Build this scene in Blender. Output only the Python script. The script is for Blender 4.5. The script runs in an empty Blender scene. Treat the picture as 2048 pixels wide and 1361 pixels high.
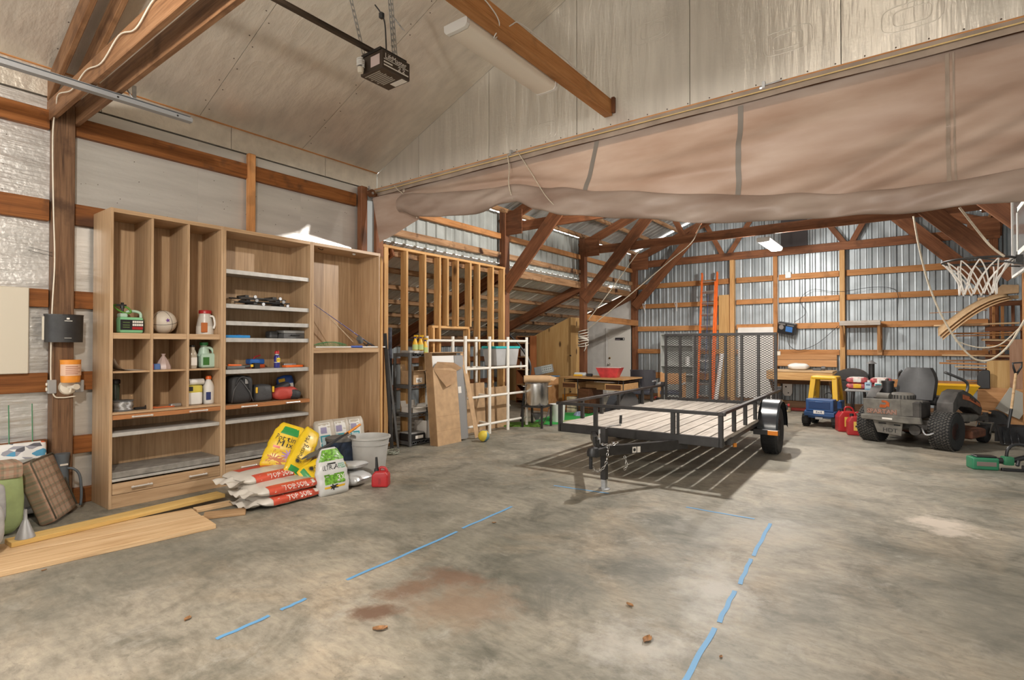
import bpy, bmesh, math, random
from mathutils import Vector, Matrix, Euler
random.seed(7)
R = math.radians
scene = bpy.context.scene
COL = scene.collection

# ------------------------------------------------------------------ camera
cam_d = bpy.data.cameras.new('camera')
cam_d.sensor_width = 36.0
cam_d.lens = 36.0 * 1078.0 / 2048.0
cam_d.clip_start = 0.05
cam_d.clip_end = 200
cam = bpy.data.objects.new('camera', cam_d)
cam.location = (0, 0, 1.45)
cam.rotation_euler = (R(90.6), 0, R(36.75))
COL.objects.link(cam)
scene.camera = cam

# ------------------------------------------------------------------ world, exposure
scene.view_settings.view_transform = 'Standard'
scene.view_settings.look = 'None'
scene.view_settings.exposure = 0.42
scene.view_settings.gamma = 1.0
scene.view_settings.use_curve_mapping = False
world = bpy.data.worlds.new('daylight')
scene.world = world
world.use_nodes = True
bg = world.node_tree.nodes['Background']
bg.inputs['Color'].default_value = (1.0, 0.97, 0.93, 1)
bg.inputs['Strength'].default_value = 2.6

# lamps of the room: front bay shop light behind the viewer, lit tube in the back bay
LAMP_FRONT = 300.0
LAMP_MID = 420.0
LAMP_BACK = 170.0
LAMP_COLOR = (1.0, 0.93, 0.84)
LAMP_BACK_COLOR = (1.0, 0.95, 0.89)

# ------------------------------------------------------------------ helpers
def new_mat(name):
    m = bpy.data.materials.new(name)
    m.use_nodes = True
    nt = m.node_tree
    return m, nt, nt.nodes, nt.links, nt.nodes['Principled BSDF']

def plain(name, col, rough=0.5, metal=0.0, spec=0.5, emit=None, estr=0, var=0.0, bump=0.0, bscale=60, alpha=1.0, coat=0.0, trans=0.0):
    m, nt, N, L, P = new_mat(name)
    P.inputs['Base Color'].default_value = (*col, 1)
    P.inputs['Roughness'].default_value = rough
    P.inputs['Metallic'].default_value = metal
    P.inputs['Specular IOR Level'].default_value = spec
    if coat: P.inputs['Coat Weight'].default_value = coat
    if trans:
        P.inputs['Transmission Weight'].default_value = trans
    if alpha < 1: P.inputs['Alpha'].default_value = alpha
    if emit:
        P.inputs['Emission Color'].default_value = (*emit, 1)
        P.inputs['Emission Strength'].default_value = estr
    if var or bump:
        tc = N.new('ShaderNodeTexCoord'); nz = N.new('ShaderNodeTexNoise')
        nz.inputs['Scale'].default_value = bscale; nz.inputs['Detail'].default_value = 4
        L.new(tc.outputs['Object'], nz.inputs['Vector'])
        if var:
            rp = N.new('ShaderNodeValToRGB')
            a = [max(0, c * (1 - var)) for c in col]; b = [min(1, c * (1 + var)) for c in col]
            rp.color_ramp.elements[0].position = .35; rp.color_ramp.elements[1].position = .65
            rp.color_ramp.elements[0].color = (*a, 1); rp.color_ramp.elements[1].color = (*b, 1)
            L.new(nz.outputs[0], rp.inputs[0]); L.new(rp.outputs[0], P.inputs['Base Color'])
        if bump:
            bp = N.new('ShaderNodeBump'); bp.inputs['Strength'].default_value = bump; bp.inputs['Distance'].default_value = .02
            L.new(nz.outputs[0], bp.inputs['Height']); L.new(bp.outputs[0], P.inputs['Normal'])
    return m

def wood(name, stops, axis='X', rough=0.65, fine=55, long=1.6, vary=.22, knots=0.0, bump=.25, blot=0.0, blotcol=(.08, .04, .02), spec=.3):
    """procedural timber: grain runs along one object axis; stops = list of (pos, rgb)"""
    m, nt, N, L, P = new_mat(name)
    tc = N.new('ShaderNodeTexCoord'); oi = N.new('ShaderNodeObjectInfo')
    add = N.new('ShaderNodeVectorMath'); add.operation = 'MULTIPLY_ADD'
    cmb = N.new('ShaderNodeCombineXYZ')
    for i in range(3): L.new(oi.outputs['Random'], cmb.inputs[i])
    L.new(cmb.outputs[0], add.inputs[0]); add.inputs[1].default_value = (37, 53, 71); L.new(tc.outputs['Object'], add.inputs[2])
    mp = N.new('ShaderNodeMapping'); L.new(add.outputs[0], mp.inputs['Vector'])
    sc = [fine * .35] * 3; sc['XYZ'.index(axis)] = long
    mp.inputs['Scale'].default_value = sc
    n1 = N.new('ShaderNodeTexNoise'); n1.inputs['Scale'].default_value = 1.0; n1.inputs['Detail'].default_value = 5; n1.inputs['Roughness'].default_value = .62
    n1.inputs['Distortion'].default_value = .6
    L.new(mp.outputs[0], n1.inputs['Vector'])
    mp2 = N.new('ShaderNodeMapping'); L.new(add.outputs[0], mp2.inputs['Vector'])
    sc2 = [fine * 2.2] * 3; sc2['XYZ'.index(axis)] = long * 2
    mp2.inputs['Scale'].default_value = sc2
    n2 = N.new('ShaderNodeTexNoise'); n2.inputs['Scale'].default_value = 1.0; n2.inputs['Detail'].default_value = 2
    L.new(mp2.outputs[0], n2.inputs['Vector'])
    mx = N.new('ShaderNodeMath'); mx.operation = 'MULTIPLY_ADD'; mx.inputs[1].default_value = .35
    L.new(n2.outputs[0], mx.inputs[0])
    sub = N.new('ShaderNodeMath'); sub.operation = 'MULTIPLY'; sub.inputs[1].default_value = .65; L.new(n1.outputs[0], sub.inputs[0])
    L.new(sub.outputs[0], mx.inputs[2])
    rp = N.new('ShaderNodeValToRGB'); cr = rp.color_ramp
    while len(cr.elements) < len(stops): cr.elements.new(.5)
    for e, (p, c) in zip(cr.elements, stops): e.position = p; e.color = (*c, 1)
    L.new(mx.outputs[0], rp.inputs[0])
    hsv = N.new('ShaderNodeHueSaturation')
    mr = N.new('ShaderNodeMapRange'); mr.inputs['To Min'].default_value = 1 - vary; mr.inputs['To Max'].default_value = 1 + vary
    L.new(oi.outputs['Random'], mr.inputs['Value']); L.new(mr.outputs[0], hsv.inputs['Value'])
    L.new(rp.outputs[0], hsv.inputs['Color'])
    col = hsv.outputs[0]
    if knots > 0:
        vo = N.new('ShaderNodeTexVoronoi'); vo.inputs['Scale'].default_value = knots
        ms = N.new('ShaderNodeMapping'); s3 = [1.0] * 3; s3['XYZ'.index(axis)] = .45; ms.inputs['Scale'].default_value = s3
        L.new(add.outputs[0], ms.inputs['Vector']); L.new(ms.outputs[0], vo.inputs['Vector'])
        kr = N.new('ShaderNodeMapRange'); kr.inputs['From Min'].default_value = .07; kr.inputs['From Max'].default_value = .13
        kr.inputs['To Min'].default_value = .85; kr.inputs['To Max'].default_value = 0
        L.new(vo.outputs['Distance'], kr.inputs['Value'])
        mk = N.new('ShaderNodeMix'); mk.data_type = 'RGBA'
        L.new(kr.outputs[0], mk.inputs['Factor']); L.new(col, mk.inputs['A']); mk.inputs['B'].default_value = (.06, .025, .012, 1)
        col = mk.outputs['Result']
    if blot > 0:
        nb = N.new('ShaderNodeTexNoise'); nb.inputs['Scale'].default_value = 4.5; nb.inputs['Detail'].default_value = 6
        L.new(add.outputs[0], nb.inputs['Vector'])
        br = N.new('ShaderNodeMapRange'); br.inputs['From Min'].default_value = .56; br.inputs['From Max'].default_value = .68; br.inputs['To Max'].default_value = blot
        L.new(nb.outputs[0], br.inputs['Value'])
        mb = N.new('ShaderNodeMix'); mb.data_type = 'RGBA'
        L.new(br.outputs[0], mb.inputs['Factor']); L.new(col, mb.inputs['A']); mb.inputs['B'].default_value = (*blotcol, 1)
        col = mb.outputs['Result']
    L.new(col, P.inputs['Base Color'])
    P.inputs['Roughness'].default_value = rough; P.inputs['Specular IOR Level'].default_value = spec
    if bump:
        bp = N.new('ShaderNodeBump'); bp.inputs['Strength'].default_value = bump; bp.inputs['Distance'].default_value = .004
        L.new(mx.outputs[0], bp.inputs['Height']); L.new(bp.outputs[0], P.inputs['Normal'])
    return m

MW = {}
def mworld(o):
    return MW.get(o.name, Matrix.Identity(4)) if o else Matrix.Identity(4)

def tag(o, label=None, cat=None, group=None, kind=None):
    if label: o['label'] = label
    if cat: o['category'] = cat
    if group: o['group'] = group
    if kind: o['kind'] = kind
    return o

def thing(name, label, cat, loc=(0, 0, 0), rz=0.0, group=None, kind=None, rot=None):
    o = bpy.data.objects.new(name, None)
    o.empty_display_size = .05
    COL.objects.link(o)
    e = rot if rot else (0, 0, R(rz))
    o.location = loc; o.rotation_euler = e
    MW[o.name] = Matrix.Translation(loc) @ Euler(e).to_matrix().to_4x4()
    return tag(o, label, cat, group, kind)

def struct(name, label=None):
    return thing(name, label, None, kind='structure')

class B:
    """collects shapes into one mesh"""
    def __init__(s): s.v = []; s.f = []
    def add(s, vs, fs, M=None):
        k = len(s.v)
        s.v += [tuple(M @ Vector(v)) for v in vs] if M else [tuple(v) for v in vs]
        s.f += [tuple(i + k for i in f) for f in fs]
        return s
    def box(s, x0, x1, y0, y1, z0, z1, M=None):
        vs = [(x0, y0, z0), (x1, y0, z0), (x1, y1, z0), (x0, y1, z0), (x0, y0, z1), (x1, y0, z1), (x1, y1, z1), (x0, y1, z1)]
        return s.add(vs, [(0, 3, 2, 1), (4, 5, 6, 7), (0, 1, 5, 4), (1, 2, 6, 5), (2, 3, 7, 6), (3, 0, 4, 7)], M)
    def cbox(s, c, d, M=None):
        return s.box(c[0] - d[0] / 2, c[0] + d[0] / 2, c[1] - d[1] / 2, c[1] + d[1] / 2, c[2] - d[2] / 2, c[2] + d[2] / 2, M)
    def bar(s, p0, p1, w, h, up=(0, 0, 1)):
        p0 = Vector(p0); p1 = Vector(p1); M, Ln = frame(p0, p1, up)
        return s.box(0, Ln, -w / 2, w / 2, -h / 2, h / 2, M)
    def cyl(s, p0, p1, r0, r1=None, n=12, caps=True):
        r1 = r0 if r1 is None else r1
        M, Ln = frame(Vector(p0), Vector(p1), (0, 0, 1))
        vs = []; fs = []
        for i in range(n):
            a = 2 * math.pi * i / n
            vs.append((0, r0 * math.cos(a), r0 * math.sin(a))); vs.append((Ln, r1 * math.cos(a), r1 * math.sin(a)))
        for i in range(n):
            j = (i + 1) % n
            fs.append((2 * i, 2 * j, 2 * j + 1, 2 * i + 1))
        if caps:
            fs.append(tuple(2 * i for i in range(n - 1, -1, -1))); fs.append(tuple(2 * i + 1 for i in range(n)))
        return s.add(vs, fs, M)
    def tube(s, pts, r, n=6, closed=False):
        pts = [Vector(p) for p in pts]; m = len(pts)
        rr = r if isinstance(r, (list, tuple)) else [r] * m
        prev = None; vs = []; fs = []
        for i, p in enumerate(pts):
            if closed: t = pts[(i + 1) % m] - pts[i - 1]
            else: t = (pts[min(i + 1, m - 1)] - pts[max(i - 1, 0)])
            t = t.normalized() if t.length > 1e-9 else Vector((0, 0, 1))
            if prev is None:
                u = t.orthogonal().normalized()
            else:
                u = prev - t * prev.dot(t)
                u = u.normalized() if u.length > 1e-6 else t.orthogonal().normalized()
            prev = u; w = t.cross(u)
            for k in range(n):
                a = 2 * math.pi * k / n
                vs.append(p + (u * math.cos(a) + w * math.sin(a)) * rr[i])
        for i in range(m if closed else m - 1):
            for k in range(n):
                a = i * n + k; b = i * n + (k + 1) % n; j = (i + 1) % m
                fs.append((a, b, j * n + (k + 1) % n, j * n + k))
        if not closed:
            fs.append(tuple(range(n - 1, -1, -1))); fs.append(tuple((m - 1) * n + k for k in range(n)))
        return s.add(vs, fs)
    def lathe(s, prof, n=20, M=None, c=(0, 0, 0)):
        vs = []; fs = []; m = len(prof)
        for i in range(n):
            a = 2 * math.pi * i / n
            for r, z in prof: vs.append((c[0] + r * math.cos(a), c[1] + r * math.sin(a), c[2] + z))
        for i in range(n):
            j = (i + 1) % n
            for k in range(m - 1):
                fs.append((i * m + k, j * m + k, j * m + k + 1, i * m + k + 1))
        if prof[0][0] > 1e-5: fs.append(tuple(i * m for i in range(n - 1, -1, -1)))
        if prof[-1][0] > 1e-5: fs.append(tuple(i * m + m - 1 for i in range(n)))
        return s.add(vs, fs, M)
    def prism(s, poly, d0, d1, plane='XZ', M=None):
        """polygon extruded: plane XZ -> along Y, XY -> along Z, YZ -> along X"""
        def P(a, b, d): return {'XZ': (a, d, b), 'XY': (a, b, d), 'YZ': (d, a, b)}[plane]
        n = len(poly)
        vs = [P(a, b, d0) for a, b in poly] + [P(a, b, d1) for a, b in poly]
        fs = [tuple(range(n)), tuple(range(2 * n - 1, n - 1, -1))]
        for i in range(n):
            j = (i + 1) % n; fs.append((i, i + n, j + n, j))
        return s.add(vs, fs, M)
    def grid(s, fn, nu, nv, M=None):
        vs = [fn(u / nu, v / nv) for u in range(nu + 1) for v in range(nv + 1)]
        fs = [(u * (nv + 1) + v, (u + 1) * (nv + 1) + v, (u + 1) * (nv + 1) + v + 1, u * (nv + 1) + v + 1) for u in range(nu) for v in range(nv)]
        return s.add(vs, fs, M)
    def mesh(s, name, smooth=False, bevel=0.0, seg=1, fix=True):
        me = bpy.data.meshes.new(name)
        me.from_pydata([tuple(v) for v in s.v], [], s.f)
        if fix or bevel:
            bm = bmesh.new(); bm.from_mesh(me)
            if bevel:
                bmesh.ops.bevel(bm, geom=[e for e in bm.edges], offset=bevel, segments=seg, affect='EDGES', profile=.6, clamp_overlap=True)
            bmesh.ops.recalc_face_normals(bm, faces=bm.faces)
            bm.to_mesh(me); bm.free()
        if smooth:
            for p in me.polygons: p.use_smooth = True
        me.update()
        return me
    def build(s, name, mat, parent=None, smooth=False, bevel=0.0, seg=1, M=None, auto=None, fix=True):
        me = s.mesh(name, smooth, bevel, seg, fix)
        return put(name, me, mat, parent, M, auto)

def frame(p0, p1, up=(0, 0, 1)):
    d = p1 - p0; Ln = d.length; x = d.normalized(); u = Vector(up)
    y = u.cross(x)
    if y.length < 1e-5: y = Vector((0, 1, 0)).cross(x)
    if y.length < 1e-5: y = Vector((1, 0, 0)).cross(x)
    y.normalize(); z = x.cross(y)
    M = Matrix(((x.x, y.x, z.x, p0.x), (x.y, y.y, z.y, p0.y), (x.z, y.z, z.z, p0.z), (0, 0, 0, 1)))
    return M, Ln

def put(name, me, mat, parent=None, M=None, auto=None):
    o = bpy.data.objects.new(name, me)
    if mat and not me.materials: me.materials.append(mat)
    COL.objects.link(o)
    M = M or Matrix.Identity(4)          # transform in the parent's space
    o.parent = parent
    o.matrix_basis = M
    MW[o.name] = mworld(parent) @ M
    if auto is not None:
        for p in me.polygons: p.use_smooth = True
        me.set_sharp_from_angle(angle=R(auto))
    return o

BOXCACHE = {}
def beam(name, p0, p1, w, h, mat, parent=None, up=(0, 0, 1), bevel=.004, label=None, cat=None, group=None):
    """one timber: its own mesh, local X along its length; p0,p1 in the parent's space; w across, h along up"""
    p0 = Vector(p0); p1 = Vector(p1)
    M, Ln = frame(p0, p1, up)
    key = (round(Ln, 3), round(w, 3), round(h, 3), mat.name, bevel)
    me = BOXCACHE.get(key)
    if me is None:
        b = B(); b.box(0, Ln, -w / 2, w / 2, -h / 2, h / 2)
        me = b.mesh(name, bevel=bevel, seg=1); me.materials.append(mat); BOXCACHE[key] = me
    o = put(name, me, mat, parent, M)
    return tag(o, label, cat, group)

def dup(root, loc, rz=0.0, label=None, group=None):
    r = root.copy(); COL.objects.link(r); r.location = loc; r.rotation_euler = (0, 0, R(rz))
    MW[r.name] = Matrix.Translation(loc) @ Euler((0, 0, R(rz))).to_matrix().to_4x4()
    if label: r['label'] = label
    if group: r['group'] = group
    for ch in list(root.children):
        c = ch.copy(); COL.objects.link(c); c.parent = r
        for g in ch.children:
            d = g.copy(); COL.objects.link(d); d.parent = c
    return r

def text(name, s, size, mat, parent, M, depth=.0006, align='CENTER', squeeze=1.0, offset=0.0):
    """flat raised lettering; text plane = local XY of M, facing +Z"""
    cu = bpy.data.curves.new(name, 'FONT'); cu.body = s; cu.size = size; cu.extrude = depth; cu.align_x = align; cu.align_y = 'CENTER'
    cu.resolution_u = 2; cu.offset = offset
    ob = bpy.data.objects.new('tmp', cu); COL.objects.link(ob)
    dg = bpy.context.evaluated_depsgraph_get()
    me = bpy.data.meshes.new_from_object(ob.evaluated_get(dg))
    bpy.data.objects.remove(ob); bpy.data.curves.remove(cu)
    for v in me.vertices: v.co.x *= squeeze
    me.name = name
    me.materials.clear()
    return put(name, me, mat, parent, M)

def face_M(origin, xdir, ydir):
    x = Vector(xdir).normalized(); y = Vector(ydir); y = (y - x * y.dot(x)).normalized(); z = x.cross(y); p = Vector(origin)
    return Matrix(((x.x, y.x, z.x, p.x), (x.y, y.y, z.y, p.y), (x.z, y.z, z.z, p.z), (0, 0, 0, 1)))

def rotM(loc=(0, 0, 0), rx=0, ry=0, rz=0):
    return Matrix.Translation(loc) @ Euler((R(rx), R(ry), R(rz))).to_matrix().to_4x4()

def smoothcurve(pts, n=6, closed=False):
    """catmull-rom through points"""
    P = [Vector(p) for p in pts]; out = []; m = len(P)
    rng = range(m) if closed else range(m - 1)
    for i in rng:
        a = P[(i - 1) % m] if closed or i > 0 else P[0] * 2 - P[1]
        b = P[i]; c = P[(i + 1) % m]
        d = P[(i + 2) % m] if closed or i + 2 < m else P[-1] * 2 - P[-2]
        for k in range(n):
            t = k / n
            out.append(.5 * ((2 * b) + (c - a) * t + (2 * a - 5 * b + 4 * c - d) * t * t + (3 * b - a - 3 * c + d) * t ** 3))
    if not closed: out.append(P[-1])
    return out

def rope(name, pts, r, mat, label=None, cat='rope', parent=None, n=6, seg=6, group=None):
    base = Vector(pts[0]) if parent is None else Vector((0, 0, 0))
    b = B(); b.tube([p - base for p in smoothcurve(pts, seg)], r, n)
    o = b.build(name, mat, parent, smooth=True, M=Matrix.Translation(base))
    return tag(o, label, cat if parent is None else None, group)
# ------------------------------------------------------------------ materials
PINE = wood('pine_stud', [(.30, (.36, .17, .055)), (.5, (.58, .33, .13)), (.68, (.70, .45, .21))], 'X', knots=2.3, vary=.15)
GIRT = wood('stained_girt', [(.3, (.10, .032, .008)), (.5, (.225, .078, .018)), (.7, (.32, .125, .035))], 'X', knots=1.4, vary=.2, blot=.85, blotcol=(.075, .03, .012))
GIRTB = wood('back_girt', [(.3, (.30, .12, .035)), (.5, (.47, .215, .075)), (.7, (.57, .29, .12))], 'X', knots=1.8, vary=.12, blot=.3)
POST = wood('dark_post', [(.3, (.065, .032, .016)), (.5, (.185, .098, .05)), (.7, (.28, .16, .085))], 'X', fine=70, vary=.18, blot=.7, blotcol=(.045, .02, .01), bump=.5)
TRUSS = wood('truss_timber', [(.3, (.085, .030, .013)), (.5, (.195, .075, .032)), (.7, (.28, .122, .056))], 'X', knots=1.5, vary=.2, blot=.5)
PURLIN = wood('rough_purlin', [(.3, (.10, .045, .02)), (.48, (.33, .18, .085)), (.66, (.50, .31, .17))], 'X', vary=.15, blot=1.0, blotcol=(.04, .017, .009), bump=.8)
FRAMEW = wood('front_truss_timber', [(.3, (.12, .052, .022)), (.5, (.25, .125, .058)), (.7, (.35, .195, .10))], 'X', fine=70, vary=.1, blot=.5, blotcol=(.07, .03, .014), bump=.45)
RAW = wood('raw_lumber', [(.3, (.46, .27, .13)), (.5, (.66, .45, .25)), (.7, (.76, .57, .36))], 'X', vary=.13, knots=1.2)
DECK = wood('weathered_deck', [(.28, (.22, .19, .16)), (.5, (.44, .395, .345)), (.72, (.60, .55, .495))], 'X', fine=60, long=1.2, vary=.15, knots=0, rough=.8, bump=.6, blot=.35, blotcol=(.22, .18, .14))
OAKZ = wood('oak_laminate_upright', [(.3, (.27, .165, .085)), (.5, (.44, .29, .165)), (.7, (.56, .395, .245))], 'Z', fine=80, long=1.3, vary=.05, rough=.42, bump=.06, spec=.4)
OAKY = wood('oak_laminate_level', [(.3, (.29, .175, .09)), (.5, (.46, .30, .17)), (.7, (.57, .40, .25))], 'Y', fine=80, long=1.3, vary=.05, rough=.42, bump=.06, spec=.4)
OAKR = wood('orange_oak_edge', [(.3, (.24, .09, .03)), (.5, (.38, .16, .06)), (.7, (.46, .215, .09))], 'Y', fine=80, vary=.05, rough=.45, bump=.06)
PLYZ = wood('plywood_upright', [(.3, (.40, .215, .07)), (.5, (.56, .345, .135)), (.7, (.65, .43, .20))], 'Z', fine=28, long=.8, vary=.08, knots=3.0, rough=.6, bump=.1)
PLYX = wood('plywood_level', [(.3, (.36, .165, .06)), (.5, (.50, .26, .11)), (.7, (.58, .33, .155))], 'X', fine=28, long=.8, vary=.12, rough=.6, bump=.1)
PLYY = wood('plywood_sheet', [(.3, (.36, .165, .06)), (.5, (.50, .26, .11)), (.7, (.58, .33, .155))], 'Y', fine=28, long=.8, vary=.12, rough=.6, bump=.1)
DESKW = wood('desk_top_wood', [(.3, (.30, .15, .055)), (.5, (.46, .26, .11)), (.7, (.55, .34, .16))], 'X', fine=60, vary=.05, rough=.5)
DARKW = wood('dark_drawer_wood', [(.3, (.045, .018, .008)), (.5, (.11, .045, .02)), (.7, (.17, .08, .035))], 'X', fine=60, vary=.1, rough=.5)
CHERRY = wood('cherry_bookcase', [(.3, (.20, .06, .02)), (.5, (.33, .12, .045)), (.7, (.40, .17, .07))], 'Z', fine=60, vary=.1, rough=.45)

def foil_mat(name, axis, base, wr=1.0, metal=.55, rough=.42):
    m, nt, N, L, P = new_mat(name)
    tc = N.new('ShaderNodeTexCoord'); oi = N.new('ShaderNodeObjectInfo')
    mp = N.new('ShaderNodeMapping'); sc = [9.0] * 3; sc['XYZ'.index(axis)] = 1.1; mp.inputs['Scale'].default_value = sc
    ad = N.new('ShaderNodeVectorMath'); ad.operation = 'ADD'
    cm = N.new('ShaderNodeCombineXYZ'); mu = N.new('ShaderNodeMath'); mu.operation = 'MULTIPLY'; mu.inputs[1].default_value = 40
    L.new(oi.outputs['Random'], mu.inputs[0])
    for i in range(3): L.new(mu.outputs[0], cm.inputs[i])
    L.new(tc.outputs['Object'], ad.inputs[0]); L.new(cm.outputs[0], ad.inputs[1]); L.new(ad.outputs[0], mp.inputs['Vector'])
    n1 = N.new('ShaderNodeTexNoise'); n1.inputs['Scale'].default_value = 1.0; n1.inputs['Detail'].default_value = 4; n1.inputs['Roughness'].default_value = .55
    L.new(mp.outputs[0], n1.inputs['Vector'])
    n2 = N.new('ShaderNodeTexNoise'); n2.inputs['Scale'].default_value = 26; n2.inputs['Detail'].default_value = 3
    L.new(ad.outputs[0], n2.inputs['Vector'])
    sm = N.new('ShaderNodeMath'); sm.operation = 'MULTIPLY_ADD'; sm.inputs[1].default_value = .12
    L.new(n2.outputs[0], sm.inputs[0]); L.new(n1.outputs[0], sm.inputs[2])
    bp = N.new('ShaderNodeBump'); bp.inputs['Strength'].default_value = .3 * wr; bp.inputs['Distance'].default_value = .05
    L.new(sm.outputs[0], bp.inputs['Height']); L.new(bp.outputs[0], P.inputs['Normal'])
    rp = N.new('ShaderNodeValToRGB')
    rp.color_ramp.elements[0].position = .3; rp.color_ramp.elements[1].position = .7
    rp.color_ramp.elements[0].color = (*[c * .88 for c in base], 1); rp.color_ramp.elements[1].color = (*[min(1, c * 1.06) for c in base], 1)
    L.new(n1.outputs[0], rp.inputs[0]); L.new(rp.outputs[0], P.inputs['Base Color'])
    P.inputs['Metallic'].default_value = metal; P.inputs['Roughness'].default_value = rough
    return m
FOIL_C = foil_mat('foil_ceiling_sheet', 'X', (.72, .665, .58), 1.15, .5, .29)
FOIL_P = foil_mat('foil_partition_sheet', 'Z', (.69, .655, .59), .9, .5, .33)
FOIL_W = foil_mat('foil_wall_sheet', 'Y', (.66, .645, .61), .55, .55, .32)
FOIL_W2 = foil_mat('crinkled_foil_wall_sheet', 'Y', (.74, .73, .71), 1.5, .7, .3)

def metal_sheet(name, col, rough=.38, metal=.75, dirt=.25):
    m, nt, N, L, P = new_mat(name)
    tc = N.new('ShaderNodeTexCoord'); nz = N.new('ShaderNodeTexNoise'); nz.inputs['Scale'].default_value = 2.2; nz.inputs['Detail'].default_value = 6
    L.new(tc.outputs['Object'], nz.inputs['Vector'])
    rp = N.new('ShaderNodeValToRGB'); rp.color_ramp.elements[0].position = .35; rp.color_ramp.elements[1].position = .7
    rp.color_ramp.elements[0].color = (*[c * (1 - dirt) for c in col], 1); rp.color_ramp.elements[1].color = (*col, 1)
    L.new(nz.outputs[0], rp.inputs[0]); L.new(rp.outputs[0], P.inputs['Base Color'])
    P.inputs['Roughness'].default_value = rough; P.inputs['Metallic'].default_value = metal
    return m
GALV = metal_sheet('galvanised_siding', (.47, .52, .545), .48, .55, .3)
GALVR = metal_sheet('galvanised_roof', (.50, .50, .48), .5, .6)
PALEROOF = metal_sheet('pale_leanto_roof', (.74, .715, .65), .6, .0, .15)
GALVS = metal_sheet('pale_clerestory_siding', (.47, .50, .475), .6, .15, .25)

def floor_mat():
    m, nt, N, L, P = new_mat('concrete_floor')
    tc = N.new('ShaderNodeTexCoord')
    def noise(scale, det=6, rough=.6, dist=0.0, map_=None):
        n = N.new('ShaderNodeTexNoise'); n.inputs['Scale'].default_value = scale; n.inputs['Detail'].default_value = det
        n.inputs['Roughness'].default_value = rough; n.inputs['Distortion'].default_value = dist
        if map_:
            mp = N.new('ShaderNodeMapping'); mp.inputs['Scale'].default_value = map_; mp.inputs['Rotation'].default_value = (0, 0, R(20))
            L.new(tc.outputs['Object'], mp.inputs['Vector']); L.new(mp.outputs[0], n.inputs['Vector'])
        else: L.new(tc.outputs['Object'], n.inputs['Vector'])
        return n
    def ramp(src, stops):
        r = N.new('ShaderNodeValToRGB')
        while len(r.color_ramp.elements) < len(stops): r.color_ramp.elements.new(.5)
        for e, (p, c) in zip(r.color_ramp.elements, stops): e.position = p; e.color = (*c, 1) if len(c) == 3 else c
        L.new(src, r.inputs[0]); return r
    def mix(f, a, b, fac=1.0, mode='MIX'):
        x = N.new('ShaderNodeMix'); x.data_type = 'RGBA'; x.blend_type = mode
        if f is None: x.inputs['Factor'].default_value = fac
        else: L.new(f, x.inputs['Factor'])
        for k, s in (('A', a), ('B', b)):
            if isinstance(s, tuple): x.inputs[k].default_value = (*s, 1)
            else: L.new(s, x.inputs[k])
        return x.outputs['Result']
    big = noise(.5, 6, .62, .5)
    col = ramp(big.outputs[0], [(.36, (.150, .148, .122)), (.5, (.265, .248, .205)), (.63, (.375, .335, .275))]).outputs[0]
    tan = noise(.9, 8, .66, .8)
    tr = ramp(tan.outputs[0], [(.50, (0, 0, 0)), (.68, (.55, .55, .55))])
    col = mix(tr.outputs[0], col, (.385, .305, .215))
    st = noise(2.1, 9, .7, .6)
    sr = ramp(st.outputs[0], [(.36, (.55, .565, .55)), (.50, (.97, .97, .96)), (.64, (1.22, 1.2, 1.16))])
    col = mix(None, col, sr.outputs[0], .9, 'MULTIPLY')
    s2 = noise(1.0, 8, .7, .3, (9, 22, 1))
    r2 = ramp(s2.outputs[0], [(.38, (.74, .74, .73)), (.52, (1, 1, 1)), (.66, (1.2, 1.19, 1.17))])
    col = mix(None, col, r2.outputs[0], .75, 'MULTIPLY')
    pale = noise(3.4, 9, .75, .4)
    pr = ramp(pale.outputs[0], [(.57, (0, 0, 0)), (.70, (.5, .5, .5))])
    col = mix(pr.outputs[0], col, (.47, .445, .395))
    dk = noise(4.2, 8, .75, .4)
    dr = ramp(dk.outputs[0], [(.57, (0, 0, 0)), (.70, (.6, .6, .6))])
    col = mix(dr.outputs[0], col, (.105, .105, .088))
    sp = noise(38, 3, .6)
    sq = ramp(sp.outputs[0], [(.66, (0, 0, 0)), (.72, (.6, .6, .6))])
    col = mix(sq.outputs[0], col, (.12, .105, .085))
    # stains with a shape of their own: a patch at (x,y) with radii, ragged by noise
    def patch(cx, cy, rx, ry, rot, color, strength, rag=.9, scale=3.0, edge=.45):
        nonlocal col
        mp = N.new('ShaderNodeMapping'); mp.vector_type = 'TEXTURE'
        mp.inputs['Location'].default_value = (cx, cy, 0); mp.inputs['Rotation'].default_value = (0, 0, R(rot)); mp.inputs['Scale'].default_value = (rx, ry, 1)
        L.new(tc.outputs['Object'], mp.inputs['Vector'])
        ln = N.new('ShaderNodeVectorMath'); ln.operation = 'LENGTH'; L.new(mp.outputs[0], ln.inputs[0])
        nz = noise(scale, 8, .7)
        ma = N.new('ShaderNodeMath'); ma.operation = 'MULTIPLY_ADD'; ma.inputs[1].default_value = rag * 2; L.new(nz.outputs[0], ma.inputs[0])
        sb = N.new('ShaderNodeMath'); sb.operation = 'SUBTRACT'; L.new(ln.outputs['Value'], sb.inputs[0]); sb.inputs[1].default_value = rag
        L.new(sb.outputs[0], ma.inputs[2])
        mr = N.new('ShaderNodeMapRange'); mr.inputs['From Min'].default_value = 1.0; mr.inputs['From Max'].default_value = 1.0 - edge; mr.inputs['To Max'].default_value = strength
        L.new(ma.outputs[0], mr.inputs['Value'])
        col = mix(mr.outputs[0], col, color)
    patch(-2.36, 1.92, .17, .10, 40, (.15, .085, .055), .9, .7, 9, .45)
    patch(-2.42, 2.22, .25, .13, 70, (.18, .108, .07), .8, 1.0, 8, .6)
    patch(-2.34, 2.50, .30, .14, 15, (.17, .10, .066), .8, 1.0, 8, .6)
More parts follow.
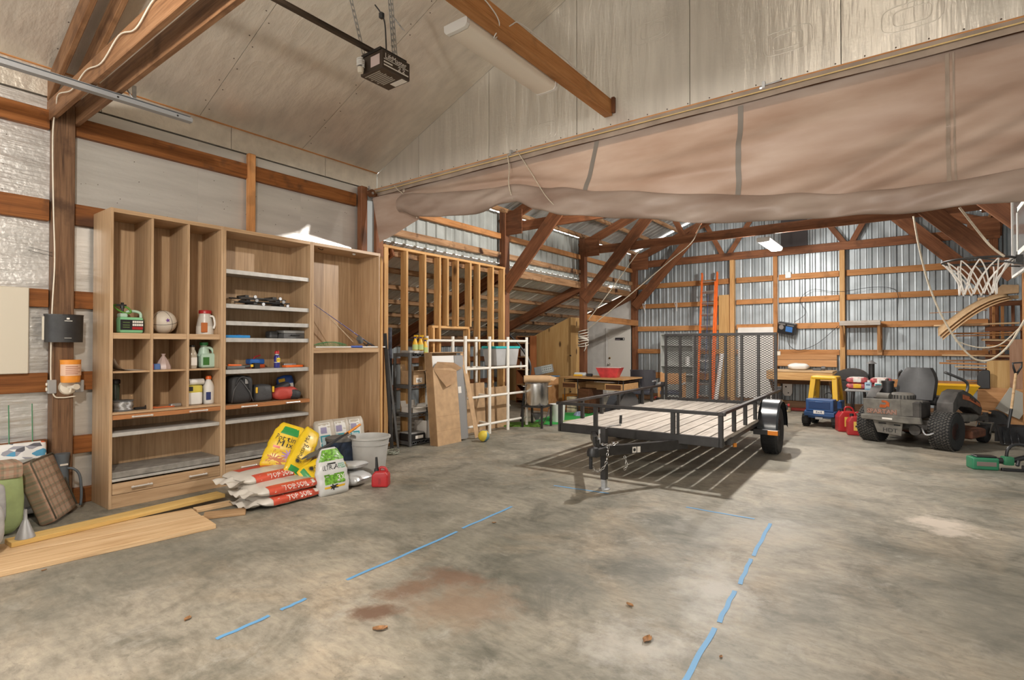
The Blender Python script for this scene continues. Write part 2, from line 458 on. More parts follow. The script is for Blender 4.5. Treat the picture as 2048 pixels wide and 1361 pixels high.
    patch(-2.05, 2.28, .42, .34, 30, (.27, .18, .12), .6, 1.1, 6, .7)
    patch(.14, 5.62, .30, .22, 35, (.62, .545, .46), .9, 1.0, 7, .6)
    patch(.22, 5.40, .22, .13, 20, (.60, .53, .45), .8, 1.2, 8, .6)
    patch(-1.0, 4.5, .7, .5, 40, (.47, .44, .385), .5, 1.4, 3, .9)
    patch(-.95, 3.3, .25, .6, 10, (.52, .50, .46), .6, 1.6, 5, .9)
    patch(-1.10, 2.45, .35, .3, 30, (.52, .50, .46), .6, 1.6, 5, .9)
    patch(-1.0, 8.0, 1.6, 3.2, 0, (.42, .385, .325), .4, 1.2, 2, .9)
    patch(-4.1, 1.5, 1.0, 1.6, 0, (.14, .14, .118), .55, 1.5, 3, .9)
    patch(-3.6, 3.4, .7, 1.2, 0, (.15, .15, .125), .5, 1.5, 3, .9)
    patch(.25, 3.9, .4, .8, 0, (.15, .15, .13), .55, 1.5, 4, .9)
    patch(-1.75, 2.9, .3, .5, 30, (.15, .15, .13), .55, 1.5, 4, .9)
    L.new(col, P.inputs['Base Color'])
    fine = noise(55, 4, .6)
    bp = N.new('ShaderNodeBump'); bp.inputs['Strength'].default_value = .12; bp.inputs['Distance'].default_value = .01
    L.new(fine.outputs[0], bp.inputs['Height']); L.new(bp.outputs[0], P.inputs['Normal'])
    rr = ramp(big.outputs[0], [(.3, (.42, .42, .42)), (.7, (.68, .68, .68))])
    L.new(rr.outputs[0], P.inputs['Roughness'])
    P.inputs['Specular IOR Level'].default_value = .35
    return m
CONC = floor_mat()

def tarp_mat():
    m, nt, N, L, P = new_mat('canvas_tarp')
    tc = N.new('ShaderNodeTexCoord'); mp = N.new('ShaderNodeMapping'); mp.inputs['Scale'].default_value = (.8, 1, 3.2); mp.inputs['Rotation'].default_value = (0, R(14), 0)
    L.new(tc.outputs['Object'], mp.inputs['Vector'])
    nz = N.new('ShaderNodeTexNoise'); nz.inputs['Scale'].default_value = 1.3; nz.inputs['Detail'].default_value = 7; L.new(mp.outputs[0], nz.inputs['Vector'])
    rp = N.new('ShaderNodeValToRGB'); rp.color_ramp.elements[0].position = .32; rp.color_ramp.elements[1].position = .68
    rp.color_ramp.elements[0].color = (.235, .165, .13, 1); rp.color_ramp.elements[1].color = (.40, .325, .275, 1)
    L.new(nz.outputs[0], rp.inputs[0]); L.new(rp.outputs[0], P.inputs['Base Color'])
    P.inputs['Roughness'].default_value = .48; P.inputs['Specular IOR Level'].default_value = .35
    tr = N.new('ShaderNodeBsdfTranslucent'); tr.inputs['Color'].default_value = (.75, .45, .28, 1)
    mx = N.new('ShaderNodeMixShader'); mx.inputs[0].default_value = .09
    out = N['Material Output']
    L.new(P.outputs[0], mx.inputs[1]); L.new(tr.outputs[0], mx.inputs[2]); L.new(mx.outputs[0], out.inputs['Surface'])
    return m
TARP = tarp_mat()

BLACKM = plain('black_painted_steel', (.022, .020, .019), .42, .0, .5, var=.25, bscale=12)
RUBBER = plain('black_rubber', (.018, .018, .018), .75, bump=.2, bscale=90)
BLACKP = plain('black_plastic', (.02, .02, .021), .35)
FENDER = plain('glossy_black_fender', (.022, .025, .03), .22, .0, .6)
STEEL = plain('galvanised_steel', (.50, .51, .52), .38, .85, var=.12, bscale=20)
CHROME = plain('chrome', (.72, .71, .69), .18, 1.0)
POTMET = plain('brushed_pot', (.66, .65, .63), .26, 1.0, var=.08, bscale=8)
WHITE = plain('white_paint', (.72, .70, .66), .5, var=.05, bscale=6)
WHITEP = plain('white_plastic', (.74, .73, .70), .4)
CREAM = plain('cream_enclosure', (.70, .64, .53), .45, var=.05, bscale=10)
PVC = plain('white_pvc', (.76, .73, .66), .35)
ROPE = plain('pale_cord', (.52, .46, .36), .8, var=.15, bscale=80)
CARD = plain('cardboard', (.46, .30, .165), .75, var=.12, bscale=9)
CARDD = plain('cardboard_dark', (.33, .20, .10), .75, var=.12, bscale=9)
SHELFM = plain('grey_metal_shelf', (.50, .485, .455), .4, .3, var=.1, bscale=14)
SHELFD = plain('dusty_grey_tray', (.26, .245, .22), .5, .2, var=.2, bscale=14)
NICKEL = plain('nickel_handle', (.62, .58, .53), .28, 1.0)
RED = plain('red_plastic', (.42, .022, .025), .35, var=.08, bscale=6)
YELLOW = plain('yellow_plastic', (.72, .42, .02), .38)
BLUE = plain('blue_plastic', (.03, .085, .23), .4)
GREENP = plain('green_plastic', (.02, .22, .09), .38)
TEAL = plain('teal_lid', (.02, .42, .42), .4)
ORANGEF = plain('orange_fibreglass', (.78, .145, .02), .4, var=.1, bscale=8)
ALU = plain('aluminium_rung', (.66, .66, .65), .35, .9)
GREYP = plain('grey_plastic', (.30, .295, .285), .5, var=.06, bscale=10)
GREYD = plain('dark_grey_plastic', (.10, .10, .10), .5)
WHITEL = plain('white_lettering', (.80, .78, .72), .6)
BLACKL = plain('black_lettering', (.02, .02, .02), .6)
OLIVE = plain('olive_bag', (.27, .33, .14), .8, var=.12, bscale=9)
PAPER = plain('paper_label', (.74, .70, .64), .6)
SEAM = plain('dark_seam', (.055, .045, .035), .8)
SCREW = plain('rusty_screw', (.06, .035, .02), .6)
# ------------------------------------------------------------------ the building
XL, XR, RIDGE = -6.2, 1.3, -2.45
EZ, SL = 3.93, .413
YF, YP, YB = -3.5, 5.05, 13.95
def roofz(x): return EZ + SL * min(x - XL, XR - x)

floor = B()
floor.box(-9.6, 2.6, -4.5, 14.1, -.12, 0)
fl = floor.build('floor', CONC); tag(fl, 'stained bare concrete slab of the pole barn', None, None, 'structure')

def corrugated(width, length, pitch=.225, h=.022, top=None, bot=None, t=0.0):
    """ribbed sheet: local x across (0..width), y along (0..length), ribs rise in +z"""
    xs = []
    n = round(width / pitch); p = width / n
    for i in range(n):
        x = i * p
        xs += [(x, 0), (x + p * .34, 0), (x + p * .42, h * .28), (x + p * .50, 0), (x + p * .62, 0), (x + p * .72, h), (x + p * .88, h), (x + p * .98, 0)]
    xs.append((width, 0))
    b = B(); vs = []; fs = []
    for x, z in xs:
        y0 = bot(x) if bot else 0; y1 = top(x) if top else length
        vs += [(x, y0, z), (x, y1, z)]
    for i in range(len(xs) - 1): fs.append((2 * i, 2 * i + 2, 2 * i + 3, 2 * i + 1))
    b.add(vs, fs)
    return b

# ---- left wall of the front bay: foil faced sheets, girts
wl = struct('wall_left')
b = B(); b.box(-6.30, -6.26, YF, YP, 0, 4.0); b.build('sheathing', SEAM, wl)
ys = [YF, -2.25, -1.03, .19, 1.41, 2.63, 3.85, YP]
for i in range(len(ys) - 1):
    b = B(); b.box(-6.255, -6.215, ys[i] + .0004, ys[i + 1] - .0004, 0.02, 3.67)
    b.build('foil_panel', FOIL_W2 if ys[i] < 1.4 else FOIL_W, wl)
    b = B(); b.box(-6.255, -6.205, ys[i] + .003 + .35, min(ys[i + 1] + .35, YP) - .003, 3.685, 3.935)
    b.build('foil_flashing', FOIL_C, wl)
for z, h in ((3.465, .17), (2.655, .19), (1.87, .16), (1.125, .17), (.54, .16), (.07, .14)):
    for y0, y1 in ((YF, 1.37), (1.54, 4.66)):
        beam('girt', (-6.185, y0, z), (-6.185, y1, z), .06, h, GIRT, wl)
b = B()
for j in range(60):   # small tears and nail heads in the foil
    y = random.uniform(.6, 4.6); z = random.uniform(2.75, 3.35)
    b.cyl((-6.216, y, z), (-6.211, y, z), random.uniform(.002, .0045), n=6)
o = b.build('nail_heads', SCREW, wl); tag(o, kind='stuff')
trim = struct('trim_1')
beam('eave_strip', (-6.195, YF, 3.945), (-6.195, YP, 3.945), .03, .028, GIRTB, trim)

# ---- ceiling of the front bay: foil sheets on both slopes
ce = struct('ceiling')
b = B(); b.prism([(-6.3, EZ + .02), (RIDGE, roofz(RIDGE) + .06), (1.4, EZ + .02), (1.4, EZ + .06), (RIDGE, roofz(RIDGE) + .1), (-6.3, EZ + .06)], YF, YP + .02, 'XZ')
b.build('roof_deck', SEAM, ce)
for i in range(len(ys) - 1):
    for a, c in ((XL, RIDGE), (RIDGE, XR)):
        mid = (a + c) / 2
        pieces = ((a, c),)
        for p, q in pieces:
            g = .0025
            b = B(); b.prism([(p + g, roofz(p + g) - .0), (q - g, roofz(q - g) - .0), (q - g, roofz(q - g) + .03), (p + g, roofz(p + g) + .03)], ys[i] + .0025, ys[i + 1] - .0025, 'XZ')
            b.build('foil_panel', FOIL_C, ce)
b = B()
for y in ys[1:-1]:
    for k in range(12):
        x = XL + .3 * k + .15
        b.cyl((x, y + .04, roofz(x) - .004), (x, y + .04, roofz(x)), .006, n=6)
        b.cyl((x + .1, y - .04, roofz(x + .1) - .004), (x + .1, y - .04, roofz(x + .1)), .006, n=6)
tag(b.build('screw_heads', SCREW, ce), kind='stuff')

# ---- partition above the curtain
wp = struct('wall_partition')
xs = [XL, -5.34, -4.12, -2.9, -1.68, -.46, .76, XR]
for a, c in zip(xs[:-1], xs[1:]):
    g = .003
    poly = [(a + g, 3.70), (c - g, 3.70), (c - g, roofz(c) - .002)]
    if a < RIDGE < c: poly.append((RIDGE, roofz(RIDGE) - .002))
    poly.append((a + g, roofz(a) - .002))
    b = B(); b.prism(poly, YP, YP + .03, 'XZ'); b.build('foil_panel', FOIL_P, wp)
b = B(); b.prism([(XL, 3.66), (XR, 3.66), (XR, EZ), (RIDGE, roofz(RIDGE)), (XL, EZ)], YP + .04, YP + .06, 'XZ'); b.build('sheathing', SEAM, wp)
b = B()
x = XL + .1
while x < XR:
    b.cyl((x, YP - .004, 3.735), (x, YP, 3.735), .006, n=6); x += .2
tag(b.build('screw_heads', SCREW, wp), kind='stuff')
trim2 = struct('trim_2')
beam('rail_strip', (XL, 5.02, 3.682), (XR, 5.02, 3.682), .05, .03, GIRTB, trim2)
beam('header_beam', (XL, 5.12, 3.60), (XR, 5.12, 3.60), .08, .18, TRUSS, trim2)

# ---- front wall behind the viewer, with the open overhead doorway
wf = struct('wall_front')
b = B(); b.box(-6.25, -5.35, YF - .06, YF, 0, 3.93); b.build('foil_panel', FOIL_P, wf)
b = B(); b.box(.55, 1.35, YF - .06, YF, 0, 3.93); b.build('foil_panel', FOIL_P, wf)
b = B(); b.prism([(-5.35, 3.35), (.55, 3.35), (.55, roofz(.55)), (RIDGE, roofz(RIDGE)), (-5.35, roofz(-5.35))], YF - .06, YF, 'XZ'); b.build('foil_panel', FOIL_P, wf)
# ---- right walls (outside the frame)
wr = struct('wall_right')
b = B(); b.box(1.34, 1.40, YF, YP, 0, 3.95); b.build('foil_panel', FOIL_W, wr)
cm = corrugated(.89, 3.95).mesh('side_sheet'); cm.materials.append(GALV)
for i in range(10):
    put('metal_panel', cm, GALV, wr, face_M((2.45, YP + .89 * i + .89, 0), (0, -1, 0), (0, 0, 1)))

# ---- back bay: roof sheets, left clerestory strip, back wall
rf = struct('roof_back')
b = B(); b.box(1.25, 2.6, YP, YB + .1, EZ + .03, EZ + .06); b.build('side_roof', GALVR, rf)
Ls = math.hypot(3.75, 3.75 * SL) + .15
cm = corrugated(.89, Ls).mesh('roof_sheet'); cm.materials.append(GALVR)
for i in range(10):
    y = YP + .06 + .885 * i
    put('metal_panel', cm, GALVR, rf, face_M((XL - .12, y + .89, EZ - .05 + .12), (0, -1, 0), (1, 0, SL)))
    put('metal_panel', cm, GALVR, rf, face_M((XR + .12, y, EZ - .05 + .12), (0, 1, 0), (-1, 0, SL)))
for s in (-1, 1):
    for k in range(7):
        d = .12 + .58 * k
        x = XL + d if s < 0 else XR - d
        beam('purlin', (x, YP + .1, roofz(x) - .02), (x, YB, roofz(x) - .02), .045, .09, PURLIN, rf, up=(SL * s, 0, 1))
st = struct('wall_clerestory')
cm = corrugated(.89, .955).mesh('clerestory_sheet'); cm.materials.append(GALVS)
for i in range(10):
    put('metal_panel', cm, GALVS, st, face_M((-6.29, YP + .02 + .885 * i, 3.012), (0, 1, 0), (0, 0, 1)))
for z, h in ((3.50, .10), (3.145, .10)):
    for y0, y1 in ((5.07, 7.93), (8.07, 10.93), (11.07, 13.88)):
        beam('girt', (-6.21, y0, z), (-6.21, y1, z), .07, h, GIRTB if z > 3.3 else PURLIN, st)

wb = struct('wall_back')
x = XL - .1
for i in range(11):
    xx = x + .86 * i
    w = .865
    cg = corrugated(w, 1, top=lambda u, xx=xx: roofz(xx + u) + .075 if XL < xx + u < XR else EZ + .02)
    # sheet stands up: local x -> world X, local y -> world Z, ribs face -Y
    put('metal_panel', cg.mesh('back_sheet'), GALV, wb, Matrix(((1, 0, 0, xx), (0, 0, -1, YB + .02), (0, 1, 0, 0), (0, 0, 0, 1))))
for z, h in ((3.05, .13), (2.515, .12), (1.905, .13), (1.30, .12), (.66, .16)):
    for x0, x1 in ((-6.08, -3.66), (-3.50, -2.68), (-2.55, -1.33), (-1.20, 1.15)):
        if z == .66 and x0 in (-3.5, ): continue
        beam('girt', (x0, 13.91, z), (x1, 13.91, z), .05, h, GIRTB, wb)
beam('sill_board', (-6.1, 13.88, .09), (1.2, 13.88, .09), .06, .18, POST, wb)
b = B(); b.box(-2.5, -1.95, 13.885, 13.905, 3.72, 4.6); b.build('dark_gable_panel', plain('dark_gable_sheet', (.10, .09, .095), .6), wb)

# ---- lean-to behind the left row of posts
SLL = .42
def leanz(x): return 2.99 + SLL * (x + 6.22)
lr = struct('roof_lean_to')
Ll = math.hypot(3.3, 3.3 * SLL)
cm = corrugated(.89, Ll).mesh('lean_sheet'); cm.materials.append(PALEROOF)
for i in range(10):
    put('metal_panel', cm, PALEROOF, lr, face_M((-6.22 - 3.3, YP + .05 + .885 * i + .89, leanz(-9.52) - .0), (0, -1, 0), (1, 0, SLL)))
for k in range(7):
    x = -6.36 - .49 * k
    beam('purlin', (x, 5.1, leanz(x) - .045), (x, 13.9, leanz(x) - .045), .05, .085, PURLIN, lr, up=(-SLL, 0, 1))
for y in (5.2, 8.0, 11.0, 13.72):
    for dy in (-.055, .055):
        beam('rafter', (-6.10, y + dy, leanz(-6.10) - .19), (-9.4, y + dy, leanz(-9.4) - .19), .04, .19, TRUSS, lr, up=(-SLL, 0, 1))
beam('ledger_board', (-6.2, 5.08, 2.85), (-6.2, 13.9, 2.85), .045, .15, PURLIN, lr)
lw = struct('wall_lean_to')
cm = corrugated(.89, 1.64).mesh('lean_wall_sheet'); cm.materials.append(GALV)
for i in range(10):
    put('metal_panel', cm, GALV, lw, face_M((-9.5, YP + .02 + .885 * i, 0), (0, 1, 0), (0, 0, 1)))
for z in (.5, 1.1, 1.5):
    beam('girt', (-9.42, 5.1, z), (-9.42, 13.9, z), .05, .12, TRUSS, lw)
b = B(); b.prism([(-9.55, 0), (-6.3, 0), (-6.3, 2.95), (-9.55, leanz(-9.55))], 5.0, 5.06, 'XZ'); b.build('end_board', PLYX, lw)
ww = struct('wall_white')
b = B(); b.prism([(-9.5, 0), (-6.19, 0), (-6.19, leanz(-6.19) - .06), (-9.5, leanz(-9.5) - .06)], 13.84, 13.9, 'XZ'); b.build('plaster_panel', WHITE, ww)
d1 = struct('door_1')
b = B(); b.box(-6.93, -6.24, 13.795, 13.835, .02, 1.90); b.build('door_leaf', plain('white_door', (.70, .67, .61), .45), d1, bevel=.004)
b = B(); b.box(-6.99, -6.935, 13.79, 13.84, 0, 1.96).box(-6.235, -6.19, 13.79, 13.84, 0, 1.96).box(-6.935, -6.235, 13.79, 13.84, 1.905, 1.96)
b.build('door_frame', WHITE, d1, bevel=.003)
k = B(); k.cyl((-6.87, 13.795, .93), (-6.87, 13.76, .93), .03, n=14).cyl((-6.87, 13.765, .93), (-6.87, 13.73, .93), .012, n=10).lathe([(0, -.03), (.026, -.015), (.03, 0), (.026, .015), (0, .03)], 14, c=(-6.87, 13.715, .93))
k.build('door_knob', NICKEL, d1, auto=40)
k = B(); k.cyl((-6.87, 13.795, 1.10), (-6.87, 13.77, 1.10), .03, .026, n=14); k.build('deadbolt', plain('brass', (.55, .40, .18), .3, 1.0), d1, auto=40)
k = B(); k.box(-6.70, -6.42, 13.785, 13.793, 1.60, 1.67); sg = k.build('door_sign', BLACKP, d1)
k = B(); k.box(-6.68, -6.55, 13.782, 13.785, 1.612, 1.632); k.build('sign_print', plain('faded_print', (.22, .17, .20), .6), sg)
k = B(); k.box(-6.46, -6.435, 13.781, 13.785, 1.615, 1.655); k.build('sign_symbol', WHITEL, sg)

# ------------------------------------------------------------------ posts
def post(x, y, z0, z1, w, d, mat, label, name='wooden_post', group=None):
    o = beam(name, (x, y, z0), (x, y, z1), d, w, mat, None, up=(1, 0, 0), bevel=.006)
    return tag(o, label, 'post', group)
p1 = post(-6.14, 1.455, 0, 3.62, .14, .15, POST, 'weathered brown post carrying the black half-round bin and orange tub')
post(-6.15, 3.18, 2.70, 3.67, .06, .085, GIRTB, 'short brown stud on the foil wall rising above the middle cabinet')
post(-6.14, 4.745, 0, 3.66, .10, .10, TRUSS, 'narrow brown post at the right end of the foil wall')
post(-6.13, 4.995, 0, 3.60, .13, .13, TRUSS, 'brown corner post under the left end of the curtain rail')
post(-6.15, 8.0, 0, 4.0, .14, .14, TRUSS, 'brown post at the right end of the open stud wall')
post(-6.15, 11.0, 0, 4.0, .14, .14, TRUSS, 'brown post wound with white cord beside the plywood booth')
post(-6.15, 13.86, 0, 4.0, .16, .14, TRUSS, 'brown corner post to the right of the white door')
post(-3.58, 13.87, 0, 3.6, .10, .15, PINE, 'pale post on the back wall to the right of the orange ladder')
post(-2.615, 13.88, 0, 3.6, .09, .11, GIRTB, 'slim brown stud on the back wall to the left of the hanging radio')
post(-1.265, 13.86, 0, 3.6, .10, .13, PINE, 'pale post on the back wall at the right end of the workbench')
post(1.23, 13.86, 0, 3.95, .13, .14, TRUSS, 'brown corner post behind the lumber rack')
post(1.335, 11.1, 0, 3.95, .05, .14, GIRTB, 'tall pale post in front of the lumber rack at the right edge')
post(1.45, 11.35, 0, 3.95, .14, .16, POST, 'dark rough post at the right edge beyond the pale one')
f = B(); f.box(-6.215, -6.12, 4.80, 4.93, 2.6, 3.62); tag(f.build('flashing_strip', plain('dull_flashing', (.30, .32, .32), .65, .2)), 'grey metal flashing between the two posts above the cabinets', 'flashing')

# ------------------------------------------------------------------ trusses
def truss(y, label, mat, front=False, webs=True, chordz=3.64, right=True):
    t = thing('roof_truss', label, 'truss', (RIDGE, y, 0), group=None)
    def P(x, z, dy=0): return (x - RIDGE, dy, z)
    for dy in ((-.075, .095) if front else (0,)):
        beam('bottom_chord', P(-6.25, chordz, dy), P(1.35, chordz, dy), .042, .18, mat, t)
        for a, sgn in ((-6.25, 1), (1.35, -1)):
            beam('rafter', P(a, roofz(-6.2 if sgn > 0 else 1.3) - .20 + .0, dy), P(RIDGE, roofz(RIDGE) - .20, dy), .042, .19, mat, t, up=(-SL * sgn, 0, 1))
    if front:
        return t
    for s in (-1, 1):
        q = lambda d: (-6.1 + d) if s < 0 else (1.22 - d)
        beam('knee_brace', P(q(0), 2.50, -.06), P(q(1.62), 4.28, -.06), .045, .25, mat, t)
        if webs:
            beam('web_member', P(q(2.33), chordz, .01), P(q(1.9), roofz(q(1.9)) - .25, .01), .04, .11, mat, t)
            beam('web_member', P(q(2.40), chordz, .05), P(q(3.35), roofz(q(3.35)) - .25, .05), .04, .11, mat, t)
        b = B(); b.prism([(P(q(-.1), 0)[0], 3.50), (P(q(.38), 0)[0], 3.50), (P(q(.38), 0)[0], 3.95), (P(q(.1), 0)[0], 3.95), (P(q(-.1), 0)[0], 3.86)], -.045, -.023, 'XZ')
        b.build('gusset_plate', TRUSS, t)
    return t
truss(1.455, 'doubled brown timber truss over the near post with a pale cable clipped along it', FRAMEW, True, chordz=3.55)
truss(8.0, 'brown timber truss nearest behind the hanging curtain', TRUSS)
truss(11.0, 'brown timber truss over the trailer carrying the lit shop light', TRUSS)
truss(13.80, 'brown timber truss against the corrugated back wall', TRUSS)
t = thing('ceiling_beam', 'orange-brown beam under the ridge ending at the partition, shop light beside it', 'beam', (-2.5, 5.04, 3.84))
beam('plank', (0, 0, .07), (0, -7.2, .07), .045, .15, GIRTB, t)
beam('nailer', (-.02, 0, -.012), (-.02, -7.2, -.012), .09, .022, GIRTB, t)
beam('end_block', (.04, -.005, .0), (.04, -.005, .16), .04, .035, TRUSS, t, up=(1, 0, 0))

# ------------------------------------------------------------------ lights as fixtures
def shop_light(name, loc, rz, label, on, power, col, ln=1.2, w=.22):
    t = thing(name, label, 'light', loc, rz)
    b = B(); b.box(-w / 2, w / 2, -ln / 2, ln / 2, .03, .055); b.build('housing', WHITEP, t, bevel=.004)
    lens = B()
    prof = [(-w / 2, .032), (-w / 2 + .004, -.012), (-w / 2 + .022, -.034), (0, -.038), (w / 2 - .022, -.034), (w / 2 - .004, -.012), (w / 2, .032)]
    lens.prism(prof, -ln / 2 + .02, ln / 2 - .02, 'XZ')
    if on:
        m = plain(name + '_lit_lens', (.9, .9, .88), .4, emit=col, estr=on)
    else:
        m = plain(name + '_dull_lens', (.80, .73, .63), .45)
    lens.build('diffuser', m, t, auto=50)
    for s in (-1, 1):
        c = B(); c.prism([(a * 1.06, z * 1.06) for a, z in prof], s * ln / 2 - .02, s * ln / 2 + .012, 'XZ'); e = c.build('end_cap', WHITEP, t)
        if not on and s < 0:
            lb = B(); lb.box(-.06, .0, -ln / 2 - .0145, -ln / 2 - .0125, -.005, .026); lb.build('label', PAPER, e)
            for k, zz in enumerate((.021, .013, .002)):
                q = B(); q.box(-.056, -.03 + .01 * k, -ln / 2 - .016, -ln / 2 - .0146, zz, zz + .004); q.build('printing', BLACKL, e)
    if on:
        for s in (-1, 1):
            top_ = roofz(loc[0]) - loc[2] - .01
            c = B(); c.cyl((0, s * ln * .35, .05), (0, s * ln * .35, top_), .004, n=6); c.build('hanger_rod', STEEL, t)
    if power:
        ld = bpy.data.lights.new(name + '_lamp', 'POINT'); ld.shadow_soft_size = .07; ld.energy = power; ld.color = col
        lo = bpy.data.objects.new('lamp', ld); COL.objects.link(lo); lo.parent = t; lo.location = (0, 0, -.125)
    return t
shop_light('shop_light', (-2.685, 3.52, 3.80), 0, 'unlit white wraparound shop light mounted beside the ceiling beam', 0, 0, LAMP_COLOR)
shop_light('shop_light', (-2.0, .1, 3.42), 0, 'lit shop light hung above the front of the bay', 3.0, LAMP_FRONT, LAMP_COLOR, .6)
shop_light('shop_light', (-2.2, 7.3, 3.82), 0, 'lit shop light above the trailer hidden behind the curtain', 8.0, LAMP_MID, LAMP_BACK_COLOR)
shop_light('shop_light', (-2.25, 11.45, 3.42), 0, 'lit shop light glowing under the back truss', 14.0, LAMP_BACK, LAMP_BACK_COLOR)
# embossed outlines pressed into the foil sheets
def emboss(parent, mat, M, w, h, r=.006):
    for k in (1.0, .62):
        pts = []
        for i in range(32):
            a = 2 * math.pi * i / 32; c, s_ = math.cos(a), math.sin(a)
            pts.append(M @ Vector((math.copysign(abs(c) ** .5, c) * w / 2 * k, math.copysign(abs(s_) ** .5, s_) * h / 2 * k, -.0046)))
        b = B(); b.tube(pts, r, 8, closed=True); b.build('embossed_outline', mat, parent, smooth=True)
for x, y in ((-4.75, 2.95), (-5.45, 2.85), (-3.9, 4.2)):
    emboss(ce, FOIL_C, face_M((x, y, roofz(x)), (1, 0, SL), (0, -1, 0)), .42, .20)
for x, z in ((-3.35, 3.86), (-2.05, 4.55), (-.85, 4.05), (0.0, 3.95)):
    emboss(wp, FOIL_P, face_M((x, YP, z), (1, 0, 0), (0, 0, 1)), .38, .20)
# ------------------------------------------------------------------ canvas curtain
def interp(tab, x):
    if x <= tab[0][0]: return tab[0][1]
    for (a, va), (b_, vb) in zip(tab[:-1], tab[1:]):
        if x <= b_:
            t = (x - a) / (b_ - a); t = t * t * (3 - 2 * t) * .35 + t * .65
            return va + (vb - va) * t
    return tab[-1][1]
FOLD = [(-6.1, 3.52), (-5.35, 3.45), (-4.84, 3.36), (-4.18, 3.30), (-3.6, 3.26), (-3.05, 3.13), (-2.57, 3.01), (-1.6, 2.82), (-.89, 2.69), (-.4, 2.61), (-.08, 2.58), (.21, 2.575), (.6, 2.59), (1.28, 2.62)]
BOTT = [(-5.35, 3.20), (-5.11, 3.10), (-4.62, 3.02), (-4.13, 3.0), (-3.75, 3.045), (-3.51, 3.05), (-3.28, 2.92), (-2.9, 2.80), (-2.27, 2.68), (-1.54, 2.54), (-1.16, 2.49), (-.74, 2.45), (-.39, 2.42), (-.08, 2.39), (.21, 2.38), (.6, 2.37), (1.28, 2.38)]
CREASE = [(-.75, 1.0, -.46, .075, .085, -1.1, .7), (-.3, 1.0, -.40, .06, .07, -.6, 1.28), (-1.2, .95, -.28, .05, .10, -1.6, 1.28), (.2, 1.0, -.34, .07, .09, -.1, 1.28), (-2.4, .80, -.10, .03, .08, -2.6, -1.0), (-3.4, .75, .12, .035, .12, -4.6, -2.5), (-1.9, .55, -.16, .03, .09, -2.4, .2), (-5.0, .6, .1, .03, .2, -5.9, -4.0)]
def tarp_y(x, v):
    """distance the sheet bellies toward the viewer; v 0 at the rail, 1 at the fold"""
    y = .11 * v ** 1.3
    k = max(0.0, min(1.0, (x + 2.2) / 2.6))
    y += k * .085 * v * math.sin((x * 1.5 + v * 6.0) * 1.25) + k * .03 * v * math.sin(x * 3.1 + v * 11)
    y += .016 * v * math.sin(x * 7.3 + v * 3) + .02 * v * v * math.sin(x * 2.3 + v * 7)
    y += .02 * math.exp(-((x + 4.7) / .6) ** 2) * v
    for x0_, v0_, sl_, amp, wd, xa, xb in CREASE:
        if xa < x < xb:
            d_ = v - (v0_ + sl_ * (x - x0_)); fade = math.sin(math.pi * (x - xa) / (xb - xa)) ** .6
            y += amp * fade * math.exp(-(d_ / wd) ** 2)
    return y
curt = thing('canvas_curtain', 'beige canvas curtain hauled up and rolled under the partition rail', 'curtain', (RIDGE, 4.98, 3.60))
CO = Vector((RIDGE, 4.98, 3.60))
def tarp_pt(x, v):
    zf = interp(FOLD, x) - .03
    z = 3.575 + (zf - 3.575) * v
    return (x - CO.x, 4.975 - tarp_y(x, v) - CO.y, z - CO.z)
b = B(); b.grid(lambda u, v: tarp_pt(-6.12 + 7.4 * u, v), 220, 60)
b.build('sheet', TARP, curt, smooth=True, fix=False)
def roll_pt(u, v):
    x = -5.4 + 6.68 * u
    zf = interp(FOLD, x); zb = interp(BOTT, x)
    h = max(.06, zf - zb); ymid = 4.975 - tarp_y(x, 1.0)
    th = v * 2 * math.pi
    dep = min(.13, .06 + h * .32)
    wr = 1 + .10 * math.sin(x * 6.1 + 1.5 * math.sin(th)) + .05 * math.sin(x * 17 + 3 * th)
    y = ymid - .02 - dep * .5 * (1 + math.sin(th - .4)) * wr + .03 - .012 * math.sin(4.2 * x + 3.2 * math.cos(th)) - .008 * math.sin(11 * x - 5 * math.cos(th))
    z = (zf + zb) / 2 + h / 2 * math.cos(th) * (1 + .03 * math.sin(x * 9 + 2))
    return (x - CO.x, y - CO.y, z - CO.z)
b = B(); b.grid(roll_pt, 240, 28)
b.build('rolled_hem', TARP, curt, smooth=True, fix=False)
def flap_pt(u, v):
    tl = Vector((-6.04, 3.51)); tr = Vector((-5.22, 3.45)); br = Vector((-5.12, 3.09)); bl = Vector((-5.89, 2.87))
    p = (tl * (1 - u) + tr * u) * (1 - v) + (bl * (1 - u) + br * u) * v
    y = 4.84 + .05 * math.sin(u * 4) * v - .05 * math.sin(math.pi * u) + .06 * u * v
    return (p.x - CO.x, y - CO.y, p.y - CO.z)
b = B(); b.grid(flap_pt, 16, 16); o = b.build('corner_flap', TARP, curt, smooth=True, fix=False)
TAPE = plain('grey_seam_tape', (.20, .175, .15), .6)
TARPD = plain('canvas_hem', (.30, .235, .185), .6, var=.15, bscale=5)
for x0, mat, w in ((-2.62, TAPE, .05), (-1.21, TAPE, .045), (.2, TARPD, .025), (.235, TARPD, .012)):
    b = B()
    def strip(u, v, x0=x0, w=w):
        p = tarp_pt(x0 - .07 * v * (1 if x0 < -2 else 0) + (u - .5) * w, .02 + .97 * v)
        return (p[0], p[1] - .004, p[2])
    b.grid(strip, 2, 24); b.build('seam_tape', mat, curt, smooth=True, fix=False)
b = B(); b.grid(lambda u, v: (-6.15 + 7.45 * u - CO.x, 4.955 - .015 * v + .01 * math.sin(u * 40) * v - CO.y, 3.665 - .10 * v - CO.z), 80, 3)
b.build('top_hem', TARPD, curt, smooth=True, fix=False)
